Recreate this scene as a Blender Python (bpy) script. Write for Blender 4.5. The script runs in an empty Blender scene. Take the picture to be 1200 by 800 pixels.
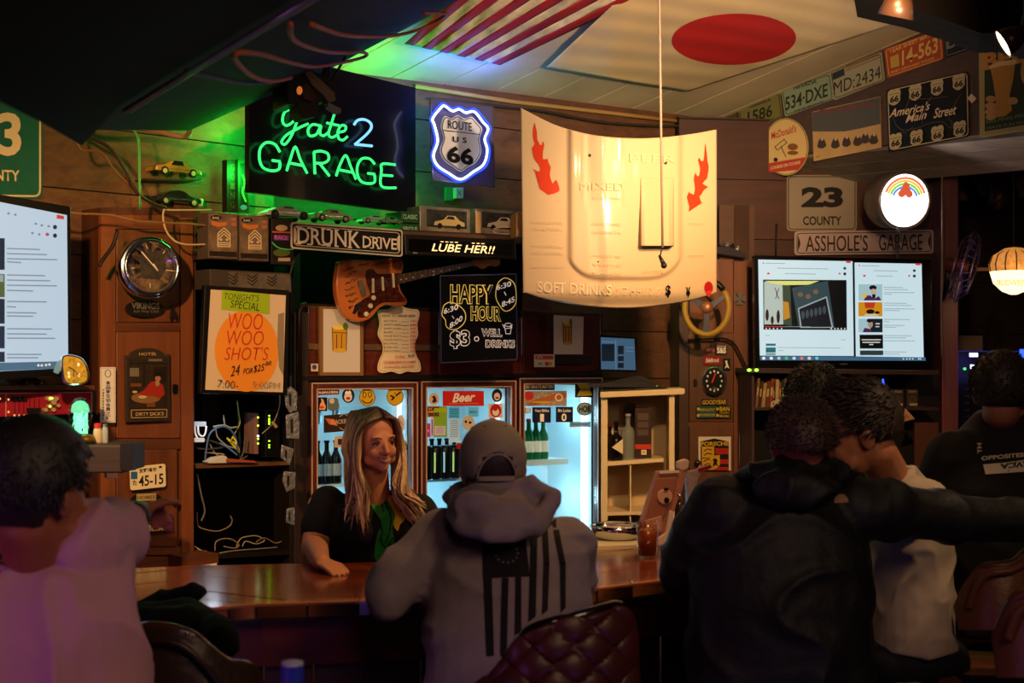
import bpy, bmesh, math, random
from mathutils import Vector, Matrix, noise
from mathutils.bvhtree import BVHTree
random.seed(7)
C = bpy.context.scene.collection
S = bpy.context.scene
F, HZ, CX, CZ = 1667.0, 425.0, 600.0, 1.77
V = Vector
# ---------------------------------------------------------------- camera
cd = bpy.data.cameras.new('camera'); cam = bpy.data.objects.new('camera', cd); C.objects.link(cam)
cam.location = (0, 0, CZ); cam.rotation_euler = (math.pi/2, 0, 0)
cd.sensor_width = 36; cd.lens = F*36/1200; cd.shift_y = 25/1200; cd.clip_start = .05; cd.clip_end = 60
cd.dof.use_dof = True; cd.dof.focus_distance = 6.6; cd.dof.aperture_fstop = 4.5
S.camera = cam
# ---------------------------------------------------------------- world and exposure
wd = bpy.data.worlds.new('world'); S.world = wd; wd.use_nodes = True
wd.node_tree.nodes['Background'].inputs[0].default_value = (.25, .13, .2, 1)
wd.node_tree.nodes['Background'].inputs[1].default_value = .008
S.view_settings.view_transform = 'Standard'; S.view_settings.look = 'None'
S.view_settings.exposure = 0.0; S.view_settings.gamma = 1; S.view_settings.use_curve_mapping = False
def P(px, py, Y): return V(((px-CX)/F*Y, Y, CZ-(py-HZ)/F*Y))
# ---------------------------------------------------------------- lamps of the room and added fills
def lamp(name, kind, loc, power, col, aim=None, size=.1, cone=60, blend=.5, size_y=None, diff=1, spec=1):
    l = bpy.data.lights.new(name, kind); o = bpy.data.objects.new(name, l); C.objects.link(o)
    l.energy = power; l.color = col; o.location = loc
    if kind == 'AREA':
        l.size = size
        if size_y: l.shape = 'RECTANGLE'; l.size_y = size_y
    else: l.shadow_soft_size = size
    if kind == 'SPOT': l.spot_size = math.radians(cone); l.spot_blend = blend
    if aim is not None: o.rotation_euler = (V(aim)-V(loc)).to_track_quat('-Z', 'Y').to_euler()
    l.specular_factor = spec
    return o
WARM = (1, .56, .22); WARM2 = (1, .68, .38); PURP = (.72, .2, .8)
lamp('ceiling_spot_or_fill', 'SPOT', (-.3, 3.6, 3.0), 78, (1, .68, .42), P(720, 215, 6.9), .04, 26, .8)
lamp('ceiling_spot_or_fill', 'SPOT', (-.75, 3.7, 3.0), 620, WARM, P(440, 330, 7.0), .04, 50, .9)
lamp('ceiling_spot_or_fill', 'SPOT', (-1.3, 3.2, 2.6), 420, WARM, P(190, 400, 6.0), .04, 60, .9)
lamp('ceiling_spot_or_fill', 'SPOT', (1.3, 4.4, 2.7), 430, WARM2, P(850, 30, 6.3), .06, 70, .9)
lamp('ceiling_spot_or_fill', 'SPOT', (1.2, 4.4, 3.1), 360, WARM, P(830, 470, 8.3), .05, 60, .9)
lamp('bar_spot_or_fill', 'SPOT', (.55, 4.35, 3.1), 120, WARM, P(520, 600, 4.8), .05, 75, .9)
lamp('purple_neon_glow', 'AREA', (-2.6, .9, .9), 17, PURP, (-.4, 3.8, 1.15), 1.0)
lamp('ceiling_spot_or_fill', 'SPOT', (.2, 4.3, 3.0), 130, WARM2, P(560, 480, 7.2), .05, 50, .9)  # fill added to brighten the cooler doors, no fixture belongs to it
lamp('bar_spot_or_fill', 'SPOT', (1.75, 3.7, 2.9), 60, WARM2, P(1110, 610, 4.3), .05, 34, .9)  # fill added to brighten the grey tee and the right chairs
lamp('warm_room_glow', 'AREA', (1.5, 1.0, 2.8), 24, WARM2, (-.6, 3.8, 1.2), .8)
lamp('pink_fill_light', 'AREA', (.3, .6, 2.7), 7, (1, .5, .52), (-1.0, 2.9, 1.2), .6)  # unseen fill added for the lit side of the pink tee
lamp('blue_neon_glow', 'AREA', (.9, 1.6, .6), 2.2, (.12, .12, 1), (.15, 3.3, .9), .35)
# ---------------------------------------------------------------- materials
def lin(h):
    r = [int(h[i:i+2], 16)/255 for i in (0, 2, 4)]
    return tuple([(c/12.92 if c <= .04045 else ((c+.055)/1.055)**2.4) for c in r])+(1,)
MATS = {}
def M(h, rough=.6, metal=0, emit=0, spec=.3, alpha=1, trans=0, noise_=0, scale=8, bump=0, bscale=60, coat=0, ior=1.45):
    key = (h, rough, metal, emit, spec, alpha, trans, noise_, scale, bump, bscale, coat)
    if key in MATS: return MATS[key]
    m = bpy.data.materials.new('m_'+h); m.use_nodes = True; nt = m.node_tree; b = nt.nodes['Principled BSDF']; c = lin(h)
    b.inputs['Base Color'].default_value = c if emit < .4 else tuple(x*.15 for x in c[:3])+(1,); b.inputs['Roughness'].default_value = rough; b.inputs['Metallic'].default_value = metal
    b.inputs['Specular IOR Level'].default_value = spec; b.inputs['Coat Weight'].default_value = coat; b.inputs['Coat Roughness'].default_value = .08
    b.inputs['IOR'].default_value = ior
    if trans: b.inputs['Transmission Weight'].default_value = trans
    if alpha < 1: b.inputs['Alpha'].default_value = alpha
    if emit: b.inputs['Emission Color'].default_value = c; b.inputs['Emission Strength'].default_value = emit
    tc = nt.nodes.new('ShaderNodeTexCoord')
    if noise_:
        n = nt.nodes.new('ShaderNodeTexNoise'); n.inputs['Scale'].default_value = scale; n.inputs['Detail'].default_value = 5
        r = nt.nodes.new('ShaderNodeValToRGB'); r.color_ramp.elements[0].position = .3; r.color_ramp.elements[1].position = .72
        r.color_ramp.elements[0].color = tuple(x*(1-noise_) for x in c[:3])+(1,); r.color_ramp.elements[1].color = tuple(min(1, x*(1+noise_*.7)) for x in c[:3])+(1,)
        nt.links.new(tc.outputs['Object'], n.inputs['Vector']); nt.links.new(n.outputs['Fac'], r.inputs['Fac']); nt.links.new(r.outputs['Color'], b.inputs['Base Color'])
    if bump:
        n = nt.nodes.new('ShaderNodeTexNoise'); n.inputs['Scale'].default_value = bscale; n.inputs['Detail'].default_value = 4
        bp = nt.nodes.new('ShaderNodeBump'); bp.inputs['Strength'].default_value = bump; bp.inputs['Distance'].default_value = .01
        nt.links.new(tc.outputs['Object'], n.inputs['Vector']); nt.links.new(n.outputs['Fac'], bp.inputs['Height']); nt.links.new(bp.outputs['Normal'], b.inputs['Normal'])
    MATS[key] = m; return m
def wood(h1, h2, rough=.5, axis='X', sc=1.0, coat=0, rings=9, bump=.15):
    key = ('wood', h1, h2, rough, axis, sc, coat)
    if key in MATS: return MATS[key]
    m = bpy.data.materials.new('m_wood_'+h1); m.use_nodes = True; nt = m.node_tree; b = nt.nodes['Principled BSDF']
    tc = nt.nodes.new('ShaderNodeTexCoord'); mp = nt.nodes.new('ShaderNodeMapping')
    s = {'X': (.6, 7, 9), 'Y': (7, .6, 9), 'Z': (7, 7, .6)}[axis]; mp.inputs['Scale'].default_value = tuple(x*sc for x in s)
    n = nt.nodes.new('ShaderNodeTexNoise'); n.inputs['Scale'].default_value = 2.2; n.inputs['Detail'].default_value = 9; n.inputs['Roughness'].default_value = .65; n.inputs['Distortion'].default_value = .7
    r = nt.nodes.new('ShaderNodeValToRGB'); r.color_ramp.elements[0].position = .3; r.color_ramp.elements[1].position = .7
    r.color_ramp.elements[0].color = lin(h1); r.color_ramp.elements[1].color = lin(h2)
    oi = nt.nodes.new('ShaderNodeObjectInfo'); add = nt.nodes.new('ShaderNodeVectorMath'); add.operation = 'MULTIPLY_ADD'
    cmb = nt.nodes.new('ShaderNodeCombineXYZ')
    for i in range(3): nt.links.new(oi.outputs['Random'], cmb.inputs[i])
    add.inputs[1].default_value = (17, 23, 31)
    nt.links.new(cmb.outputs[0], add.inputs[0]); nt.links.new(tc.outputs['Object'], add.inputs[2])
    nt.links.new(add.outputs[0], mp.inputs['Vector']); nt.links.new(mp.outputs[0], n.inputs['Vector']); nt.links.new(n.outputs['Fac'], r.inputs['Fac'])
    hs = nt.nodes.new('ShaderNodeHueSaturation'); mr = nt.nodes.new('ShaderNodeMapRange'); mr.inputs['To Min'].default_value = .75; mr.inputs['To Max'].default_value = 1.25
    nt.links.new(oi.outputs['Random'], mr.inputs['Value']); nt.links.new(mr.outputs[0], hs.inputs['Value']); nt.links.new(r.outputs['Color'], hs.inputs['Color'])
    nt.links.new(hs.outputs[0], b.inputs['Base Color']); b.inputs['Roughness'].default_value = rough; b.inputs['Coat Weight'].default_value = coat; b.inputs['Coat Roughness'].default_value = .12
    bp = nt.nodes.new('ShaderNodeBump'); bp.inputs['Strength'].default_value = bump; bp.inputs['Distance'].default_value = .005
    nt.links.new(n.outputs['Fac'], bp.inputs['Height']); nt.links.new(bp.outputs['Normal'], b.inputs['Normal'])
    MATS[key] = m; return m
def glass_mat(h='ffffff', rough=.02, a=.12):
    key = ('glass', h, rough, a)
    if key in MATS: return MATS[key]
    m = bpy.data.materials.new('m_clear'); m.use_nodes = True; nt = m.node_tree; nt.nodes.remove(nt.nodes['Principled BSDF'])
    t = nt.nodes.new('ShaderNodeBsdfTransparent'); t.inputs[0].default_value = lin(h); g = nt.nodes.new('ShaderNodeBsdfGlossy'); g.inputs['Roughness'].default_value = rough
    mx = nt.nodes.new('ShaderNodeMixShader'); fr = nt.nodes.new('ShaderNodeLayerWeight'); pw = nt.nodes.new('ShaderNodeMath'); pw.operation = 'POWER'; pw.inputs[1].default_value = 4
    ad = nt.nodes.new('ShaderNodeMath'); ad.operation = 'MULTIPLY_ADD'; ad.inputs[1].default_value = .6; ad.inputs[2].default_value = a*.5
    nt.links.new(fr.outputs['Facing'], pw.inputs[0]); nt.links.new(pw.outputs[0], ad.inputs[0]); nt.links.new(ad.outputs[0], mx.inputs[0]); nt.links.new(t.outputs[0], mx.inputs[1]); nt.links.new(g.outputs[0], mx.inputs[2])
    nt.links.new(mx.outputs[0], nt.nodes['Material Output'].inputs[0]); MATS[key] = m; return m
BLACK = M('0a0a0b', .5); DARK = M('15110f', .6); WHITE = M('d8d4cc', .5); CREAM = M('d9c9a5', .5); CHROME = M('c9ccd0', .15, 1); SILVER = M('8d8f92', .35, 1)
CAB = wood('532a16', '75401f', .5, 'Z'); CABD = wood('42200f', '5d3219', .55, 'Z'); CABX = wood('4a2513', '6b3a1c', .5, 'X')
RED = M('a01c18', .5); YEL = M('d8a91c', .5); GRN = M('3f8f3a', .5); BLU = M('1b2c63', .5); ORG = M('d9661c', .5); TAN = M('b79b72', .55); GREY = M('55565a', .5)
BLKG = M('060607', .25)
# ---------------------------------------------------------------- builders
def fixinv(parent):
    return parent.matrix_basis.inverted() if parent.parent is None else (parent.parent.matrix_basis @ parent.matrix_basis).inverted()
def link(name, me, mat, parent=None, smooth=False, world=True, kind=None, label=None):
    """one mesh object; WORLD: its coordinates are the world's and are moved into the frame of its parent"""
    if parent is not None and world: me.transform(fixinv(parent))
    o = bpy.data.objects.new(name, me); C.objects.link(o)
    if mat is not None:
        for m_ in (mat if isinstance(mat, (list, tuple)) else [mat]): me.materials.append(m_)
    if parent is not None: o.parent = parent
    if smooth: me.polygons.foreach_set('use_smooth', [True]*len(me.polygons))
    if kind: o['kind'] = kind
    if label: o['label'] = label
    return o
def tag(o, label=None, cat=None, group=None, kind=None):
    if label: o['label'] = label
    if cat: o['category'] = cat
    if group: o['group'] = group
    if kind: o['kind'] = kind
    return o
def empty(name, label, cat, loc, rz=0, group=None):
    o = bpy.data.objects.new(name, None); C.objects.link(o); o.location = loc; o.rotation_euler = (0, 0, rz); o.empty_display_size = .05
    return tag(o, label, cat, group)
def dup(r, loc, label=None, rz=None, level=0):
    c = r.copy(); C.objects.link(c); c.location = loc
    if rz is not None: c.rotation_euler = (0, 0, rz)
    if label: c['label'] = label
    for ch in list(r.children):
        d = ch.copy(); C.objects.link(d); d.parent = c
        for g in list(ch.children): e = g.copy(); C.objects.link(e); e.parent = d
    return c
class B:
    def __init__(s): s.bm = bmesh.new(); s.mi = 0
    def face(s, vs):
        try: f = s.bm.faces.new(vs); f.material_index = s.mi; return f
        except ValueError: return None
    def box(s, c, d, rot=None):
        c = V(c); R = rot or Matrix.Identity(3); vs = []
        for z in (-1, 1):
            for x, y in ((-1, -1), (1, -1), (1, 1), (-1, 1)): vs.append(s.bm.verts.new(c+R@V((x*d[0]/2, y*d[1]/2, z*d[2]/2))))
        for f in ((3, 2, 1, 0), (4, 5, 6, 7), (0, 1, 5, 4), (1, 2, 6, 5), (2, 3, 7, 6), (3, 0, 4, 7)): s.face([vs[i] for i in f])
        return s
    def rings(s, rs, cap=True, closed=False):
        vr = [[s.bm.verts.new(p) for p in r] for r in rs]; n = len(vr[0])
        for a, b in zip(vr, vr[1:]+([vr[0]] if closed else [])):
            for i in range(n): s.face([a[i], a[(i+1) % n], b[(i+1) % n], b[i]])
        if cap and not closed: s.face(vr[0][::-1]); s.face(vr[-1])
        return s
    def tube(s, pts, r, n=8, cap=True, closed=False):
        pts = [V(p) for p in pts]; rr = r if isinstance(r, (list, tuple)) else [r]*len(pts); rs = []; up = None
        for i, p in enumerate(pts):
            if closed: d = pts[(i+1) % len(pts)]-pts[i-1]
            else: d = pts[min(i+1, len(pts)-1)]-pts[max(i-1, 0)]
            d = d.normalized() if d.length > 1e-9 else V((0, 0, 1))
            if up is None: up = V((0, 0, 1)) if abs(d.z) < .9 else V((1, 0, 0))
            a = d.cross(up); a = a.normalized() if a.length > 1e-6 else V((1, 0, 0)); b = a.cross(d).normalized(); up = b
            rs.append([p+(a*math.cos(t)+b*math.sin(t))*rr[i] for t in (2*math.pi*k/n for k in range(n))])
        return s.rings(rs, cap, closed)
    def cone(s, p0, p1, r0, r1, n=16): return s.tube([p0, p1], [r0, r1], n)
    def lathe(s, prof, c, n=24, axis=V((0, 0, 1))):
        c = V(c); z = V(axis).normalized(); x = z.orthogonal().normalized(); y = z.cross(x)
        return s.rings([[c+z*h+(x*math.cos(t)+y*math.sin(t))*max(r, 1e-4) for t in (2*math.pi*k/n for k in range(n))] for r, h in prof])
    def ball(s, c, r, R=None, n=16, m=10):
        c = V(c); r = r if isinstance(r, (list, tuple, Vector)) else (r, r, r); R = R or Matrix.Identity(3); rs = []
        for j in range(m+1):
            a = -math.pi/2+math.pi*j/m; q = max(math.cos(a), .004)
            rs.append([c+R@V((r[0]*q*math.cos(t), r[1]*q*math.sin(t), r[2]*math.sin(a))) for t in (2*math.pi*k/n for k in range(n))])
        return s.rings(rs)
    def cap(s, p0, p1, r0, r1, n=14): s.ball(p0, r0, n=n, m=8); s.ball(p1, r1, n=n, m=8); return s.cone(p0, p1, r0, r1, n)
    def chain(s, pts, rs, n=14):
        for (a, b, ra, rb) in zip(pts, pts[1:], rs, rs[1:]): s.cap(a, b, ra, rb, n)
        return s
    def prism(s, front, back):
        return s.rings([[V(p) for p in back], [V(p) for p in front]])
    def mesh(s, fix=True):
        if fix: bmesh.ops.recalc_face_normals(s.bm, faces=s.bm.faces)
        me = bpy.data.meshes.new('mesh'); s.bm.to_mesh(me); s.bm.free(); return me
    def obj(s, name, mat, parent=None, smooth=False, bevel=0, **k):
        o = link(name, s.mesh(), mat, parent, smooth, **k)
        if bevel:
            b = o.modifiers.new('bevel', 'BEVEL'); b.width = bevel; b.segments = 2; b.limit_method = 'ANGLE'
        return o
def clip(poly, n, d):
    """the part of a polygon in plan where n.p <= d"""
    out = []
    for i, a in enumerate(poly):
        b = poly[(i+1) % len(poly)]; fa = n[0]*a[0]+n[1]*a[1]-d; fb = n[0]*b[0]+n[1]*b[1]-d
        if fa <= 0: out.append(a)
        if (fa < 0 < fb) or (fb < 0 < fa): t = fa/(fa-fb); out.append((a[0]+(b[0]-a[0])*t, a[1]+(b[1]-a[1])*t))
    return out
def planks(poly, dr, w, zf, th, mat, parent, name='plank', gap=.004, ln=None, sunk=0):
    dr = V((dr[0], dr[1])).normalized(); nr = V((-dr.y, dr.x)); ds = [nr.x*p[0]+nr.y*p[1] for p in poly]; k = math.floor(min(ds)/w); row = 0
    while k*w < max(ds):
        q = clip(clip(poly, (nr.x, nr.y), (k+1)*w-gap), (-nr.x, -nr.y), -k*w); k += 1; row += 1
        if len(q) < 3: continue
        segs = [q]
        if ln:
            ls = [dr.x*p[0]+dr.y*p[1] for p in q]; a = min(ls)-ln*random.random(); segs = []
            while a < max(ls):
                g = clip(clip(q, (dr.x, dr.y), a+ln-gap), (-dr.x, -dr.y), -a); a += ln
                if len(g) >= 3: segs.append(g)
        for g in segs:
            dz = random.uniform(-1, 1)*.0008
            b = B(); b.prism([(x, y, zf(x, y)+dz) for x, y in g], [(x, y, zf(x, y)-th) for x, y in g]); b.obj(name, mat, parent)
class Pl:
    """a vertical wall plane Y = c + t X"""
    def __init__(s, c, t): s.c, s.t = c, t; s.th = math.atan(t); s.n = V((math.sin(s.th), -math.cos(s.th), 0)); s.e = V((math.cos(s.th), math.sin(s.th), 0))
    def off(s, d): return Pl(s.c-d/math.cos(s.th), s.t)
    def Y(s, px): return s.c/(1-s.t*(px-CX)/F)
    def at(s, px, py, off=0):
        q = s.off(off) if off else s; return P(px, py, q.Y(px))
    def xy(s, X, off=0): q = s.off(off); return V((X, q.c+q.t*X, 0))
def thru(px, Y, t): return Pl(Y*(1-t*(px-CX)/F), t)
A = Pl(7.396, .68)         # fridge fronts
AB = Pl(8.0, .68)          # wall behind
L = Pl(7.76, 1.0)          # left cabinet fronts
LB = Pl(8.05, 1.0)         # left upper wall
R = thru(840, 8.6, .15)    # right wall
def rnd(pts, r, n=4):
    out = []; m = len(pts)
    for i in range(m):
        p = V(pts[i]); a = V(pts[i-1]); b = V(pts[(i+1) % m]); ra = min(r, (a-p).length/2.1); rb = min(r, (b-p).length/2.1)
        p0 = p+(a-p).normalized()*ra; p1 = p+(b-p).normalized()*rb
        for k in range(n+1):
            t = k/n; q = p0.lerp(p, t).lerp(p.lerp(p1, t), t); out.append((q.x, q.y))
    return out
def ell(cx, cy, rx, ry, n=28, a0=0, a1=360): 
    full = abs(a1-a0) >= 360
    return [(cx+rx*math.cos(math.radians(a0+(a1-a0)*k/(n if full else n-1))), cy+ry*math.sin(math.radians(a0+(a1-a0)*k/(n if full else n-1)))) for k in range(n)]
def rc(x0, y0, x1, y1, s=0):   # rectangle in the photo frame; s is the slope of its level edges
    d = s*(x1-x0)/2; return [(x0, y0-d), (x1, y0+d), (x1, y1+d), (x0, y1-d)]
def textmesh(s, bold=0, spacing=1, shear=0):
    c = bpy.data.curves.new('t', 'FONT'); c.body = s; c.offset = bold; c.space_character = spacing; c.shear = shear; c.resolution_u = 3; c.space_line = .9
    o = bpy.data.objects.new('t', c); me = bpy.data.meshes.new_from_object(o); bpy.data.objects.remove(o); bpy.data.curves.remove(c); return me
class Sign:
    """a thing on a vertical plane; its shapes are given where the photograph shows them and meet that plane"""
    def __init__(s, name, label, cat, pl, px, py, off=.02, group=None, root=None, lift=0):
        s.pl = pl; s.o = off; s.k = 0
        s.r = root or empty(name, label, cat, pl.at(px, py, off), pl.th, group)
    def pt(s, px, py, o=0): return s.pl.at(px, py, s.o+o)
    def poly(s, name, pts, mat, th=.012, o=0, round=0, parent=None, bevel=0, label=None, hole=None):
        if round: pts = rnd(pts, round)
        b = B(); n = s.pl.n; f = [s.pt(x, y, o) for x, y in pts]
        if hole:
            g = [s.pt(x, y, o) for x, y in hole]; b.rings([[p-n*th for p in f], f, g, [p-n*th for p in g]], closed=True)
        else: b.prism(f, [p-n*th for p in f])
        return b.obj(name, mat, parent or s.r, bevel=bevel, label=label)
    def print(s, name, pts, mat, parent=None, o=None):
        s.k += 1; return s.poly(name, pts, mat, .0004, s.k*.0006 if o is None else o, parent=parent)
    def many(s, name, polys, mat, parent=None, o=None, join=False):
        s.k += 1; b = B(); n = s.pl.n; oo = s.k*.0006 if o is None else o
        for pts in polys:
            f = [s.pt(x, y, oo) for x, y in pts]; b.prism(f, [p-n*.0004 for p in f])
            if not join: b.obj(name, mat, parent or s.r); b = B()
        return b.obj(name, mat, parent or s.r) if join else b.bm.free()
    def text(s, t, a, b, h, mat, parent=None, bold=.02, shear=0, spacing=1, name='lettering', o=None, f=None, rot=None):
        s.k += 1; me = textmesh(t, bold, spacing, shear); xs = [v.co.x for v in me.vertices]; ys = [v.co.y for v in me.vertices]
        if not xs: return None
        x0, x1, y0, y1 = min(xs), max(xs), min(ys), max(ys); a = V(a); b = V(b); d = b-a; nrm = V((0, -1)) if rot is None else V(rot)
        oo = s.k*.0006 if o is None else o; f = f or (lambda x, y: s.pt(x, y, oo))
        for v in me.vertices:
            p = a+d*((v.co.x-x0)/max(x1-x0, 1e-6))+nrm*h*((v.co.y-y0)/max(y1-y0, 1e-6)-.5); v.co = f(p.x, p.y)
        return link(name, me, mat, parent or s.r)
    def tube(s, name, lines, r, mat, parent=None, o=.01, n=6, closed=False):
        b = B()
        for ln in lines: b.tube([s.pt(x, y, o) for x, y in ln], r, n, closed=closed)
        return b.obj(name, mat, parent or s.r, smooth=True)
    def line(s, name, lines, w, mat, parent=None, o=None, closed=False):
        s.k += 1; ps = []
        for ln in lines:
            seq = list(zip(ln, ln[1:]+([ln[0]] if closed else [])))
            if not closed: seq = seq[:len(ln)-1]
            for a, b in seq:
                a = V(a); b = V(b); d = b-a
                if d.length < 1e-6: continue
                d.normalize(); q = V((-d.y, d.x))*w/2; a2 = a-d*w*.25; b2 = b+d*w*.25; ps.append([tuple(a2+q), tuple(b2+q), tuple(b2-q), tuple(a2-q)])
        s.k -= 1; return s.many(name, ps, mat, parent, o, True)
def spline(pts, n=6, closed=False):
    out = []; m = len(pts)
    for i in range(m if closed else m-1):
        p = [V(pts[(i+j) % m]) if closed else V(pts[min(max(i+j, 0), m-1)]) for j in (-1, 0, 1, 2)]
        for k in range(n):
            t = k/n; q = .5*((2*p[1])+(-p[0]+p[2])*t+(2*p[0]-5*p[1]+4*p[2]-p[3])*t*t+(-p[0]+3*p[1]-3*p[2]+p[3])*t**3); out.append(tuple(q))
    if not closed: out.append(tuple(pts[-1]))
    return out
def spline3(pts, n=3):
    out = []; m = len(pts)
    for i in range(m-1):
        p = [pts[min(max(i+j, 0), m-1)] for j in (-1, 0, 1, 2)]
        for k in range(n): t = k/n; out.append(.5*((2*p[1])+(-p[0]+p[2])*t+(2*p[0]-5*p[1]+4*p[2]-p[3])*t*t+(-p[0]+3*p[1]-3*p[2]+p[3])*t**3))
    return out+[pts[-1]]
# ================================================================ SETTING
WU = wood('46291a', '6e4628', .7, 'X', 1, 0); WUG = WU
CEILM = M('b9a688', .6, noise_=.18, scale=2.5, bump=.1, bscale=14)
def zc(x, y): return 3.26+.28*(8.0-(y-.68*x))/1.209
def ceil_at(px, py, drop=0):
    u = (px-CX)/F; w = (HZ-py)/F      # x=uY z=CZ+wY
    k = .28/1.209; Y = (3.26-drop+k*8.0-CZ)/(w+k*(1-.68*u)); return P(px, py, Y)
fl = B(); fl.box((0, 5, -.06), (14, 16, .1)); flo = fl.obj('floor', M('1a120e', .5), None); tag(flo, 'dark wooden floor of the bar', None, None, 'structure')
planks([(-4, 1), (5, 1), (5, 12), (-4, 12)], (1, .6), .2, lambda x, y: .0, .02, wood('1d120b', '2a1a10', .45, 'X'), flo, 'plank', ln=3.2)
# ceiling of slanting boards
cdir = V((1.487, -1.15))
ce = B(); q = [(-4.5, 8.0-.68*4.5), (2.6, 8.0+.68*2.6), (6.5, 5.5), (5.5, 2.2), (-4.5, 2.2)]
ce.prism([(x, y, zc(x, y)+.03) for x, y in q], [(x, y, zc(x, y)+.08) for x, y in q]); ceo = ce.obj('ceiling', DARK); tag(ceo, 'sloping ceiling of cream painted boards', None, None, 'structure')
cq = clip([(-1.6, 3.4), (4.2, 3.4), (4.2, 9.6), (-1.6, 9.6)], (-.68, 1), 7.98)
for k in [0]:
    planks(cq, cdir, .31, lambda x, y: zc(x, y)+.02, .006, CEILM, ceo, 'board', gap=.01)
# upper walls of horizontal planks
def plankwall(name, label, pl, pxa, pxb, z0, z1, h, mat, th=.02):
    a = pl.xy(pl.at(pxa, 425).x); b = pl.xy(pl.at(pxb, 425).x); d = (b-a); w = d.length; d.normalize(); n = pl.n
    bb = B(); bb.prism([a+V((0, 0, z0)), b+V((0, 0, z0)), b+V((0, 0, z1)), a+V((0, 0, z1))], [p-n*.08 for p in (a+V((0, 0, z0)), b+V((0, 0, z0)), b+V((0, 0, z1)), a+V((0, 0, z1)))])
    o = bb.obj(name, DARK); tag(o, label, None, None, 'structure'); z = z0
    while z < z1-.01:
        zz = min(z+h-.006, z1); bb = B(); t = th+random.uniform(-.002, .002); q = [a+V((0, 0, z)), b+V((0, 0, z)), b+V((0, 0, zz)), a+V((0, 0, zz))]
        bb.prism([p+n*t for p in q], q); bb.obj('plank', mat, o); z += h
    return o
wb = plankwall('wall_back', 'back wall of stained horizontal planks above the fridges', AB, 318, 850, .0, 3.35, .28, WU)
wl = plankwall('wall_left', 'left wall of stained horizontal planks', LB, -260, 318, .0, 3.05, .28, WU)
wr = plankwall('wall_right', 'right wall of reddish brown planks behind the screen', R, 795, 1104, 0, 3.25, .36, wood('33170f', '452016', .6, 'X'))
# far room beyond the right wall
fr = plankwall('wall_far', 'dark wall of the room beyond', Pl(11.2, 0), 1040, 1420, 0, 3.4, .4, wood('2a1a12', '3b2517', .7, 'X'))
# post at the end of the right wall
b = B(); p = R.at(1106, 425, .1); b.box((p.x, p.y, 1.6), (.1, .26, 3.2)); b.obj('trim_1', wood('47202a', '5e2d33', .5, 'Z'), bevel=.006); tag(bpy.data.objects['trim_1'], 'plum painted post at the end of the right wall', None, None, 'structure')
# beam with the number plates: bottom level, top follows the ceiling
bs, be = P(841, 190, 8.87), P(1330, 142, 7.3); bd = (be-bs); bd.z = 0; be = bs+bd; bn = V((bd.y, -bd.x, 0)).normalized()
BM = Pl(bs.y-bd.y/bd.x*bs.x, bd.y/bd.x)
zb = bs.z
b = B(); rs = []
for t in (0, .25, .5, .75, 1):
    p = bs+bd*t; top = zc(p.x, p.y)+.02; w = .42
    rs.append([V((p.x, p.y, zb)), V((p.x, p.y, top)), V((p.x-bn.x*w, p.y-bn.y*w, top)), V((p.x-bn.x*w, p.y-bn.y*w, zb-.13))])
b.rings(rs); o = b.obj('trim_2', wood('3a2417', '4f3322', .6, 'X')); tag(o, 'boxed wooden beam running from the back wall over the right screen', None, None, 'structure')
for i in range(3):
    b = B(); q0 = bs-bn*(.02+.14*i); q1 = be-bn*(.02+.14*i); z = V((0, 0, -.02)); w = -bn*.134
    da = V((0, 0, -.13*(.02+.14*i)/.42)); db = V((0, 0, -.13*(.154+.14*i)/.42)); b.prism([q0+z+da, q1+z+da, q1+w+z+db, q0+w+z+db], [q0+da, q1+da, q1+w+db, q0+w+db]); b.obj('plank', wood('5c5048', '7d6f64', .45, 'X'), o)
# dark lowered ceiling panel at upper left with pipes
p1, p2, p3 = P(222, 153, 5.9), P(388, 80, 6.6), P(520, 10, 6.35)
nn = (p2-p1).cross(p3-p1).normalized()
def dk(px, py):
    d = V(((px-CX)/F, 1, (HZ-py)/F)); t = nn.dot(p1-V((0, 0, CZ)))/nn.dot(d); return V((0, 0, CZ))+d*t
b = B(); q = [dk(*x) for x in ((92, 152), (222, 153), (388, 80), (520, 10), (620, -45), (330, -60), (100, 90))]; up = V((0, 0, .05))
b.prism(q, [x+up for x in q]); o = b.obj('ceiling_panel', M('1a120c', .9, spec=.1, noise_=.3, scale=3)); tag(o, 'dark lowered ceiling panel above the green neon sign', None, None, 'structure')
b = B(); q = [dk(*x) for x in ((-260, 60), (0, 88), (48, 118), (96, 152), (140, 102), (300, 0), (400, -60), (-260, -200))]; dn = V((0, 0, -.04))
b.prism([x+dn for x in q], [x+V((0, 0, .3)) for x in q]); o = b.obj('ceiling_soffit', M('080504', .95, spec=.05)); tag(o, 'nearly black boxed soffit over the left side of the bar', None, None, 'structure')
for dx in (0, 7):
    nd = nn if nn.z < 0 else -nn; b = B(); b.tube([dk(132+dx, 105)+nd*.05, dk(210+dx, 55.5)+nd*.05, dk(300+dx, 0)+nd*.05, dk(390+dx, -56)+nd*.05], .005, 8); o = b.obj('conduit_pipe', SILVER, smooth=True)
    tag(o, 'thin grey conduit pipe along the soffit edge, %s of the two' % ('inner' if dx else 'outer'), 'pipe', 'conduit pipes')
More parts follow.
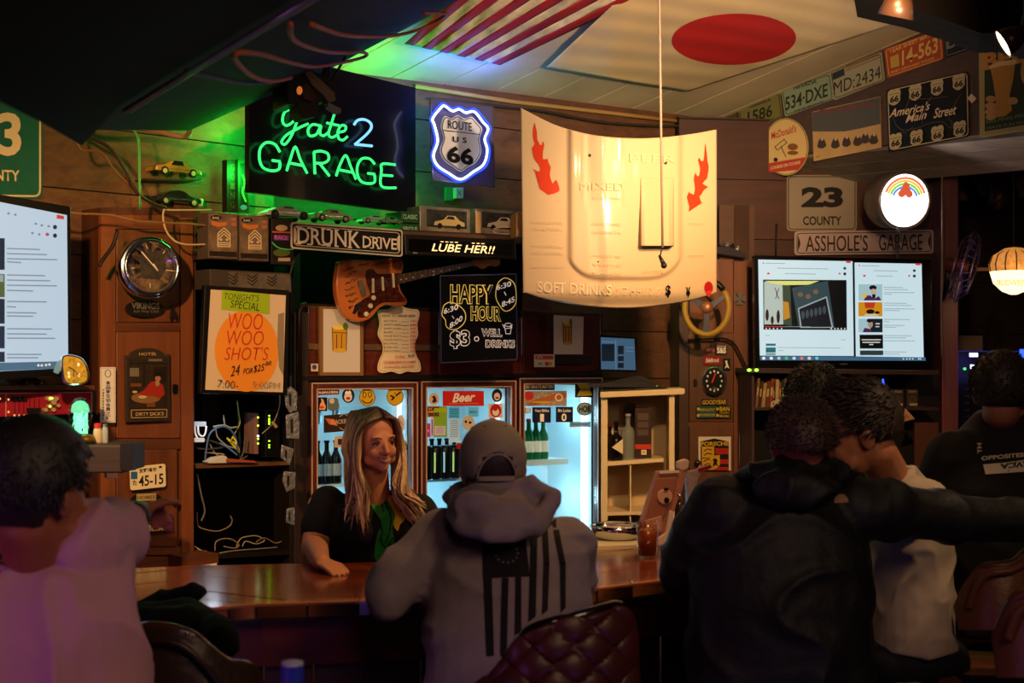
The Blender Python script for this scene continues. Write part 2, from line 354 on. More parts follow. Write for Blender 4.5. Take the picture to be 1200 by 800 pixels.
# yellow conduit and trim where back wall meets ceiling
b = B(); b.tube([AB.at(487, 101, .06), AB.at(600, 119, .06), AB.at(720, 133, .06), AB.at(812, 144, .06)], .012, 8); o = b.obj('wall_conduit', M('a8834a', .5), smooth=True); tag(o, 'pale conduit along the joint of back wall and ceiling', 'pipe')
b = B(); b.tube([AB.at(x, y, .1) for x, y in spline([(505, 115), (600, 126), (637, 130), (700, 142), (760, 147), (800, 148), (812, 156)], 4)], .008, 6); o = b.obj('power_cable', M('3a3028', .4), smooth=True); tag(o, 'dark cable sagging below the ceiling joint over the car hood', 'cable')
# black sheets added to give the shade of the recess under the long shelf
b = B(); q = [AB.at(225, 270, .07), AB.at(612, 276, .07), AB.at(612, 380, .07), AB.at(225, 400, .07)]; b.prism(q, [x-AB.n*.03 for x in q]); tag(b.obj('recess_shade_sheet', M('030303', .95, spec=.02)), 'black sheet added for the shade of the recess behind the guitar', None, None, 'structure')
b = B(); q = [LB.at(215, 268, .05), LB.at(322, 300, .05), LB.at(322, 665, .05), LB.at(215, 665, .05)]; b.prism(q, [x-LB.n*.02 for x in q]); tag(b.obj('recess_shade_sheet', M('030303', .95, spec=.02)), 'black sheet added for the shade of the recess behind the special board', None, None, 'structure')
# other side of the room so reflections have something to meet
b = B(); b.box((0, -1.6, 1.7), (9, .1, 3.6)); o = b.obj('wall_front', wood('241510', '331f16', .7, 'X')); tag(o, 'plain dark wall behind the viewer', None, None, 'structure')
# ================================================================ LEFT: cabinet column, screen, shelf, signs
# green road sign
s = Sign('road_sign', 'tall green road sign with cream numeral 3, high on the left wall', 'sign', LB, 10, 160, .03)
s.poly('panel', rc(-48, 88, 50, 232, .02), M('1f5a48', .4), .006, round=9); s.line('border', [rnd(rc(-46, 91, 47, 229, .02), 8)], 2.2, M('c8b98e'), closed=True)
s.text('3', (-2, 157), (25, 157.5), 51, M('d0bd93'), bold=.03); s.text('COUNTY', (-38, 204), (23, 206), 13, M('d0bd93')); s.line('emblem', [rc(-2, 101, 7, 113)], 1.6, M('6d6a55'), closed=True)
s.text('2', (-36, 157), (-8, 157), 51, M('d0bd93'), bold=.03)
# left screen
SL = thru(40, 5.35, 1.5)
s = Sign('television', 'large wall screen at the left edge showing a pale web page', 'screen', SL, 20, 340)
s.poly('casing', [(-130, 205), (83, 242), (84, 440), (-130, 452)], M('0c0c0e', .3), .05, -.004, bevel=.004)
s.poly('display', [(-125, 212), (78.5, 252), (80, 431), (-125, 441)], M('b9d3ea', .6, emit=.78), .004, 0)
DK = M('24344a', emit=.6); G1 = M('8393a8', emit=.7)
s.print('taskbar', [(-125, 428), (79.5, 423), (80, 431), (-125, 440)], M('4f7290', emit=.7))
s.print('close_button', [(66.5, 251.5), (75, 253), (75, 257), (66.5, 256)], M('c8402f', emit=.8))
s.many('toolbar_icon', [ell(x, y, 2.4, 2.6, 10) for x, y in ((64.5, 266), (64.5, 276))], DK)
s.many('toolbar_icon', [ell(x, y, 1.6, 1.4, 8) for x, y in ((10, 250), (18, 251.5), (42, 262), (49, 264), (57, 265), (38, 273), (46, 274.5))], G1)
s.print('toolbar_icon', ell(55.5, 274.5, 2.2, 2, 8), M('b04a60', emit=.8))
ls = []
for y, ws in ((291, 38), (297, 46), (303, 58), (306.5, 16), (322, 44), (328, 50), (334, 58), (340, 30), (353, 46), (359, 10), (366, 34), (370, 30), (385, 52), (391, 46), (396, 56), (415, 40), (419, 36)): ls.append([(8.5, y), (8.5+ws, y+1.2*(425-y)/130)])
s.line('text_line', ls, 1.3, G1)
s.many('thumbnail', [rc(-20, 279, 5.5, 316), rc(-20, 350, 5.5, 379), rc(-20, 382, 5.5, 408), rc(-20, 412, 5.5, 424)], DK); s.print('thumbnail', rc(-20, 321, 5.5, 348), M('5b6f3e', emit=.6)); s.print('thumbnail', rc(-20, 322, 4, 330), M('9fb6c0', emit=.6))
s.many('tray_icon', [ell(x, y, 1.5, 1.5, 8) for x, y in ((45, 428), (49, 428), (54, 427.5), (58, 427))], M('e6e2dc', emit=.8))
# shelf below the screen and what stands on it
LS = thru(60, 5.55, 1.15)
s = Sign('wall_shelf', 'reddish shelf with two boards under the left screen', 'shelf', LS, 20, 500)
s.poly('board', rc(-120, 451.5, 111, 457), wood('4a2417', '6a3622', .5, 'X'), .35, label=None); s.poly('board', rc(-120, 518, 86, 526), wood('4a2417', '6a3622', .5, 'X'), .35)
s.poly('back_panel', rc(-120, 457, 112, 520), DARK, .02, -.33)
def onL(px, py, back=.12): return LS.at(px, py, .02-back)
s = Sign('audio_mixer', 'red rack audio mixer with sliders under the left screen', 'mixer', LS, 40, 474, -.01)
s.poly('casing', [(-60, 459), (109.5, 457.5), (109, 484), (-60, 491)], M('7e1626', .4), .2, bevel=.004)
s.line('border', [[(-60, 461), (7, 461), (7, 488)], [(7, 461), (107.5, 459.5), (107, 482)]], .7, M('c08a7a'))
s.many('slider_slot', [rc(x, 467, x+.9, 486) for x in (17, 22, 27.5, 34.5, 40, 45.5)], M('2b060b'))
for x, y in ((15.5, 467), (21.5, 467), (27.5, 467), (33, 480.5), (38.5, 480.5), (43.5, 480.5)): s.poly('slider_knob', rc(x, y-2.5, x+4.4, y+2.5), BLACK, .012, .012)
s.many('lamp_dot', [ell(x, y, 1.2, 1.2, 8) for x, y in ((10, 468), (10, 482.5), (17, 486.5), (22.5, 486.5), (28.5, 486), (34, 486), (39.5, 486), (0, 467))], M('ff9a55', emit=2))
for x, y, r in ((58, 467, 3), (63.5, 471, 3.2), (59, 476, 2.6), (66.5, 467, 2.6), (54, 480, 2.4), (63, 480, 2.4), (69, 475, 2.2)): s.poly('dial', ell(x, y, r, r, 12), M('8f7d5c', .4), .015, .015)
s.many('lamp_dot', [ell(60, 466.5, 2.6, 1.6, 8), ell(58.6, 476, 1.6, 1.2, 8)], M('c8ff5a', emit=3), o=.018)
# mirror clock on the shelf
s = Sign('desk_clock', 'small chrome desk clock with a mottled gold face on the left shelf', 'clock', thru(88, 5.3, .35), 88, 434)
s.poly('casing', spline([(73, 417), (85, 415.5), (98, 421), (104.5, 436), (103, 448), (88, 451.5), (75, 449), (72, 432)], 4, True), CHROME, .05, bevel=.006)
s.poly('dial', spline([(75, 419), (86, 418), (97, 423), (102, 436), (100.5, 446.5), (88, 449), (77.5, 446.5), (74.5, 432)], 4, True), M('8f7410', .35, noise_=.5, scale=60, emit=.25), .002, .003)
s.line('hands', [[(86.5, 433), (80.5, 430)], [(86.5, 433), (86, 441)], [(86.5, 433), (93, 440)]], 1, BLACK, o=.006)
s.many('markings', [ell(x, y, 1.4, 2.2, 8) for x, y in ((92, 427), (80.5, 437), (81, 441), (92.5, 439.5))], M('e8e6d0', .2), o=.005)
s.text('12', (82, 422), (88, 422), 3.5, M('6d5a14'), o=.005); s.text('6', (85, 446), (88, 446), 3.2, M('6d5a14'), o=.005); s.text('3', (97, 435), (99, 435), 3.2, M('6d5a14'), o=.005)
s = Sign('display_cube', 'small blue plastic clock back box beside the gold desk clock', 'box', thru(68, 5.33, .3), 68, 426)
s.poly('shell', [(62, 436), (66, 425), (74.5, 418), (72.5, 433), (68, 439)], M('4a7a9c', .4), .05, bevel=.004)
# model car on the shelf
def model_car(name, label, x0, x1, ybase, pl, off, body, group=None, h=None, kind='coupe', glow=0, wheel='b8a06a', group_=None):
    """a toy car seen from its side, sitting between two pixels of a shelf"""
    a = pl.at(x0, ybase, off); c = pl.at(x1, ybase, off); Ln = (c-a).length; mid = (a+c)/2; r = empty(name, label, 'model car', mid, pl.th, group)
    W = Ln*.42; hh = h or Ln*.3; wr_ = Ln*.085; bb = B()
    if kind == 'coupe': prof = [(-.5, .09), (-.5, .17), (-.46, .2), (-.3, .22), (-.2, .3), (-.02, .33), (.12, .3), (.24, .22), (.42, .19), (.49, .15), (.5, .09)]
    elif kind == 'wedge': prof = [(-.5, .07), (-.48, .14), (-.35, .2), (-.18, .27), (0, .28), (.12, .23), (.3, .17), (.45, .12), (.5, .07)]
    else: prof = [(-.5, .08), (-.5, .2), (-.45, .22), (-.22, .22), (-.14, .32), (.14, .32), (.24, .22), (.46, .2), (.5, .14), (.5, .08)]
    k = hh/(.33*Ln)
    def ring(y, s_, dz=0): return [V((x*Ln*s_, y, z*Ln*k+dz)) for x, z in prof]
    bb.rings([ring(-W/2, .94), ring(-W/2*.93, 1), ring(W/2*.93, 1), ring(W/2, .94)])
    bb.obj('body', body, r, smooth=False, world=False, bevel=Ln*.012)
    g = B(); gz = [(x*Ln*.97, z*Ln*k) for x, z in prof if z > .225]
    if len(gz) >= 2:
        x0_, x1_ = gz[0][0], gz[-1][0]; zt = max(z for _, z in gz); z0 = .225*Ln*k
        for sx in (-1, 1):
            y = sx*W/2*1.0
            g.prism([V((x0_+.02*Ln, y*1.005, z0)), V((x1_-.02*Ln, y*1.005, z0)), V((x1_*.6, y*1.005, zt*.96)), V((x0_*.6, y*1.005, zt*.96))], [V((x0_+.02*Ln, y*.9, z0)), V((x1_-.02*Ln, y*.9, z0)), V((x1_*.6, y*.9, zt*.96)), V((x0_*.6, y*.9, zt*.96))])
        g.obj('side_window', BLKG, r, world=False)
    for sx in (-.31, .3):
        for sy in (-1, 1):
            w = B(); cc = V((sx*Ln, sy*W*.46, wr_)); ax = V((0, sy, 0))
            w.mi = 0; w.lathe([(wr_, -W*.06), (wr_, W*.05), (wr_*.8, W*.06), (wr_*.55, W*.05)], cc, 14, ax); w.mi = 1; w.lathe([(wr_*.55, W*.045), (wr_*.55, W*.065), (wr_*.15, W*.07)], cc, 12, ax)
            w.obj('wheel', [BLACK, M(wheel, .3, .6)], r, world=False)
    b_ = B(); b_.box((0, -W*.5, .145*Ln*k), (Ln*.8, W*.02, .012*Ln)); b_.obj('side_trim', CHROME, r, world=False)
    return r
model_car('model_car', 'dark toy sports car on the shelf under the left screen', 22, 51, 451.5, LS, -.05, M('17120f', .2), kind='coupe')
s = Sign('tablet_stand', 'thin silver rail end lying on the shelf under the left screen', 'stand', LS, 4, 448, -.02); s.poly('rail', [(-6, 446), (3, 442), (13, 451), (-8, 451)], SILVER, .02)
# jellyfish lamp
jc = thru(93, 5.15, .8).at(94, 519, 0); r = empty('jellyfish_lamp', 'egg-shaped glass lamp with glowing green jellyfish on a brass base', 'lamp', jc)
k = 5.15/F; z0 = jc.z
b = B(); b.lathe([(10*k, 0), (17*k, 0), (18*k, 3*k), (16*k, 8*k), (13*k, 10*k), (8*k, 10*k)], jc-V((0, 0, .0)), 28); b.obj('base', M('8a6326', .35, .9), r, smooth=True)
b = B(); b.lathe([(7*k, 10*k), (10*k, 16*k), (13.5*k, 28*k), (13.5*k, 38*k), (11*k, 47*k), (6*k, 52.5*k), (1*k, 54*k)], jc, 28); b.obj('glass_shell', glass_mat('e6fff0', .03, .06), r, smooth=True)
gl = M('8affc0', emit=1.8); b = B(); b.lathe([(10*k, 36*k), (10.5*k, 39*k), (9*k, 45*k), (5*k, 49*k), (.5*k, 50*k)], jc, 24); b.obj('jellyfish_bell', M('7fe8b8', emit=1.0), r, smooth=True)
b = B()
for i in range(26):
    a = random.uniform(0, 6.28); rr = random.uniform(1, 9)*k; pts = []
    for j in range(8):
        pts.append(jc+V((math.cos(a)*rr+random.uniform(-1.6, 1.6)*k, math.sin(a)*rr+random.uniform(-1.6, 1.6)*k, (37-3.7*j)*k)))
    b.tube(pts, .55*k, 5)
b.obj('tentacle', gl, r, smooth=True)
lamp('jellyfish_light', 'POINT', jc+V((0, 0, 28*k)), .35, (.4, 1, .6), None, .02)
# spice jar with red cap, other jars
def jar(name, label, px, py, Y, rad, h, caph, glassm, capm, fill=None, group=None):
    c = P(px, py, Y); r = empty(name, label, 'jar', c, 0, group); b = B(); b.lathe([(rad*.9, 0), (rad, .004), (rad, h*.8), (rad*.75, h)], c, 18); b.obj('body', glassm, r, smooth=True)
    b = B(); b.lathe([(rad*.85, h), (rad*.85, h+caph), (rad*.6, h+caph+.002)], c, 18); b.obj('cap', capm, r); return r
jar('spice_jar', 'small clear spice jar with a red cap beside the jellyfish lamp', 114.5, 519, 5.2, .016, .055, .016, M('b8a58c', .2, alpha=.8), RED)
jar('salt_jar', 'small clear jar without a coloured cap, right of the red-capped jar', 123, 519, 5.2, .011, .06, .008, M('9aa4a6', .15, alpha=.7), SILVER)
# thick beam shelf under the lamp
b = B(); a0 = P(40, 535, 5.2); a1 = P(156, 535, 5.2); b.box(((a0.x+a1.x)/2, 5.22, a0.z), (a1.x-a0.x, .3, 32*5.2/F)); o = b.obj('timber_ledge', wood('1e130c', '33221a', .6, 'X'), bevel=.006); tag(o, 'dark heavy timber ledge carrying the jellyfish lamp', 'ledge')
b = B(); a1 = P(149, 535, 5.06); b.box((a1.x, 5.06, a1.z), (14*5.1/F, .03, 31*5.1/F)); b.obj('end_cap', BLACK, o)
s = Sign('junction_box', 'small pale junction box under the timber ledge', 'box', thru(131, 5.6, .5), 131, 555); s.poly('casing', rc(125, 549, 138, 560.5), M('c7b083', .5), .05, bevel=.003); s.text('0', (130, 553), (133, 553), 3, M('8a6a4a'))
# oriental banner sticker
s = Sign('paper_strip', 'white vertical paper strip with blue Japanese writing beside the cabinet', 'notice', L, 126, 462, .045)
s.poly('sheet', rc(117.5, 430, 135.5, 495), M('d8d2cc', .6), .002); s.line('border', [rc(118.8, 431.5, 134.2, 493.5)], .4, M('8a8a90'), closed=True)
s.tube('emblem', [ell(126.5, 437.5, 3.4, 4.4, 14)], .0013, BLU, closed=True, o=.0006)
JP = '食品衛生協会員之証'
for i, ch in enumerate(JP): s.text(ch, (123.8, 448.5+5.1*i), (129.6, 448.5+5.1*i), 4.6, BLU, o=.001)
for i, ch in enumerate('沖縄県中部食品衛生協会'): s.text(ch, (119.8, 457+3.3*i), (122.2, 457+3.3*i), 2.7, M('20222a'), o=.001)
# cabinet column
s = Sign('tall_cabinet', 'tall reddish brown wooden cabinet column left of the wiring niche', 'cabinet', L, 170, 460, 0)
s.poly('carcass', [(118, 243), (230, 243), (226, 668), (118, 672)], CABD, .5, -.02)
s.poly('stile', rc(118, 250, 135, 660), CAB, .02, .0); s.poly('stile', [(212, 255), (226, 255), (227, 656), (213, 658)], CAB, .02, .0)
for y0, y1 in ((252, 268), (378, 388), (514, 526), (640, 650)): s.poly('rail', rc(135, y0, 212, y1), CABX, .02, -.001)
s.poly('plinth', rc(118, 652, 228, 668), CABX, .03, .01)
d = s.poly('door', rc(136.5, 268.5, 210.5, 377.5, -.01), CAB, .02, .006, bevel=.004)
d2 = s.poly('door', rc(136.5, 388.5, 211, 513.5), CAB, .02, .006, bevel=.004)
s.poly('keyhole_plate', rnd([(202, 450), (209, 450), (208.5, 462), (203, 462)], 3), BLACK, .003, .01, parent=d2); s.poly('keyhole', ell(205.5, 454, 1.2, 2), CHROME, .003, .012, parent=d2)
d3 = s.poly('door', rc(136.5, 526.5, 208, 640.5), CAB, .02, .006, bevel=.004)
b = B(); kp = L.at(205.5, 588, .03); b.ball(kp, .016); b.cone(kp, kp-L.n*.025, .008, .008, 10); b.obj('knob', wood('2a140c', '3b1d10', .3), d3, smooth=True)
# chrome clock
ck = thru(173, 6.0, .62)
s = Sign('wall_clock', 'round chrome wall clock with deep rim on the cabinet column', 'clock', ck, 175, 311)
c = ck.at(177, 313, .02); n = ck.n; rr = 36*6/F
b = B(); b.lathe([(rr*.9, -.08), (rr*1.0, -.07), (rr*1.02, -.02), (rr*.96, .01), (rr*.92, .0), (rr*.9, .015), (rr*.84, .02), (rr*.8, .0), (rr*.77, -.012)], c, 48, n); b.obj('rim', CHROME, s.r, smooth=True)
b = B(); b.lathe([(0, -.02), (rr*.8, -.02), (rr*.8, -.012), (0, -.012)], c, 40, n); b.obj('dial', M('7a6248', .5, noise_=.5, scale=30), s.r)
s2 = Sign('', '', '', ck, 0, 0, .012, root=s.r); s2.print('photo_panel', rnd([(163, 297), (190, 293), (195, 314), (188, 327), (165, 326)], 4), M('3b3530', noise_=.6, scale=60))
s2.line('hands', [[(185, 317), (166, 295)], [(185, 317), (180, 309)]], 1.2, M('e8e0c8')); s2.line('hour_mark', [[(195, 316.5), (203, 317)], [(191, 297), (193, 294)], [(171, 287), (173, 291)], [(154, 314), (158, 314)], [(176, 337), (176, 332)]], .9, M('cbb98c'))
b = B(); b.lathe([(0, .0), (rr*.8, -.002)], c+n*.012, 40, n); b.obj('glass_front', glass_mat(), s.r)
# oval club plaque
s = Sign('oval_plaque', 'small dark oval plaque with raised letters under the chrome clock', 'plaque', L, 170, 361, .03)
s.poly('plate', ell(170, 361.5, 23, 10.5), M('2a2522', .35, .6), .008, bevel=.002); s.text('VIKINGS', (154, 358), (187, 358.5), 7.5, M('9a9088', .3, .7), bold=.03); s.text('Ash Way Club', (156, 365), (186, 365), 4.2, M('8a8078', .3, .7))
s = Sign('figure_sticker', 'tiny dark figure sticker right of the oval plaque', 'sticker', L, 204, 368, .03); s.poly('sheet', [(199, 373), (200, 365), (201, 358), (203, 357), (204, 362), (207, 367), (208.5, 372), (206, 375), (203, 371), (201, 377)], M('1a0f0a'), .002)
# tin pub sign
s = Sign('pub_sign', 'framed tin pub sign of a red-coated man at a table on the cabinet door', 'sign', L, 172, 450, .035)
s.poly('frame', [(147, 416)]+ell(173, 419, 22, 11.5, 14, 190, 350)+[(199, 414), (200, 493), (148, 495)], M('3a322a', .4, .3), .012, bevel=.003)
s.poly('picture', rc(151.5, 420, 196, 478, -.01), M('2c2118', .6, noise_=.4, scale=30), .002, .004)
s.k = 8; s.many('window_print', [rc(152, 431, 163, 441), rc(174, 420.5, 190, 423)], M('6b6555')); s.many('beam_print', [rc(151.5, 425, 196, 426.5), rc(168, 428, 170, 452), rc(180, 430, 195, 448)], M('1b130e'))
s.print('table_print', ell(171, 466, 17, 6.5), M('7d5b36')); s.print('coat_print', [(161, 461), (169, 457), (177, 447), (184, 446), (191, 451), (193, 462), (187, 467), (180, 464), (170, 464)], M('93251a')); s.print('face_print', ell(185, 443.5, 3.4, 3.8, 12), M('a06a44')); s.many('hat_print', [rc(180, 438.5, 190.5, 440.6), rc(182.5, 436, 188, 439)], M('120c09')); s.print('beard_print', ell(184.5, 449, 2.6, 3.6, 10), M('8f7c62')); s.many('plate_print', [ell(167, 465, 5, 1.8), ell(158, 459, 3, 1.4)], M('b8a57c'))
s.many('bench_print', [rc(153, 449, 166, 453), rc(172, 472, 182, 477)], M('6b3a22'))
s.line('name_frame', [rc(154, 480, 195.5, 489, -.02)], 1, M('a8895c'), closed=True); s.text("DIRTY DICK'S", (159, 485), (192, 484.4), 4.2, M('b89a6a')); s.text('HOTEL', (163, 414.8), (184, 414.6), 3.6, M('a8895c'))
# Japanese moped plate
s = Sign('number_plate', 'cream Japanese moped plate 45-15 on the lower cabinet door', 'number plate', L, 173, 559, .035)
s.poly('plate', [(152, 547), (194, 543), (194.5, 570), (153, 574.5)], M('d9cba6', .4), .003, round=3); s.text('45-15', (162.5, 564), (191.5, 560.5), 12.5, M('14140f'), bold=.02)
s.text('宜野湾市', (163, 551.5), (183.5, 549.6), 5, M('14140f')); s.text('た', (155.5, 565.7), (160.5, 565.2), 6, M('14140f')); s.print('sticker', rc(153.5, 552.5, 161, 561), M('235a8c')); s.many('bolt', [ell(157.5, 549.5, 2, 1.3, 8), ell(188, 547, 2, 1.3, 8)], M('1d1712'))
s = Sign('round_sticker', 'dark oval sticker with a pale label below the moped plate', 'sticker', L, 172, 587, .033); s.poly('sheet', ell(172, 588, 19.5, 12), M('120c0a'), .002); s.print('label', rc(160, 578, 183, 586.5, -.04), M('a08a5c')); s.print('drawing', [(176, 588), (190, 585), (191, 592), (184, 597), (177, 598)], M('c4ae8a')); s.text('HOMES', (161, 583), (182, 582), 4, M('5a4a30'))
s = Sign('bumper_sticker', 'purple bumper sticker reading SUCKS! GOT BEER? on the lower door', 'sticker', L, 182, 613, .033); s.poly('sheet', [(150, 605), (202, 601.5), (203, 621.5), (150, 626)], M('46204a'), .002)
s.text('LIFE SUCKS!', (153, 611.6), (198, 607.6), 8, M('e0c878'), bold=.03, shear=.1); s.text('GOT BEER?', (153, 620.8), (193, 617), 7.5, M('e0c878'), bold=.03)
s = Sign('white_trim_tag', 'short white strip at the foot of the cabinet column', 'label', L, 240, 650, .12); s.poly('strip', [(225, 664), (254, 659.5), (254, 665.5), (225, 670)], M('d8ccb0'), .02); s.poly('step', [(213, 652), (256, 648), (256, 660), (213, 666)], CABX, .2, -.002)
# upper display shelf with model cars
s = Sign('display_shelf', 'narrow brown shelf high above the chrome clock', 'shelf', LB, 190, 246, .12)
s.poly('board', [(140, 242), (248, 246), (248, 255), (140, 250)], wood('4a2a16', '6a4022', .5, 'X'), .14); s.poly('board', [(172, 208.5), (233, 210), (233, 212), (172, 210.5)], wood('2a180e', '3a2415', .5, 'X'), .1)
model_car('model_car', 'dark green toy sports car on the narrow brown shelf', 177, 231, 242.5, LB, .06, M('0c2118', .15, coat=.5), kind='coupe', wheel='d0c090')
model_car('model_car', 'golden tan toy sports car on the upper ledge of the narrow shelf', 176, 230, 208, LB, .06, M('8a6a1e', .2, coat=.5), kind='coupe', wheel='d0c090')
s = Sign('toy_figure', 'tiny pale toy figure on the end of the narrow brown shelf', 'toy', LB, 232, 242, .08)
b = B(); c = s.pt(233, 243); b.ball(c+V((0, 0, .012)), (.02, .02, .012)); b.ball(c+V((.012, 0, .028)), (.01, .01, .014)); b.ball(c+V((-.018, 0, .018)), (.012, .012, .01)); b.obj('body', M('b8a076', .5), s.r, smooth=True)
# vertical dark sign and small green one
s = Sign('vertical_sign', 'narrow dark vertical sign by the green neon glow', 'sign', LB, 272, 219, .1); s.poly('board', rc(266, 187, 279, 249), M('1d1210', .5), .04)
for i, ch in enumerate('GOING'): s.text(ch, (270, 196+11*i), (275, 196+11*i), 7.5, M('4a3226'))
s = Sign('framed_drawing', 'narrow green framed picture right of the vertical dark sign', 'picture', LB, 285, 222, .12); s.poly('frame', rc(279, 188, 292, 249), M('1a3018', .5), .02, hole=rc(281, 191, 290, 246)); s.poly('picture', rc(281, 191, 290, 246), M('0c120c'), .01, -.004); s.line('drawing', [spline([(284, 205), (287, 215), (284, 224), (288, 236)], 4)], 1.6, M('5fae4a')); s.print('print', ell(285.5, 243, 4, 3), M('4a6ac0'))
# loose cables at upper left
for i, (pts, r_, col, lab) in enumerate([
    ([(80, 138), (90, 150), (105, 160), (130, 175), (150, 205), (160, 225), (178, 238), (195, 244)], .007, '2a1c12', 'dark cable drooping from the soffit to the narrow shelf'),
    ([(86, 136), (88, 152), (95, 175), (118, 178), (135, 200), (150, 215)], .005, '6a4526', 'brown cable looping beside the green road sign'),
    ([(82, 128), (92, 143), (110, 148), (150, 149), (180, 153), (205, 159), (218, 160), (223, 152)], .012, '6a5238', 'thick pale conduit running along under the dark panel'),
    ([(157, 153), (162, 165), (163, 200), (164, 245)], .006, '3a7a2a', 'thin cable hanging down, coloured as if lit green'),  # green neon light put into the cable colour
    ([(60, 246), (90, 250), (118, 251), (135, 253), (160, 259), (175, 260), (215, 262), (245, 264)], .005, '7a5a3a', 'thin tan cord strung across above the chrome clock'),
    ([(248, 246), (200, 246), (192, 246), (192, 262), (200, 278), (215, 286), (244, 286)], .004, 'b8a078', 'pale cord looping right of the chrome clock'),
    ([(332, 380), (338, 330), (345, 305), (352, 297)], .004, 'c0a882', 'pale cord hanging between special board and guitar'),
    ([(138, 270), (132, 288), (120, 305), (117, 312)], .008, '20140e', 'short dark cable curving left of the chrome clock')]):
    b = B(); pl_ = thru(170, 6.0, 1.0) if i not in (6,) else A; b.tube([pl_.at(x, y, .05) for x, y in spline(pts, 5)], r_, 6); o = b.obj('cable', M(col, .5), smooth=True); tag(o, lab, 'cable')
# ================================================================ CENTRE
# neon garage sign board
GS = thru(390, 6.75, 1.2)
s = Sign('neon_sign', 'glossy black board with green neon lettering Gate 2 GARAGE', 'neon sign', GS, 390, 160, 0)
s.poly('board', [(292, 55), (487, 103), (487, 250), (292, 225)], M('040505', .3, coat=.35), .03)
NG = M('34f070', emit=1.7); NB = M('7ac8f8', emit=1.5)
def neon(lines, mat, r=.0062, name='neon_tube', lift=.035):
    for ln in lines: s.tube(name, [spline(ln, 5)], r, mat, o=lift, n=8)
neon([[(351, 131), (343, 128), (334, 131), (331, 141), (335, 147), (343, 143), (350, 132), (347, 145), (341, 160), (334, 169), (330, 166), (336, 158), (350, 150), (361, 145)],
      [(374, 147), (366, 146), (361, 152), (363, 159), (371, 157), (376, 147), (375, 156), (379, 159), (385, 155)],
      [(392, 133), (388, 146), (385, 157), (389, 161), (395, 158)], [(383, 144), (397, 147)],
      [(397, 155), (404, 153), (405, 148), (400, 147), (396, 154), (397, 162), (402, 164), (407, 160)]], NG, .006)
neon([[(415, 146), (419, 141), (427, 140), (434, 144), (435, 150), (430, 157), (422, 164), (416, 169)], [(416, 169), (436, 171)]], NB, .0065, 'neon_tube')
neon([[(328, 178), (322, 169), (312, 167), (305, 174), (304, 186), (308, 196), (318, 200), (327, 198), (328, 190)], [(328, 189), (319, 188)]], NG)
neon([[(336, 200), (340, 187), (346, 172), (352, 187), (360, 203)]], NG); neon([[(340, 191), (355, 194)]], NG)
neon([[(369, 204), (368, 178)], [(368, 178), (376, 177), (384, 180), (385, 187), (379, 191), (369, 191)], [(375, 192), (386, 206)]], NG)
neon([[(394, 206), (398, 194), (405, 182), (411, 195), (417, 210)], [(398, 199), (413, 202)]], NG)
neon([[(439, 192), (433, 186), (424, 186), (419, 194), (419, 205), (424, 213), (433, 215), (439, 213), (439, 205)], [(439, 204), (431, 203)]], NG)
neon([[(463, 193), (448, 192), (447, 200), (447, 218), (464, 220)], [(447, 205), (460, 206)]], NG)
s.tube('support_post', [[(x, y), (x+.2, y+.2)] for x, y in ((310, 168), (345, 175), (380, 180), (405, 185), (430, 188), (455, 192))], .004, DARK, o=.02)
# hidden neon lamps behind the board which light the wall and ceiling green
for i, (x, y, pw) in enumerate(((300, 215, 2.2), (345, 222, 2.2), (392, 228, 2), (440, 234, 1.8), (482, 232, 1.2), (285, 150, 3.2), (285, 200, 3), (340, 110, 2.0), (395, 92, 2.6), (440, 100, 2.2), (482, 125, 1.2))):
    lamp('neon_back_light', 'POINT', GS.at(x, y, -.2), pw*(1.9 if y > 145 else .9), (.01, 1, .06), None, .04, spec=0)
# projector and its bracket
s = Sign('projector', 'black ceiling projector rig hanging in front of the green neon sign', 'projector', thru(365, 6.0, .5), 365, 105)
s.poly('bracket', rc(380, 66, 384.5, 122), BLACK, .02, .0); s.poly('casing', [(336, 80), (352, 77), (352, 122), (336, 122)], M('0b0a0a', .4), .2, .03, bevel=.006)
s.poly('body', [(349, 122), (350, 132), (356, 139), (372, 136), (374, 120), (385, 118), (386, 104), (394, 110), (393, 98), (382, 90), (365, 82), (352, 80)], M('1b1512', .5), .12, 0, bevel=.004)
b = B(); c = s.pt(344, 80, .06); b.ball(c, .028); b.obj('lens', BLKG, s.r, smooth=True)
s.poly('plate', [(357, 84), (364, 82), (392, 108), (394, 117), (385, 120), (380, 112), (366, 100)], M('6b5a44', .4, .3), .02, .02, bevel=.003)
s.poly('plate', [(352, 100), (360, 96), (372, 114), (366, 120), (356, 116)], M('3a2a1e', .4, .3), .02, .025, bevel=.003)
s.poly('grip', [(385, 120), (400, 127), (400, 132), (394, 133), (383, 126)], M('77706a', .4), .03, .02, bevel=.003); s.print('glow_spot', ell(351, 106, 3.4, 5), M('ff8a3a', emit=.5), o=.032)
s.tube('strut', [[(388, 68), (384, 95)], [(405, 66), (386, 100)], [(340, 85), (330, 100), (318, 88)]], .006, BLACK, o=-.03)
for pts, lab in (([(330, 8), (332, 24), (345, 36), (375, 47), (400, 50), (418, 50), (425, 55), (410, 60), (385, 64), (360, 66), (330, 58), (300, 47), (272, 42), (265, 50), (285, 72), (310, 82), (335, 79)], 'orange brown cable looped under the dark ceiling panel'),
                 ([(355, 10), (390, 25), (420, 30), (455, 31), (485, 25), (508, 14), (518, 6), (505, 4), (490, 3)], 'dark red cable sagging across the ceiling panel'), ([(208, 64), (240, 72), (275, 82), (310, 84)], 'thin black cable below the conduit pipes')):
    b = B(); b.tube([dk(x, y)+nd*.04 for x, y in spline(pts, 5)], .007, 8); tag(b.obj('ceiling_cable', M('9a5030' if 'black' not in lab else '0c0a0a', .8), smooth=True), lab, 'cable')
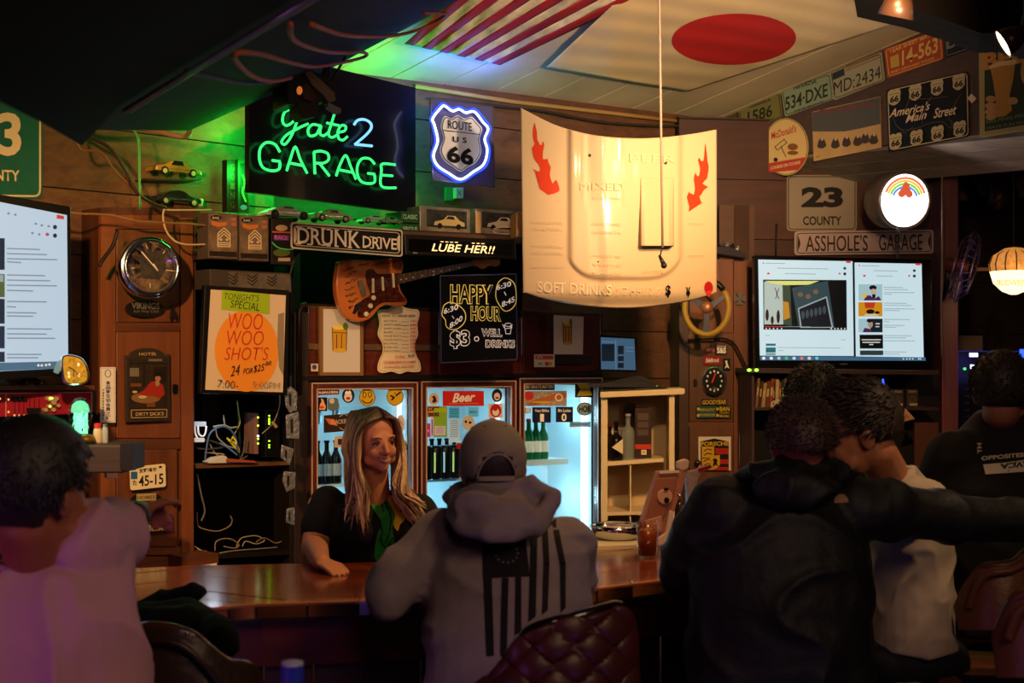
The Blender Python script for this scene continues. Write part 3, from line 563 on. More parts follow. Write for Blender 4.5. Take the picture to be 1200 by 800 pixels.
# Route 66 neon
R6 = thru(541, 7.25, .8)
s = Sign('neon_sign', 'white highway shield sign outlined by blue-white neon on a clear panel', 'neon sign', R6, 541, 165, 0)
s.poly('back_panel', [(505, 115.5), (577.5, 125), (579.5, 219), (507.5, 210.5)], M('56588a', .25), .012); s.line('frame', [[(505, 115.5), (577.5, 125), (579.5, 219), (507.5, 210.5)]], 1.6, M('8f93a8', .3, .8), closed=True)
sh = [(523, 137), (530, 139), (537, 135), (544, 139), (551, 137), (556, 143), (561, 149), (564.5, 153), (562, 162), (565, 175), (562, 188), (552, 196), (540, 200), (528, 196), (518, 189), (514, 178), (517, 165), (520, 152), (517, 148)]
sh = spline([(521, 136), (529, 139), (536, 135), (545, 139), (553, 137), (560, 144), (565, 151), (562, 163), (564, 178), (558, 190), (548, 196), (540, 201), (531, 195), (521, 188), (516, 176), (520, 162), (517, 148)], 4, True)
s.poly('shield', sh, M('d6d3d0', .4, emit=.1), .006, .01); s.k = 30
s.line('shield_border', [[(540+(x-540)*.94, 168+(y-168)*.95) for x, y in sh]], .9, BLACK, closed=True); s.line('shield_bar', [[(518.5, 152.5), (562.5, 157.5)]], .9, BLACK)
s.text('ROUTE', (525, 145.5), (553, 148.8), 10, BLACK, bold=.01); s.text('U S', (530.5, 163), (547, 164.5), 6.8, BLACK, bold=.03, spacing=1.1); s.text('66', (524, 180), (555, 184), 20, BLACK, bold=.04)
s.tube('neon_tube', [spline([(521, 124), (530, 130), (538, 128), (546, 132), (556, 131), (566, 143), (572, 151), (568, 163), (571, 176), (567, 192), (555, 201), (540, 210), (526, 203), (513, 194), (508, 182), (513, 165), (509, 146), (507, 139), (516, 127)], 5, True)], .0062, M('dfe6ff', emit=2.6), o=.04, closed=True, n=8)
s.tube('neon_tube_rim', [spline([(520, 121), (530, 127), (538, 125), (547, 129), (557, 128), (569, 141), (575, 151), (571, 163), (574, 176), (570, 194), (556, 204), (540, 213), (525, 206), (511, 196), (505.5, 182), (510, 165), (506.5, 147), (504.5, 138), (514, 124)], 5, True)], .0045, M('2a4cff', emit=2.2), o=.02, closed=True, n=8)
lamp('neon_back_light', 'POINT', R6.at(520, 118, -.12)+V((0, 0, .08)), 6, (.08, .16, 1), None, .05, spec=0); lamp('neon_back_light', 'POINT', R6.at(572, 124, -.12)+V((0, 0, .08)), 5, (.08, .16, 1), None, .05, spec=0)
s = Sign('wall_outlet', 'small outlet with a pale plug below the blue shield sign', 'outlet', AB, 533, 229, .03); s.poly('box', rc(522, 219, 532, 235), M('2f7a3a', .5), .03, .0, bevel=.003); s.poly('plug', rc(534, 219.5, 543.5, 232.5), M('b8ac98', .4), .03, .03, bevel=.004); s.line('cross', [[(536, 223), (541, 229)], [(541, 223), (536, 229)]], .9, M('77706a'), o=.032)
# boxes along the front shelf
SF = thru(430, 6.55, .72)     # front edge of the long shelf
s = Sign('long_shelf', 'long dark shelf above the guitar carrying boxes and model cars', 'shelf', SF, 430, 280, -.03)
s.poly('board', [(244, 305-14), (340, 262), (345, 262), (612, 276), (612, 281), (340, 270), (244, 302)], wood('2a180e', '3b2415', .5, 'X'), .3, -.06)
s.poly('rail', [(472, 271), (612, 277), (612, 285), (472, 279)], wood('4a2f1a', '6a4526', .5, 'X'), .03, -.01)
BX = thru(290, 6.25, .85)
def promo_box(x0, y0, x1, y1, lab, sl=.04):
    s = Sign('display_box', lab, 'box', BX, (x0+x1)/2, (y0+y1)/2, 0, 'boxed sets hanging left of the nameplate')
    s.poly('carton', rc(x0, y0, x1, y1, sl), M('4a3c32', .4), .1, bevel=.003)
    w = x1-x0; s.poly('face_panel', rc(x0+1, y0+1.5, x1-1, y1-2, sl), M('6e5a48', .35, noise_=.55, scale=18), .001, .001); s.k = 3
    s.print('base_print', rc(x0+1.5, y1-9, x1-1.5, y1-3, sl), M('221814', noise_=.5, scale=60)); s.print('logo_oval', ell(x0+9, y0+6, 6.5, 3), M('14100e')); s.text('BLACK', (x0+5, y0+6), (x0+13, y0+6.4), 2.6, M('c8c0b8'))
    s.print('banner', [(x0+3.5, y0+9.5), (x0+12, y0+11.5), (x0+22, y0+11), (x0+22, y0+15), (x0+12, y0+17), (x0+4, y0+14.5)], M('b86a32')); s.many('side_print', [rc(x1-8, y0+6, x1-2, y0+10), rc(x1-8, y0+11.5, x1-2, y0+16)], M('a0604a'))
    cx, cy = (x0+x1)/2+1, (y0+y1)/2+4; col = M('d2bf98', .4); L_ = []
    for k in range(3): L_.append([(cx-7, cy-4+3.6*k-3), (cx, cy-10.5+3.6*k-3), (cx+7, cy-4+3.6*k-3)])
    for k in range(3): L_.append([(cx-7.3, cy+4+2.2*k), (cx+7.3, cy+4.4+2.2*k)])
    L_ += [[(cx-7, cy-7), (cx-7.3, cy+8.5)], [(cx+7, cy-7), (cx+7.3, cy+9)]]; s.line('emblem', L_, 1.1, col); s.many('emblem', [ell(cx-3.5, cy+.5, 1.7, 1.3, 8), ell(cx+3.5, cy+.6, 1.7, 1.3, 8)], col)
promo_box(244, 249, 279, 303.5, 'dark carton with a chevron rank emblem, leftmost on the shelf end'); promo_box(280.5, 252, 315, 306, 'dark carton with a chevron rank emblem, beside the striped one')
s = Sign('display_box', 'dark carton with a pink and blue label left of the nameplate', 'box', BX, 331, 285, -.02); s.poly('carton', rc(318, 255, 344, 310, .04), M('1d1714', .4), .1, bevel=.003); s.print('oval_label', ell(330, 267, 7, 3.6), M('b89a7a')); s.print('stripe', rc(319, 271, 341, 273, .04), M('c0503a')); s.print('logo', rc(321, 275, 339, 281.5, .03), M('5a3a9a')); s.text('RACE', (322, 278), (337, 278.6), 4.6, M('d05a8a')); s.print('picture', ell(330, 296, 10, 4.5), M('4a5a2a')); s.line('swoosh', [spline([(319, 284), (326, 290), (336, 292), (343, 292)], 4)], 1.2, M('4fd06a')); s.print('tag_print', rc(326, 302, 340, 306), M('a88e78'))
s = Sign('display_box', 'wide flat grey carton with three chevron prints lying below', 'box', BX, 295, 326, -.04); s.poly('carton', [(246, 315), (341, 320), (342, 343), (246, 338)], M('3c332e', .4), .14, bevel=.003)
s.print('face_panel', [(268, 318), (340, 322), (341, 341), (268, 337.5)], M('5a4f48', noise_=.4, scale=20))
s.line('emblem', [[(cx-6, 321+4*k+i), (cx, 325+4*k+i), (cx+5, 320+4*k+i)] for i, cx in enumerate((274, 296, 319)) for k in range(3)], 1.2, M('16110f'))
# model cars on the shelf
model_car('model_car', 'long white and orange toy racing car above the nameplate, left end', 306, 361, 258, SF, -.1, M('a8b89a', .3), 'toy cars on the long shelf', kind='wedge', wheel='2a2a2a')
model_car('model_car', 'low toy car with dark wheels in the middle above the nameplate', 364, 409, 261, SF, -.1, M('7f9a6a', .3), 'toy cars on the long shelf', kind='sedan', wheel='8a8a80')
model_car('model_car', 'toy car coloured as if lit green at the right end above the nameplate', 421, 454, 263, SF, -.12, M('8ab88a', .3), 'toy cars on the long shelf', kind='wedge', wheel='9a9a90')  # body colour carries the green neon light
model_car('model_car', 'pale toy car behind the right end of the nameplate', 446, 469, 263, SF, -.05, M('5f8a5a', .3), 'toy cars on the long shelf', kind='coupe', wheel='9a9a90')
# nameplate DRUNK DRIVE
s = Sign('nameplate', 'black street plate with cream letters DRUNK DRIVE above the guitar', 'sign', thru(405, 6.42, .75), 405, 280, 0)
s.poly('plate', [(341, 260), (472, 269), (472, 301), (341, 291)], M('c9bb9d', .35), .005, round=4); s.k = 4
s.poly('field', [(342.8, 262), (470.4, 270.8), (470.4, 299), (342.8, 289.2)], M('0b0909', .6), .0004, .001, round=3); s.line('border', [rnd([(344.5, 264.2), (468.6, 272.8), (468.6, 296.8), (344.5, 287)], 5)], .8, M('d9c9a9'), closed=True)
s.text('DRUNK', (348.5, 275.5), (422, 281.3), 19, M('f0dfbc'), bold=.012); s.text('DRIVE', (425, 283), (465, 286.2), 13, M('f0dfbc'), bold=.012)
ser = []
for x, y, h, ws in ((350, 275.8, 19, 6), (363, 276.8, 19, 6), (379, 277.6, 19, 5), (385, 278.4, 19, 5), (394.5, 279, 19, 5), (410, 280.3, 19, 5)):
    for sg in (-1, 1): ser.append(rc(x-ws/2, y+sg*h/2-.8, x+ws/2, y+sg*h/2+.8, .07))
for x, y, h, ws in ((427, 283.3, 13, 4), (435.5, 284, 13, 4), (444, 284.7, 13, 4)):
    for sg in (-1, 1): ser.append(rc(x-ws/2, y+sg*h/2-.6, x+ws/2, y+sg*h/2+.6, .07))
s.many('serif', ser, M('f0dfbc'))
s.many('end_arc', [spline([(345, 266), (347.5, 270), (347.5, 281), (345, 286)], 3), spline([(468.2, 275), (465.5, 279), (465.5, 290), (468.2, 295)], 3)], M('d9c9a9'))
# cartons behind, the green light put into their colour
for i, (x0, y0, x1, y1, tx) in enumerate(((470, 248, 491, 261, 'CLASSIC'), (470, 262, 491, 273, 'SIRIOUS'))):
    s = Sign('flat_carton', '%s dark flat carton tinted as if lit green in the pair behind the nameplate end' % ('upper' if i == 0 else 'lower'), 'box', SF, 480, y0+5, -.12, 'pair of flat cartons tinted as if lit green'); s.poly('carton', rc(x0, y0, x1, y1, .06), M('20502a', .5), .15, bevel=.003); s.text(tx, (472, y0+5.5), (489, y0+6.4), 5.2, M('a8d8b0'))
# LED ticker
TK = thru(540, 6.85, .7)
s = Sign('led_ticker', 'long black LED ticker bar reading LUBE HER!! under the toy boxes', 'LED sign', TK, 540, 289, 0)
s.poly('casing', [(474, 274), (604, 281), (605, 304), (475, 298)], M('141110', .35), .06, bevel=.004); s.poly('window', [(479, 279.5), (600, 286), (600, 299.5), (479, 294.5)], M('080606', .15), .001, .001)
s.k = 4; s.text('LUBE HER!!', (506, 289.5), (580, 293), 9, M('ffcf80', emit=2.2), bold=.005, shear=.25); s.text('....  ...', (516, 283), (568, 285.5), .9, M('ffcf80', emit=2)); s.print('brand_mark', rc(484, 295.6, 489, 297), M('8a847c'))
lamp('ticker_glow', 'AREA', TK.at(540, 290, .08), .35, (1, .75, .4), TK.at(540, 290, 1), .4, size_y=.04)
# boxed model cars on top
BB = thru(545, 7.0, .7)
for x0, y0, x1, y1, lab, tx, c1, c2 in ((492, 243, 551, 274, 'clear-fronted model car box lettered MARIO-like name, left of the pair', 'MARTINI', 'c8b070', 'c0c6c8'), (557, 246, 611, 275, 'silver model car box with an oval badge, beside the wood block', '', 'c8b8a0', 'd8d8d8')):
    lab = 'silver printed model car box, %s of the two above the ticker' % ('left' if x0 < 500 else 'right')
    s = Sign('model_car_box', lab, 'box', BB, (x0+x1)/2, 259, 0, 'model car boxes above the ticker'); s.poly('carton', rc(x0, y0, x1, y1, .07), M('8a8272', .3, .3, noise_=.5, scale=14), .12, bevel=.003)
    s.poly('window', rc(x0+8, y0+3.5, x1-4, y1-7, .07), M('3a3a34', .15, noise_=.6, scale=25), .001, .001); s.k = 3
    cx = (x0+x1)/2+4; cy = (y0+y1)/2+1; s.print('car_print', [(cx-17, cy+4), (cx-16, cy), (cx-6, cy-2), (cx-1, cy-7), (cx+8, cy-6.5), (cx+13, cy-1), (cx+19, cy+2), (cx+19, cy+6)], M(c1, .4)); s.many('wheel_print', [ell(cx-10, cy+5, 3, 3.4, 12), ell(cx+12, cy+6.5, 3, 3.4, 12)], BLACK); s.print('wing_print', [(cx-3, cy-3), (cx, cy-6), (cx+6, cy-5.5), (cx+8, cy-2)], M('14181a'))
    if tx: s.text('MINICHAMPS', (x0+20, y1-3.6), (x1-12, y1-1.8), 4, M('b8905a'), bold=.03)
    else: s.line('badge', [ell((x0+x1)/2+9, y1-5, 16, 4)], 1, M('e8d8b0'), closed=True); s.text('HOT WHEELS', (x0+22, y1-5.4), (x1-8, y1-3.8), 3, M('d0a080')); s.many('strip_print', [rc(x0+.5, y0+2, x0+6.5, y0+27)], M('c8a070'))
s = Sign('wood_block', 'upright orange brown wood block against the edge of the car hood', 'block', thru(609, 6.95, .3), 609, 262); s.poly('block', [(605, 250), (614, 248), (614, 277), (605, 278)], wood('9a6420', 'b8822e', .5, 'Z'), .1, bevel=.003); s.text('&', (605.5, 272), (609, 272), 7, M('c8b8a0'))
# special board
SB = thru(288, 6.3, .8)
s = Sign('special_board', 'white board in a black frame announcing the shots special', 'board', SB, 287, 400, .02)
s.poly('frame', [(240, 334), (339, 340), (337, 463), (235, 461)], M('0c0a0b', .4), .03, 0, bevel=.003); s.poly('sheet', [(247, 339), (335, 346), (331.5, 459.5), (240.5, 456.5)], M('cdb79c', .6), .001, .002); s.k = 5
s.print('orange_circle', [(x, y) for x, y in ell(289, 411, 37.5, 48)], M('e08c2c', .6)); s.print('curl', [(326, 368), (333, 366), (332, 440), (327, 430), (325, 400)], M('8a7a66'))
s.print('green_note', [(260, 339.5), (316, 344.5), (315.5, 368), (259.5, 362.5)], M('93b41c', .6)); H = M('c1382a', .6); K_ = M('17120f', .6)
s.text("TONIGHT'S", (263, 346.5), (304, 349.5), 7.5, K_, shear=.25, bold=-.01); s.text('SPECIAL', (270, 355.5), (304, 360), 9, K_, shear=.25, bold=-.005)
s.text('WOO', (268, 376), (308, 377), 19, H, shear=.2, bold=-.01); s.text('WOO', (266, 395.5), (309, 396), 17, H, shear=.2, bold=-.01); s.text("SHOT'S", (263, 414), (315, 414), 15.5, H, shear=.25, bold=-.01)
s.text('24', (270, 435), (281, 433), 12, K_, shear=.25, bold=-.005); s.text('FOR', (285, 435), (296, 434), 6.5, K_, shear=.2, bold=-.005); s.text('$25⁰⁰', (297, 432), (318, 428), 11, K_, shear=.2, bold=-.005); s.text('7:00-', (255, 449), (279, 451), 9, M('4a4038'), shear=.15, bold=-.015); s.text('9:00PM', (296, 450.5), (328, 452), 8, M('a08c70'), shear=.1, bold=-.015)
# upper fridge header of red wood panels
HD = A.off(-.03)
s = Sign('header_panel', 'glossy red brown wood panel above the three coolers', 'panel', HD, 530, 405, 0)
RW = wood('3a130c', '5c2216', .3, 'X', 1, .4)
s.poly('backing', [(352, 355), (706, 368), (706, 442), (352, 445)], M('1c0b08', .5), .03, -.03)
for q in ([(361, 358), (405, 360), (405, 440), (361, 441)], [(406, 360), (515, 366), (515, 440), (406, 440)], [(516, 366), (612, 372), (612, 438), (516, 440)], [(613, 363), (704, 371), (704, 435), (613, 438)]): s.poly('panel', q, RW, .025, 0, bevel=.004)
for q in ([(361, 402), (375, 403), (375, 410), (361, 409)], [(427, 403), (515, 404), (515, 411), (427, 410)]): s.poly('metal_strip', q, M('9a7a5c', .3, .8), .01, .012)
b = B(); b.tube([HD.at(x, y, .02) for x, y in [(350, 462), (350, 365), (353, 359), (359, 357)]], .016, 8); b.obj('side_tube', M('2a1a16', .3), s.r, smooth=True)
# guitar: lies over the header, turned a little out of the plane
GT = thru(440, 6.85, .62)
s = Sign('electric_guitar', 'sunburst electric guitar with tortoiseshell pickguard covered in signatures', 'guitar', GT, 445, 345, .02)
body = spline([(396, 315), (399, 306), (415, 304), (435, 305), (452, 303), (468, 302), (473, 308), (472, 318), (468, 326), (470, 340), (477, 351), (476, 357), (468, 359), (455, 357), (445, 361), (434, 373), (420, 377), (405, 371), (397, 355), (394, 335)], 5, True)
# sunburst wood body
def burst():
    m = bpy.data.materials.new('m_sunburst'); m.use_nodes = True; nt = m.node_tree; b = nt.nodes['Principled BSDF']; tc = nt.nodes.new('ShaderNodeTexCoord'); mp = nt.nodes.new('ShaderNodeMapping')
    g = nt.nodes.new('ShaderNodeTexGradient'); g.gradient_type = 'SPHERICAL'; r = nt.nodes.new('ShaderNodeValToRGB'); c0 = s.r.matrix_basis.inverted()@s.pt(428, 338)
    mp.inputs['Location'].default_value = (-c0.x*3.4, 0, -c0.z*3.4); mp.inputs['Scale'].default_value = (3.4, .5, 3.4); r.color_ramp.elements[0].position = .08; r.color_ramp.elements[0].color = lin('2a120a'); r.color_ramp.elements[1].position = .6; r.color_ramp.elements[1].color = lin('b8662a')
    e = r.color_ramp.elements.new(.3); e.color = lin('9a4e20')
    nt.links.new(tc.outputs['Object'], mp.inputs[0]); nt.links.new(mp.outputs[0], g.inputs[0]); nt.links.new(g.outputs[0], r.inputs[0]); nt.links.new(r.outputs[0], b.inputs['Base Color']); b.inputs['Roughness'].default_value = .25; b.inputs['Coat Weight'].default_value = .5; return m
bd_ = s.poly('body', body, burst(), .045, 0, bevel=.006); s.k = 3
pg = spline([(429, 318), (437, 315), (444, 321), (470, 320), (466, 328), (468, 342), (476, 352), (464, 354), (447, 355), (434, 366), (424, 372), (419, 368), (424, 352), (434, 345), (430, 332)], 4, True)
s.poly('pickguard', pg, M('4a1a12', .25, noise_=.7, scale=70, coat=.5), .002, .004)
for q in ([(436, 326), (438.5, 326), (439, 343), (436, 343)], [(447, 324), (449.5, 324), (450.5, 340.5), (448, 340.5)], [(459.5, 320), (462, 320), (463, 337), (460.5, 337)]): s.poly('pickup', q, M('d8c8a0', .4), .008, .01, round=1)
s.poly('bridge', [(420, 329), (425, 327.5), (430, 346), (425, 348)], M('9a9488', .25, .9), .01, .014, bevel=.001)
for x, y in ((437, 349), (433.5, 358.5), (428.5, 368)):
    b = B(); c = s.pt(x, y, .006); b.lathe([(.013, 0), (.012, .01), (.009, .013), (.001, .013)], c, 16, GT.n); b.obj('knob', M('d8c8a0', .4), s.r, smooth=True)
s.poly('jack_plate', [(416, 357), (423, 353), (424, 357), (416, 368), (413, 367)], CHROME, .003, .006)
sg_ = []
random.seed(3)
for (x0, y0, x1, y1) in ((402, 318, 415, 312), (404, 325, 419, 316), (404, 332, 420, 326), (404, 340, 416, 335), (405, 347, 418, 343), (408, 354, 420, 350), (409, 361, 414, 357), (436, 311, 450, 308), (452, 308, 468, 306), (420, 311, 432, 309)):
    ln = []
    for i in range(15): t = i/14; ln.append((x0+(x1-x0)*t, y0+(y1-y0)*t+random.uniform(-2, 2)))
    sg_.append(ln)
s.line('signature', sg_, .55, M('120a08'), o=.003)
nk = [(466, 322), (555, 306), (556, 311), (467, 333)]
s.poly('neck', nk, M('4a3022', .4), .02, .012, bevel=.002); fr_ = []
for i in range(1, 20): t = 1-(1/2**(i/13)); t = t*1.55; x = 466+89*min(t, 1); yt = 322-16*min(t, 1); yb = 333-22*min(t, 1); fr_.append([(x, yt), (x+.3, yb)])
s.line('fret', fr_, .5, SILVER, o=.014); s.many('inlay', [ell(x, y, 1, 1, 8) for x, y in ((470, 327.5), (476, 326.5), (484, 325), (495, 322.8), (508, 318), (508, 322), (517, 317.5), (527, 315.8), (538, 313.5))], M('e0d8c0'), o=.0145)
s.poly('headstock', spline([(554, 305), (560, 304), (568, 304), (578, 302), (585, 303), (586, 309), (582, 312), (574, 311), (566, 315), (560, 312), (555, 311)], 3, True), M('a8703a', .35), .014, .008, bevel=.002)
for i in range(4): b = B(); b.ball(s.pt(562+6*i, 302.5-.4*i, .0), .007); b.obj('tuner', CHROME, s.r, smooth=True)
s.tube('string', [[(427, 331+2.2*i), (467, 324+1.5*i), (555, 306.5+.8*i)] for i in range(6)], .0005, SILVER, o=.019, n=4)
# framed pictures of beer mugs
def mug_print(s, x, y, w, h):
    s.print('mug_print', [(x-w/2, y-h/2), (x+w/2, y-h/2), (x+w*.46, y+h/2), (x-w*.46, y+h/2)], M('c08c1e')); s.print('foam_print', ell(x, y-h/2, w/2, h*.1), M('e0c050')); s.print('base_print', ell(x, y+h/2, w/2, h*.09), M('c8a03a'))
    s.line('outline', [[(x-w/2, y-h/2), (x-w*.46, y+h/2)], [(x+w/2, y-h/2), (x+w*.46, y+h/2)], [(x-w*.2, y-h*.2), (x-w*.2, y+h*.4)], [(x+w*.15, y-h*.2), (x+w*.13, y+h*.4)], [(x-w/2, y-h*.28), (x+w/2, y-h*.26)]], .8, M('4a3010')); s.print('lime_print', ell(x+w*.4, y-h*.55, w*.17, h*.16), M('4f7a2a'))
s = Sign('framed_picture', 'brown framed drawing of a beer mug under the guitar body', 'picture', HD, 400, 400, .03)
s.poly('frame', [(375, 359), (426, 359.5), (426, 440), (375, 440)], M('7a5636', .4), .02, .006, hole=[(378.5, 361.5), (422.5, 362), (422.5, 436), (378.5, 436)], bevel=0); s.poly('sheet', [(378, 361), (423, 361.5), (423, 436.5), (378, 436.5)], M('c3b9b0', .5), .006, 0); mug_print(s, 398, 397, 17, 27)
s = Sign('price_list', 'cream scallop-edged price list card right of the framed mug', 'notice', HD, 467, 400, .035)
sc_ = spline([(443, 366), (447, 363), (456, 362), (461, 359), (467, 357), (474, 360), (482, 362), (490, 363), (491.5, 370), (489, 380), (490, 392), (486, 402), (487, 414), (492, 424), (493, 434), (485, 436), (477, 435), (468, 438), (459, 435), (449, 437), (443, 434), (444, 424), (449, 412), (448, 402), (443, 392), (445, 380)], 3, True)
s.poly('card', sc_, M('d8c4a0', .5), .006, 0); s.line('border', [[(467.5+(x-467.5)*.93, 398+(y-398)*.95) for x, y in sc_]], .4, M('a86a3a'), closed=True)
s.text('HOW TO ORDER BEER', (448, 370), (487, 370), 2.8, K_)
for i in range(9): s.text(random.choice(['DRAFT LAGER', 'DARK ALE ....', 'HOUSE SHOTS', 'GIN & TONIC', 'RUM ........', 'BIG MUG ....']), (450, 376+4.4*i), (470, 376+4.4*i), 2, K_, bold=0); s.text('.......', (471, 377+4.4*i), (479, 377+4.4*i), .8, K_); s.text('%d.%02d' % (4+i % 4, 50), (481, 376+4.4*i), (487, 376+4.4*i), 2.6, H)
s.text('TOTAL', (463, 418), (475, 418), 3, H); s.text('$6.00', (478, 417), (486, 416.5), 3, K_); s.text('THE DRINKS BRING NO CHANGE', (449, 424), (487, 423.5), 2.6, H); s.text('DO NOT SWEAT GANG GUEST', (450, 429.5), (486, 429), 2.6, H)
# happy hour chalk board
s = Sign('chalkboard', 'black neon-marker board advertising happy hour well drinks', 'board', thru(560, 6.95, .55), 560, 372, 0)
s.poly('board', [(516, 323), (605, 321), (606, 421), (517, 425)], M('04040a', .7, spec=.1), .02, 0); s.line('frame', [[(516, 323), (605, 321), (606, 421), (517, 425)]], 1.3, M('3a3a5c', .3), closed=True)
Y1 = M('d8c060', emit=.35); W1 = M('d8d0cc', emit=.3)
def outline_text(t, a, b, h, mat, in_=M('04040a', .7, spec=.1), bold=.06):
    s.text(t, a, b, h, mat, bold=bold); s.k += 1; s.text(t, (a[0]+.7, a[1]), (b[0]-.7, b[1]), h-1.6, in_, bold=bold-.06 if False else .012)
outline_text('HAPPY', (527.5, 344.5), (578, 345), 23, Y1); outline_text('HOUR', (551.5, 367), (587.5, 368), 18, Y1); outline_text('$3', (527, 398), (551, 397), 22, W1); s.line('dot', [ell(558.5, 397, 2.6, 2.6, 8)], .9, W1, closed=True)
outline_text('WELL', (564, 389.5), (588.5, 390), 9.5, W1); outline_text('DRINKS', (569, 402.5), (603.5, 403), 9.5, W1)
s.line('cloud', [spline([(519, 362), (521, 357), (528, 354), (538, 358), (545, 366), (545, 376), (538, 384), (529, 386), (523, 382), (522, 375), (518, 369)], 4, True), spline([(583, 333), (590, 326), (597, 327), (603, 333), (605, 345), (604, 356), (598, 363), (591, 364), (585, 357), (581, 347)], 4, True)], .9, Y1, closed=True)
s.text('6:30', (520, 365), (537, 359), 6.5, W1); s.text('8:00', (527, 382), (542, 372), 6.5, W1); s.text('6:30', (582, 337), (599, 332), 6.5, W1); s.text('8:45', (588, 357), (603, 350), 6.5, W1); s.line('tick', [[(530, 370), (532, 373)], [(591, 342), (593, 346)], [(589, 380), (591, 384)], [(600, 380), (598, 384)], [(592, 385), (600, 384)]], .9, W1); s.line('glass_drawing', [[(591, 381), (593, 391), (598, 391), (600, 380)], ell(595.5, 380.5, 4, 2, 10)], .9, W1)
# pina drawing and card sticker
s = Sign('paper_drawing', 'white paper drawing of a tall beer glass between hood and coolers', 'picture', HD, 666, 392, .03); s.poly('sheet', [(649, 369), (684, 371), (683, 415), (649, 415)], M('cbbfb2', .5), .002); mug_print(s, 665, 390, 10, 24)
s = Sign('card_sticker', 'payment card sticker left of the black vent slot', 'sticker', HD, 637, 422, .03); s.poly('sheet', rc(626, 415, 650, 430), M('d8c8a8', .5), .002); s.print('red_band', rc(627.5, 416.5, 648.5, 421), M('b8402a')); s.text('JCB', (629, 418.8), (636, 418.8), 3, M('e8d8c0')); s.text('VISA', (630, 426), (636, 426), 2.6, M('2a2a4a')); s.many('circles', [ell(641, 426, 2.4, 2.4, 12)], M('c03a1c')); s.many('circles', [ell(645, 426, 2.4, 2.4, 12)], M('d8902a'))
s = Sign('vent_slot', 'narrow black vent slot right of the payment sticker', 'vent', HD, 672, 422, .025); s.poly('frame', rc(651, 417.5, 693, 427), M('0e0808', .5), .01, bevel=.002); s.line('slat', [[(654, 420), (690, 420.5)], [(654, 422.5), (690, 423)], [(654, 425), (690, 425.3)]], .6, M('3a1a14'))
s = Sign('tiny_sticker', 'tiny pale sticker with a blue dot left of the framed mug', 'sticker', HD, 368, 430, .03); s.poly('sheet', rc(364.5, 426, 373, 435), M('c8b088'), .002); s.print('dot', ell(368.5, 430, 2.6, 3), M('23409a'))
# ---------------------------------------------------------------- three coolers
FR = wood('3a1710', '57261a', .35, 'Z', 1, .3)
OR = ('first', 'second', 'third', 'fourth', 'fifth', 'sixth')
def bottle(name, label, c, h, col, lab=None, cap='c8a03a', group=None, kind='beer', mat=None, th=0):
    r = empty(name, label, 'bottle', c, th, group); k = h
    if kind == 'beer': pr = [(.0, 0), (.13, 0), (.135, .02), (.135, .55), (.11, .63), (.055, .76), (.05, .93), (.06, .94), (.06, .97), (.0, .97)]
    elif kind == 'square': pr = [(0, 0), (.17, 0), (.18, .02), (.18, .5), (.15, .6), (.06, .68), (.05, .9), (.065, .91), (.065, .97), (0, .97)]
    else: pr = [(0, 0), (.15, 0), (.155, .02), (.155, .6), (.12, .68), (.055, .74), (.05, .94), (.06, .95), (0, .97)]
    b = B(); b.lathe([(x*k, z*k) for x, z in pr], c, 14); b.obj('body', mat or M(col, .1, alpha=.9, emit=0), r, smooth=True)
    b = B(); b.lathe([(.065*k, .95*k), (.065*k, 1.0*k), (0, 1.0*k)], c, 10); b.obj('cap', M(cap, .3, .6), r)
    if lab:
        b = B(); b.lathe([(.139*k if kind != 'square' else .183*k, .18*k), (.139*k if kind != 'square' else .183*k, .46*k)], c, 14); b.obj('label', M(lab, .5), r)
    return r
def can(name, label, c, h, col, stripe, group):
    r = empty(name, label, 'can', c, 0, group); b = B(); k = h; b.lathe([(0, 0), (.17*k, 0), (.19*k, .04*k), (.19*k, .9*k), (.16*k, k), (0, k*.985)], c, 14); b.obj('body', M(col, .3, .4), r, smooth=True)
    b = B(); b.box(c+V((-.02*k, -.19*k, .5*k)), (.05*k, .01, .6*k)); b.obj('stripe', M(stripe, .4, emit=.3), r); return r
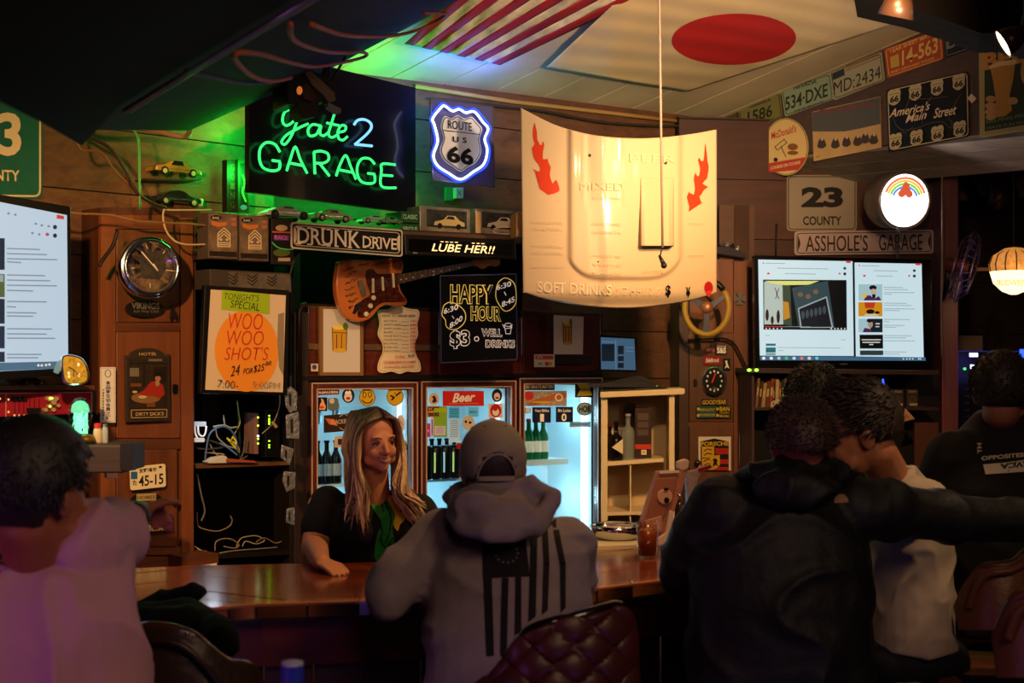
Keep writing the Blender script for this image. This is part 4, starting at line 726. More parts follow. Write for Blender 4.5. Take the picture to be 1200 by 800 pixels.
def cooler(idx, xa, xb, yt, label, door_in, sticky):
    """display cooler: front face on plane A from xa to xb"""
    g = A; a = g.xy(g.at(xa, 425).x); c = g.xy(g.at(xb, 425).x); w = (c-a).length; th = g.th; zt = g.at((xa+xb)/2, yt).z; dep = .46
    r = empty('display_cooler', label, 'cooler', (a+c)/2, th, 'glass-door coolers behind the bar'); Lw = w/2; t = .018
    def q(nm, c_, d_, m, **k): b = B(); b.box(c_, d_); return b.obj(nm, m, k.pop('parent', r), world=False, **k)
    inn = M('bccfd4', .4)
    b = B(); b.box((-Lw+t/2, dep/2+.03, zt/2), (t, dep, zt)); b.box((Lw-t/2, dep/2+.03, zt/2), (t, dep, zt)); b.box((0, dep/2+.03, zt-t/2), (w, dep, t)); b.box((0, dep/2+.03, .15), (w, dep, .3)); b.box((0, dep+.03, zt/2), (w, t, zt)); b.obj('cabinet', M('2a1512', .5), r, world=False)
    b = B(); b.box((-Lw+t+.004, dep/2+.03, zt/2+.1), (.004, dep-.04, zt-.3)); b.box((Lw-t-.004, dep/2+.03, zt/2+.1), (.004, dep-.04, zt-.3)); b.box((0, dep, zt/2+.1), (w-2*t, .004, zt-.3)); b.obj('lining', inn, r, world=False)
    fw = .034
    b = B(); b.box((-Lw+fw/2, 0, zt/2), (fw, .04, zt-.01)); b.box((Lw-fw/2, 0, zt/2), (fw, .04, zt-.01)); b.box((0, 0, zt-.005-fw/2), (w-2*fw, .04, fw)); b.box((0, 0, .2), (w-2*fw, .04, .35)); dr = b.obj('door', FR, r, world=False, bevel=.004)
    b = B()
    for s_, w_ in ((1, .006), (0, .006)):
        ww = w/2-(.004 if s_ else fw-.003); zz = zt-.01-(0 if s_ else fw-.006)
        b.box((-ww, -.021, zz/2+.15), (w_, .004, zz-.3)); b.box((ww, -.021, zz/2+.15), (w_, .004, zz-.3)); b.box((0, -.021, zz), (2*ww, .004, w_))
    b.obj('metal_edge', M('e0b8a4', .35, .5), dr, world=False)
    q('glass_pane', (0, .005, zt/2+.1), (w-2*fw, .006, zt-.45), glass_mat('f4fbff', .02, .04), parent=dr)
    hx = Lw-fw/2 if idx != 2 else -Lw+fw/2
    b = B(); b.tube([V((hx, -.02, .98)), V((hx, -.05, 1.0)), V((hx, -.05, 1.1)), V((hx, -.02, 1.12))], .006, 8); b.obj('handle', CHROME, dr, world=False, smooth=True)
    for z in (.55, .84, 1.17 if idx != 2 else 1.235): q('shelf', (0 if idx != 2 else -.05, dep/2+.06, z), (w-.08 if idx != 2 else w-.17, dep-.1, .014 if idx != 2 else .03), M('c9dde4', .3))
    # bulb tube
    for sx in ((-1, 1) if idx != 2 else (1,)):
        b = B(); b.tube([V((sx*(Lw-.055), .07, .4)), V((sx*(Lw-.055), .07, zt-.08))], .012 if idx != 2 else .02, 8); b.obj('light_tube', M('cfefff', emit=2.2 if idx != 2 else 3), r, world=False, smooth=True)
    mid = (a+c)/2; e = g.e; n = g.n
    for z, pw in ((1.5, 2.0), (1.05, 2.0)):
        lamp('cooler_light', 'POINT', mid-n*.2+e*(.0 if idx != 2 else .1)+V((0, 0, z-.02)), pw*1.1, (.5, .88, 1), None, .05)
    return r, mid, w, zt
c1 = cooler(0, 362.5, 487.5, 446, 'wood-framed glass-door cooler behind the bartender, leftmost of three', None, 0)
c2 = cooler(1, 491, 602.5, 444.5, 'wood-framed glass-door cooler with a red Beer sticker, middle of three', None, 0)
c3 = cooler(2, 606, 703.5, 441, 'wood-framed glass-door cooler with green bottles, rightmost of three', None, 0)
def row(c, z, y, xs, fn):
    r, mid, w, zt = c
    for i, x in enumerate(xs): fn(mid+A.e*x-A.n*y+V((0, 0, z)), i)
zz3 = 1.25
row(c3, zz3, .17, [-.13, -.082, -.034, .014, .0], lambda p, i: i < 4 and bottle('beer_bottle', 'green beer bottle on the top shelf of the right cooler, %s from the left' % ('first', 'second', 'third', 'fourth')[i], p, .215, '0c6a34', 'd8e0dc', 'c04030', 'green bottles in the right cooler', mat=M('0a5a2e', .08, emit=.12), th=A.th))
row(c3, zz3, .27, [-.105, -.055, -.01], lambda p, i: bottle('beer_bottle', 'green beer bottle in the second row of the right cooler, %s from the left' % OR[i], p, .215, '0c6a34', 'd8e0dc', 'c04030', 'green bottles in the right cooler', mat=M('0a5a2e', .08, emit=.12), th=A.th))
row(c3, .86, .17, [-.16, -.11, -.065], lambda p, i: bottle('cider_bottle', 'dark brown bottle on the lower shelf of the right cooler, %s from the left' % OR[i], p, .24, '1a0e0a', None, '2a2a2a', 'dark bottles in the right cooler', mat=M('120c0a', .1)))
row(c2, 1.18, .17, [-.2, -.155, -.11, -.065, -.02, .025], lambda p, i: bottle('beer_bottle', 'dark blue beer bottle behind the cans of the middle cooler, %s from the left' % OR[i], p, .2, '14202c', '7fb0c8', '20242c', 'dark bottles in the middle cooler', mat=M('0c161c', .1), th=A.th))
row(c2, 1.18, .08, [-.195, -.14, -.085, -.03], lambda p, i: can('energy_drink_can', 'tall black can on the middle cooler shelf, %s from the left' % OR[i], p, .17, '12181a', 'b8e88a' if i % 2 else '9ad8f0', 'tall black cans in the middle cooler'))
row(c2, .85, .15, [-.2, -.15, -.1, -.05, 0], lambda p, i: can('drink_can', ('rose', 'teal', 'sand', 'crimson', 'blue')[i]+' drink can on the lower shelf of the middle cooler', p, .12, ('a04a6a', '4a8aa0', 'b8a06a', '9a3a4a', '5a7ab0')[i], 'e0e0e0', 'colourful cans in the middle cooler'))
row(c1, 1.18, .16, [-.22, -.17, -.12, -.07, .13, .17], lambda p, i: bottle('beer_bottle', 'dark beer bottle on the upper shelf of the left cooler, %s from the left' % OR[i], p, .21, '14202c', '8a9aa0', '202020', 'dark bottles in the left cooler', mat=M('0c1014', .1)))
row(c1, .85, .14, [-.215, -.16, -.105], lambda p, i: bottle('red_bottle', 'red-labelled bottle low in the left cooler, %s from the left' % OR[i], p, .25, '3a1410', 'b8403a', 'd0d0d0', 'red-labelled bottles in the left cooler', mat=M('30100c', .15)))
row(c1, 1.47, .2, [-.15, -.05], lambda p, i: can('stored_can', 'pale can on the top shelf of the left cooler, %s from the left' % OR[i], p, .1, '8aa0aa', 'e0e0e0', 'pale cans in the left cooler'))
def decal(name, label, x0, y0, x1, y1, mat, cat='sticker', shape='rect', group='stickers on the cooler doors', off=.004, th=.0012, round_=0, sl=0):
    s = Sign(name, label, cat, A, (x0+x1)/2, (y0+y1)/2, off, group)
    pts = ell((x0+x1)/2, (y0+y1)/2, (x1-x0)/2, (y1-y0)/2, 24) if shape == 'round' else rc(x0, y0, x1, y1, sl); s.poly('sheet', pts, mat, th, 0, round=round_); s.k = 1; return s
W_ = M('e8e0d4', .5); 
s = decal('sticker', 'red strip sticker at the top left of the left cooler door', 371, 455.5, 397.5, 462.5, M('7a1a14'), sl=-.05); s.text('BLEACHERS', (373, 459.4), (396, 458.6), 3.4, W_)
s = decal('sticker', 'small black sticker with a flame figure on the left cooler', 371.5, 465.5, 383.5, 481.5, BLACK); s.print('figure_print', [(374, 480), (375, 474), (377, 470), (376, 466.5), (379, 468), (380, 472), (382, 476), (381, 480)], M('e0a070')); s.many('print', [ell(377, 477, 3, 1.6)], M('b84a2c'))
s = decal('sticker', 'grey helmet shaped sticker on the left cooler', 384, 466, 396.5, 481, M('5a6a70', .4), shape='rect', round_=4); s.print('print', ell(389, 469.5, 3, 3.4), M('c8b8a0'))
s = decal('sticker', 'black round laughing face sticker on the left cooler', 401, 455, 415.5, 472, M('14100f'), shape='round'); s.print('face_print', ell(408, 465, 4.6, 5.4), M('d8c8c0')); s.print('hair_print', [(404, 461), (406, 457), (408, 459), (410, 456), (412, 461)], W_); s.print('mouth_print', ell(408, 466.6, 2.6, 1.6), M('a02a22'))
def smiley(x, y, r, lab, wink=0):
    s = decal('sticker', lab, x-r, y-r*1.08, x+r, y+r*1.08, M('c8a01c'), shape='round'); s.line('rim', [ell(x, y, r*.95, r*1.02, 24)], .5, M('14100c'), closed=True)
    if wink == 0: s.line('eyes', [ell(x-3.4, y-3, 2, 3.4, 10), ell(x+3, y-3.4, 2, 3.4, 10)], .8, BLACK, closed=True); s.line('mouth', [spline([(x-6, y+3), (x-3, y+6), (x+3, y+6), (x+6, y+2)], 4)], 1.1, BLACK)
    else: s.line('wings', [[(x-5, y-1), (x-1, y+1), (x-4, y+4)], [(x+1, y-1), (x+6, y-5)]], 1.8, BLACK); s.print('dot', ell(x, y-4, 1, 1, 8), RED)
smiley(430.5, 465.5, 9.6, 'yellow grinning round sticker above the bartender'); smiley(463, 464.5, 10, 'yellow round sticker with a black bird at the left cooler corner', 1); smiley(471, 523, 6, 'yellow round sticker half hidden behind the blonde hair')
s = decal('sticker', 'wide dark winged garage sticker left of the blonde woman', 379.5, 484.5, 432, 505, M('2b1c16'), sl=-.08); s.many('wing_print', [[(381, 490), (392, 491), (396, 499), (386, 497)]], M('c8622c')); s.text('BLACKSMITH', (388, 494.6), (416, 492.6), 5, M('b8a088')); s.line('shield', [[(398, 488), (403, 484.6), (408, 487)], [(398, 501), (403, 504), (408, 500)]], .7, M('b8a088'))
s = decal('sticker', 'white boxed sticker beside the dark bottles in the left cooler', 392, 511, 408, 524, M('b8a49a'), sl=-.04); s.print('print', rc(396, 514, 405, 521), M('2a2026'))
s = decal('sticker', 'white round cap-shaped sticker right of the blonde woman', 464.5, 486, 474.5, 507, M('c8c0c0'), shape='round'); s.line('print', [[(467, 490), (472, 498)], [(467, 494), (471, 502)]], .8, RED)
s = decal('sticker', 'red Beer banner sticker on the middle cooler door', 519, 458, 567, 475.5, M('bf1c16', emit=.05), sl=-.0); s.text('Beer', (530, 466.2), (557, 464.6), 11, W_, bold=.03, shear=.3); s.text('the reason I get up every afternoon', (526, 473), (561, 472.5), 1.8, M('e0b070'))
s = decal('sticker', 'beige round sticker with a dark imp, top left of middle cooler', 502.5, 460.5, 514.5, 474.5, M('d8b080'), shape='round'); s.print('print', [(506, 471), (508, 467), (506, 465), (509, 463), (511, 466), (512, 470), (509, 472)], M('3a1c12'))
s = decal('sticker', 'dark brown lettered sticker on the middle cooler left side', 500, 475.5, 515.5, 489, M('d09a5c'), sl=.0); s.text('COFFEE', (501, 479), (515, 479), 5, M('4a1a10'), bold=.06); s.text('SMOKE', (502, 485.4), (514.6, 485.4), 4.6, M('4a1a10'), bold=.06)
s = decal('sticker', 'black round laughing face sticker on the middle cooler', 576.5, 455.5, 588.5, 471, M('14100f'), shape='round'); s.print('face_print', ell(582.5, 464.5, 3.6, 4.6), M('d8c8c0')); s.print('mouth_print', ell(582.5, 466, 2.2, 1.3), M('a02a22'))
s = decal('sticker', 'white square sticker with a red round face, right of the Beer banner', 572.5, 473, 589, 489.5, M('e0c0a0')); s.print('ring_print', ell(581, 481, 6.6, 7.6), M('a81c1c')); s.print('face_print', ell(581, 482.5, 4, 4.6), M('e0d0c8')); s.print('eye_print', ell(580.5, 478.5, 2.6, 3), M('b02020'))
s = decal('sticker', 'white round monster-like scribble sticker above the grey cap', 542, 486.5, 556, 504, M('c8bca0'), shape='round'); s.many('print', [ell(546, 494, 1.4, 1.8, 8), ell(551, 495, 1.8, 1.6, 8)], BLACK)
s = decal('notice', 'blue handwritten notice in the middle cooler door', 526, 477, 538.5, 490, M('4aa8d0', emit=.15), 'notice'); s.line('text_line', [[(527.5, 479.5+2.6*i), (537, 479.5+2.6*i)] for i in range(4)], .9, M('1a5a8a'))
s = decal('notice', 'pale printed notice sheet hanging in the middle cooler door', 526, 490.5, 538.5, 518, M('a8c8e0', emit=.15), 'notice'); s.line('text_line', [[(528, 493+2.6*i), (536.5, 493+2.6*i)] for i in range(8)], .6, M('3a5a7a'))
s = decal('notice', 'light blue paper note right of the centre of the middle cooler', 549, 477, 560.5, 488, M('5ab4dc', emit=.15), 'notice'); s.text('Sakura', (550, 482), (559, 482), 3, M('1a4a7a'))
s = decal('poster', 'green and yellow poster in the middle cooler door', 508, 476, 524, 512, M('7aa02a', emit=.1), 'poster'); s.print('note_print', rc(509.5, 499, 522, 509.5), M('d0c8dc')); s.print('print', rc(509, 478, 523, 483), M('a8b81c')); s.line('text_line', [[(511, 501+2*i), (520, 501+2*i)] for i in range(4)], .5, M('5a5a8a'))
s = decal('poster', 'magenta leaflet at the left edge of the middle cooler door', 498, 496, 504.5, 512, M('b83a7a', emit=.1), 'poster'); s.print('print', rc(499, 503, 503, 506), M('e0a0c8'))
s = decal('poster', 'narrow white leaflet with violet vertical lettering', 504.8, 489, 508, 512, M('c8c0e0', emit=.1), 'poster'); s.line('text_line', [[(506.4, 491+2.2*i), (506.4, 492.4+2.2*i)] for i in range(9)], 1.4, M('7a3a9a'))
s = decal('sticker', 'tiny red diamond sticker on the middle cooler by the cap', 535.5, 519, 541, 526, RED); 
s = decal('sticker', 'black block sticker with a white S low on the middle cooler', 527, 569, 534, 585, BLACK); s.text('S', (528.5, 577), (533, 577), 10, W_)
s = decal('sticker', 'black strip sticker reading every minute matters atop the right cooler', 612, 450, 650, 457, BLACK); s.text('EVERY MINUTE MATTERS', (613, 453.2), (649, 452.8), 4, M('d8b88a'))
s = decal('sticker', 'hot dog advertising sticker on the right cooler', 612.5, 458, 664, 475.5, M('a08c78', noise_=.4, scale=60)); s.print('roll_print', [(616, 475), (625, 469), (655, 460), (664, 460), (664, 466), (640, 471), (625, 475.2)], M('a05a2c')); s.print('badge_print', ell(620, 463.5, 5.4, 5.4, 14), M('b0281c')); s.line('ring_print', [ell(655, 465.5, 4, 4, 12)], 1.4, M('d8d0b8'), closed=True); s.print('mustard_print', ell(635, 471, 12, 1.2, 12), M('c8a02c'))
s = decal('sticker', 'navy score sticker with a big one in the right cooler door', 624, 477, 645.5, 495, M('121636')); s.text('Navy SEALs', (627, 481.4), (643, 481.4), 3.8, W_); s.text('1', (633, 489.4), (637.5, 489.4), 9, W_, bold=.03)
s = decal('sticker', 'navy score sticker with a big zero in the right cooler door', 651.5, 476.5, 671.5, 494.5, M('121636')); s.text('Bin Laden', (654, 480.8), (669, 480.8), 3.6, W_); s.text('0', (658, 488.8), (664, 488.8), 9, W_, bold=.03)
s = decal('sticker', 'black and yellow stripes sticker at the right cooler corner', 674, 447.5, 695.5, 465.5, BLACK); s.print('print', [(676, 449), (694, 449), (691, 455), (694, 463), (676, 464), (680, 456)], M('c8a018')); s.text('FIREBALL', (677.5, 456.4), (692.5, 456.2), 3.4, BLACK)
s = decal('sticker', 'oval white HOB sticker on the right cooler door', 676, 471, 694.5, 487, M('d8d4c8'), shape='round'); s.line('rim', [ell(685.2, 479, 8.4, 7.1)], .6, BLACK, closed=True); s.text('HOB', (678.5, 479.2), (692, 479), 7.4, BLACK, bold=.03)
s = decal('sticker', 'clear sticker with small blue script and an orange underline', 667.5, 494, 692, 500, M('7a9aa8', alpha=.7)); s.text('Speedmaster', (668.5, 497), (690, 496.8), 3.4, M('23406a'), shear=.2); s.line('underline', [[(669, 500), (692, 499)]], .9, M('c8602c'))
s = decal('sticker', 'small orange and white sticker beside the score stickers', 612.5, 478, 622, 484, M('c8804a')); s.print('print', rc(616.5, 478.5, 621, 483.5), M('c8d0d8'))
# top dark slab between header and coolers
s = Sign('cooler_top_trim', 'dark strip running over the three coolers', 'trim', A, 530, 440, -.0); s.poly('strip', [(352, 441), (706, 436), (706, 440.5), (352, 446)], M('140a08', .5), .1, -.01)
s = Sign('cooler_side_post', 'dark brown post left of the coolers', 'post', A, 356, 500, .0); s.poly('post', [(345, 366), (361.5, 366), (361.5, 660), (345, 660)], wood('1d0f0b', '2c1812', .5, 'Z'), .4, -.01, bevel=.003)
# ---------------------------------------------------------------- wiring niche
NP = thru(290, 6.55, .85)
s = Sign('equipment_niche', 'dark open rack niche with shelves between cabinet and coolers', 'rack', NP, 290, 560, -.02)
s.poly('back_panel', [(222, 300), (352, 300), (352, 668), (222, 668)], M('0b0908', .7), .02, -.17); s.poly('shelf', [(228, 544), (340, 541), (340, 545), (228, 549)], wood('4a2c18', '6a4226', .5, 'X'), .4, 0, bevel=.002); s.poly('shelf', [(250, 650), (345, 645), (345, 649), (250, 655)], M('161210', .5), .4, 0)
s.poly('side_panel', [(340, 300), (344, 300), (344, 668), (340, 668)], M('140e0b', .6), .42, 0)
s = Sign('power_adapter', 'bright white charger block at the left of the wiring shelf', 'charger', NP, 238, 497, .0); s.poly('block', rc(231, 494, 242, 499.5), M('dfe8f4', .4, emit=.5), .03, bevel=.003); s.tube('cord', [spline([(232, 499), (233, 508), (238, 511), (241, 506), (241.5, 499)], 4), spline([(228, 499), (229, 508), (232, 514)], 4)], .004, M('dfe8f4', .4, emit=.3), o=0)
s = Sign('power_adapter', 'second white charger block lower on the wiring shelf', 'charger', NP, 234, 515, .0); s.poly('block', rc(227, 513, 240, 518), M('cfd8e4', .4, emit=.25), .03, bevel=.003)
s = Sign('power_strip', 'white and red power strip lying on the wiring shelf', 'power strip', NP, 265, 540, .0); s.poly('casing', [(243, 541), (252, 536), (265, 534), (268, 538), (290, 539), (290, 542), (245, 543)], M('c8c0b8', .4), .05, bevel=.003); s.poly('cap', [(266, 537), (300, 540), (300, 542), (266, 541)], M('a04a30', .4), .04, .01)
s = Sign('network_switch', 'upright switch bar with green status lights in the niche', 'switch', NP, 301, 510, -.04); s.poly('casing', rc(298.5, 484, 303, 532), M('7a5a50', .5), .1, bevel=.002); s.many('status_light', [ell(302.5, y, 1.1, 1.1, 8) for y in (489, 498.5, 514, 519.5)], M('a0e830', emit=5), o=.003); s.print('status_light', ell(302.5, 510.8, 1.3, 1.1, 8), M('c8e8ff', emit=6), o=.003)
s = Sign('router', 'black router with a column of green lights in the niche', 'router', NP, 316, 510, -.04); s.poly('casing', rc(311, 480, 328, 536), M('0c0c0c', .4), .12, bevel=.003); s.many('status_light', [ell(315.5, y, 1, 1, 8) for y in (487, 490.5, 492.5, 494.5, 496.5, 516.5, 521.3, 524)], M('90e820', emit=5), o=.003)
s = Sign('patch_connector', 'small pale plug dangling in front of the black router', 'plug', NP, 322, 497, .02); s.poly('plug', [(318.5, 495), (320.5, 493.5), (326, 499.5), (323.5, 501.5)], M('b0986c', .4), .012, bevel=.001); s.tube('cord', [[(319, 497), (313, 503), (307, 508)], spline([(321, 494), (326, 482), (328, 470), (327, 455)], 3)], .0025, M('8a8a80'), o=.0)
cab = [([(240, 542), (242, 525), (246, 508), (258, 500), (268, 502), (276, 512), (279, 530)], '46597a', .006, 'slate blue'), ([(250, 500), (262, 498), (270, 501), (278, 500)], '8a8f96', .006, 'pale grey'), ([(253, 503), (255, 512), (262, 519), (268, 523), (280, 526)], '9a9a94', .004, 'light grey'),
       ([(278, 470), (280, 485), (281, 496), (275, 508), (270, 518)], '9aa03a', .004, 'olive yellow'), ([(266, 513), (272, 520), (281, 530), (276, 520), (268, 515)], 'd8d83a', .006, 'bright yellow'), ([(272, 512), (276, 516), (280, 527)], 'e0e050', .005, 'short bright yellow'), ([(258, 519), (268, 525), (278, 533)], '5a8ac0', .005, 'bright blue'),
       ([(228, 517), (245, 516), (262, 523), (245, 526), (230, 525)], '3a3a38', .006, 'charcoal'), ([(246, 520), (250, 528), (256, 534), (262, 532), (240, 530)], 'a89c88', .004, 'beige'), ([(278, 468), (279, 480), (280, 500), (281, 520), (281, 545)], '20242c', .007, 'thick black hanging'), ([(286, 520), (288, 512), (285, 530), (282, 538), (290, 534)], '4a4a44', .005, 'dark grey'), ([(262, 490), (264, 500), (262, 486)], '8a8a8a', .004, 'short grey'),
       ([(231, 600), (232, 615), (240, 620), (255, 622), (268, 617), (272, 610), (270, 604)], '8a7456', .004, 'tan'), ([(252, 645), (253, 635), (262, 631), (272, 632), (280, 638), (275, 642), (262, 640)], '8a7a62', .004, 'lower tan'), ([(277, 640), (282, 631), (292, 628), (302, 628), (310, 633), (300, 637), (288, 634), (284, 640)], 'a89a80', .0035, 'coiled beige'), ([(228, 640), (236, 645), (242, 646)], 'c8b890', .004, 'short cream'), ([(257, 648), (275, 645), (300, 643), (325, 641)], '8a8070', .0035, 'flat grey'), ([(231, 555), (236, 580), (240, 598), (236, 610)], '6a6a66', .005, 'hanging grey'), ([(300, 635), (310, 630), (322, 636), (330, 634)], '7a6a52', .0035, 'stray brown')]
for i, (pts, col, r_, nm) in enumerate(cab):
    b = B(); b.tube([NP.at(x, y, -.04-.015*(i % 5)) for x, y in spline(pts, 6)], r_*.8, 6); tag(b.obj('cable', M(col, .4), smooth=True), nm+' cable tangled in the %s of the wiring niche' % ('upper part' if i < 12 else 'lower part'), 'cable', 'cables in the wiring niche')
lamp('niche_light', 'POINT', NP.at(250, 490, .02), .35, (.75, .85, 1), None, .03)
# strip of foil packets hanging left of the coolers
PK = thru(343, 6.45, .4)
s = Sign('hanging_strip', 'thin dark plastic strip that holds the hanging packets', 'strip', PK, 340, 530, -.013); s.poly('strip', rc(339, 440, 342, 662), BLACK, .004, 0)
for i, (pts, lab) in enumerate([([(333, 457), (341, 452), (349, 460), (348, 480), (340, 484), (335, 476)], 'top'), ([(335, 486), (350, 482), (351, 514), (336, 514)], 'second'), ([(330, 521), (345, 526), (340, 546), (329, 536)], 'third'), ([(333, 552), (347, 553), (346, 572), (336, 577), (331, 563)], 'fourth'), ([(336, 596), (345, 594), (345, 616), (335, 612)], 'lowest')]):
    s = Sign('foil_packet', 'grey plastic packet, %s in the strip hanging beside the coolers' % lab, 'packet', PK, 341, pts[0][1], 0, 'hanging plastic packets'); s.poly('pouch', pts, M('77787c', .25, .5, bump=.8, bscale=40), .012, 0, bevel=.004); cx = sum(p[0] for p in pts)/len(pts); cy = sum(p[1] for p in pts)/len(pts)
    s.print('hollow', [(cx+(x-cx)*.2-1, cy+(y-cy)*.55) for x, y in pts], M('131315', .4))
# ---------------------------------------------------------------- cream shelf unit
CU = thru(750, 7.35, -.06)
s = Sign('shelf_unit', 'cream painted open shelf unit right of the coolers', 'shelf unit', CU, 750, 540, 0); CM = M('cdb68c', .45)
s.poly('top', [(703.5, 459), (802.5, 455), (802.5, 460.5), (801, 462), (703.5, 466)], CM, .42, .03, bevel=.004); s.poly('side_post', rc(704.5, 465, 712, 660), CM, .36, 0, bevel=.002); s.poly('side_post', rc(784, 463, 790.5, 660), CM, .36, 0, bevel=.002)
s.poly('back_panel', rc(712, 462, 784, 660), M('b8a078', .5), .01, -.34); s.poly('divider', rc(738, 545, 739.6, 660), CM, .3, -.02)
s.poly('shelf', [(712, 541), (778, 537), (778, 541), (712, 546)], CM, .33, -.01, bevel=.002); s.poly('shelf', [(712, 600), (784, 598), (784, 602), (712, 604)], CM, .33, -.01)
def onC(px, py, back=.12): return CU.at(px, py, -back)
zs = CU.at(745, 538.5, -.1).z
def atz(px, back, z): p = CU.at(px, 500, -back); return V((p.x, p.y, z))
bottle('liquor_bottle', 'squat black gin bottle with a cream diamond label', atz(722, .08, zs), .2, '0a0807', None, '0a0a0a', None, 'square', M('0b0807', .12))
s = Sign('label_print', '', '', CU, 722, 520, -.08, root=bpy.data.objects['liquor_bottle']); s.k = 0; s.poly('diamond_label', [(717, 524), (730, 514), (730, 532)], M('d0bf9a'), .001, .047)
bottle('liquor_bottle', 'clear round gin bottle in the middle of the cream unit', atz(736, .12, zs), .24, 'b0b8b0', None, 'c8c0b0', None, 'tall', M('8a9088', .08, alpha=.45))
bottle('liquor_bottle', 'dark bottle with red neck at the left post of the cream unit', atz(714.5, .14, zs), .18, '14100e', 'd8d0c0', '8a1c14', None, 'tall', M('100c0a', .12))
s = Sign('whisky_box', 'dark upright whisky box with a red band in the cream unit', 'box', CU, 754, 500, -.1); s.poly('carton', [(744, 478), (763.5, 477), (763.5, 536), (744, 538)], M('2a1712', .45), .1, 0, bevel=.002); s.many('panel_print', [rc(747, 484, 760, 492), rc(747, 494, 760, 501), rc(747, 503, 760, 510)], M('4a3a2c')); s.print('red_band', rc(744.3, 520.5, 763, 526), M('b02a14')); s.print('seal', rc(751.5, 527, 757.5, 532.5), M('d8c8a0')); s.text('10', (753, 529.8), (756, 529.8), 3, K_)
s = Sign('tall_dark_carton', 'black carton behind the bottles in the cream unit', 'box', CU, 738, 495, -.22); s.poly('carton', rc(731, 474, 745, 539), M('120d0c', .5), .08, 0)
# laptop on top
LP = thru(725, 7.5, .3)
s = Sign('laptop', 'open laptop with a pale blue screen on the cream shelf unit', 'laptop', LP, 725, 415, 0); s.poly('lid', [(703, 392), (746, 396), (746, 436), (703, 434)], BLACK, .01, -.002); s.poly('display', [(704, 395), (743.5, 397), (745, 433.5), (704.5, 432.5)], M('5a84a8', .4, emit=.42), .001, 0); s.k = 2; DS = M('1c2c40', emit=.3)
s.many('window_print', [rc(705, 403, 720, 423), rc(724, 405, 731, 415), rc(724, 417, 731, 423), rc(724, 425, 731, 431)], DS); s.line('window_print', [[(721.5, 398), (722, 433)], [(705, 400), (720, 401)], [(733, 407), (742, 407.5)], [(733, 411), (742, 411.5)]], .6, M('9ab8cc', emit=.4))
b = B(); a_ = LP.at(724, 438, .1); zt = CU.at(750, 456, 0).z; b.box((a_.x, a_.y, zt+.022), (.3, .2, .02)); b.obj('keyboard_base', BLACK, s.r)
s = Sign('black_gadget', 'flat black device with small controls lying on the cream shelf unit', 'device', CU, 750, 452, -.02); s.poly('casing', [(704, 455), (706, 449), (745, 440), (752, 440), (775, 452), (783, 455)], M('0e0c0c', .35), .2, 0, bevel=.004); s.many('button', [ell(x, 452, 1.2, .8, 8) for x in (715, 722, 770)], M('a0a0a0'))
# ---------------------------------------------------------------- car hood with flames
HDP = thru(725, 6.75, .22)
top = spline([(610, 126), (625, 134), (650, 146), (680, 155), (710, 160), (745, 162), (775, 161), (810, 157), (838, 152)], 4); bot = spline([(613.5, 343), (635, 350), (660, 355), (690, 359), (720, 360.5), (750, 360), (780, 357), (810, 352), (840, 343)], 4)
def interp(ln, u):
    x = u; 
    for a, b in zip(ln, ln[1:]):
        if a[0] <= x <= b[0]: t = (x-a[0])/max(b[0]-a[0], 1e-6); return a[1]+(b[1]-a[1])*t
    return ln[0][1] if x < ln[0][0] else ln[-1][1]
def sst(x): x = max(0, min(1, x)); return x*x*(3-2*x)
def hood_h(px, py):
    u = (px-725)/115; h = .13*(1-u*u)
    inx = sst((px-664)/7)*sst((801-px)/7); yb_ = 330-28*max(0, abs((px-732)/68))**5; iny = sst((yb_-py)/7)*sst((py-140)/4); h += .022*inx*iny
    for rx_ in (684, 706, 728): h += .002*math.exp(-((px-rx_)/2.2)**2)*sst((250-py)/30)*iny
    h -= .05*sst((py-335)/26)**2 + .03*sst((170-py)/25)*0
    return h
def hood(px, py, o=0): return HDP.at(px, py, hood_h(px, py)+o)
b = B(); nu, nv = 120, 110; gr = []
for j in range(nv+1):
    r_ = []
    for i in range(nu+1):
        x = 610+i*(230)/nu; yt = interp(top, x); yb = interp(bot, min(max(x, 613.5), 840)); y = yt+(yb-yt)*j/nv; xx = x+ (3.2*(j/nv) if i == 0 else 3.2*(j/nv)*(1-i/nu)); r_.append(b.bm.verts.new(hood(xx, y)))
    gr.append(r_)
for j in range(nv):
    for i in range(nu): b.face([gr[j][i], gr[j+1][i], gr[j+1][i+1], gr[j][i+1]])
hr = empty('car_hood', 'cream car hood painted with red flames hanging above the coolers', 'car hood', HDP.at(725, 250), HDP.th)
o = b.obj('panel', M('c6ae8c', .42, coat=.25), hr, smooth=True); sm = o.modifiers.new('thickness', 'SOLIDIFY'); sm.thickness = .012; sm.offset = 1
hs = Sign('x', '', '', HDP, 0, 0, 0, root=hr)
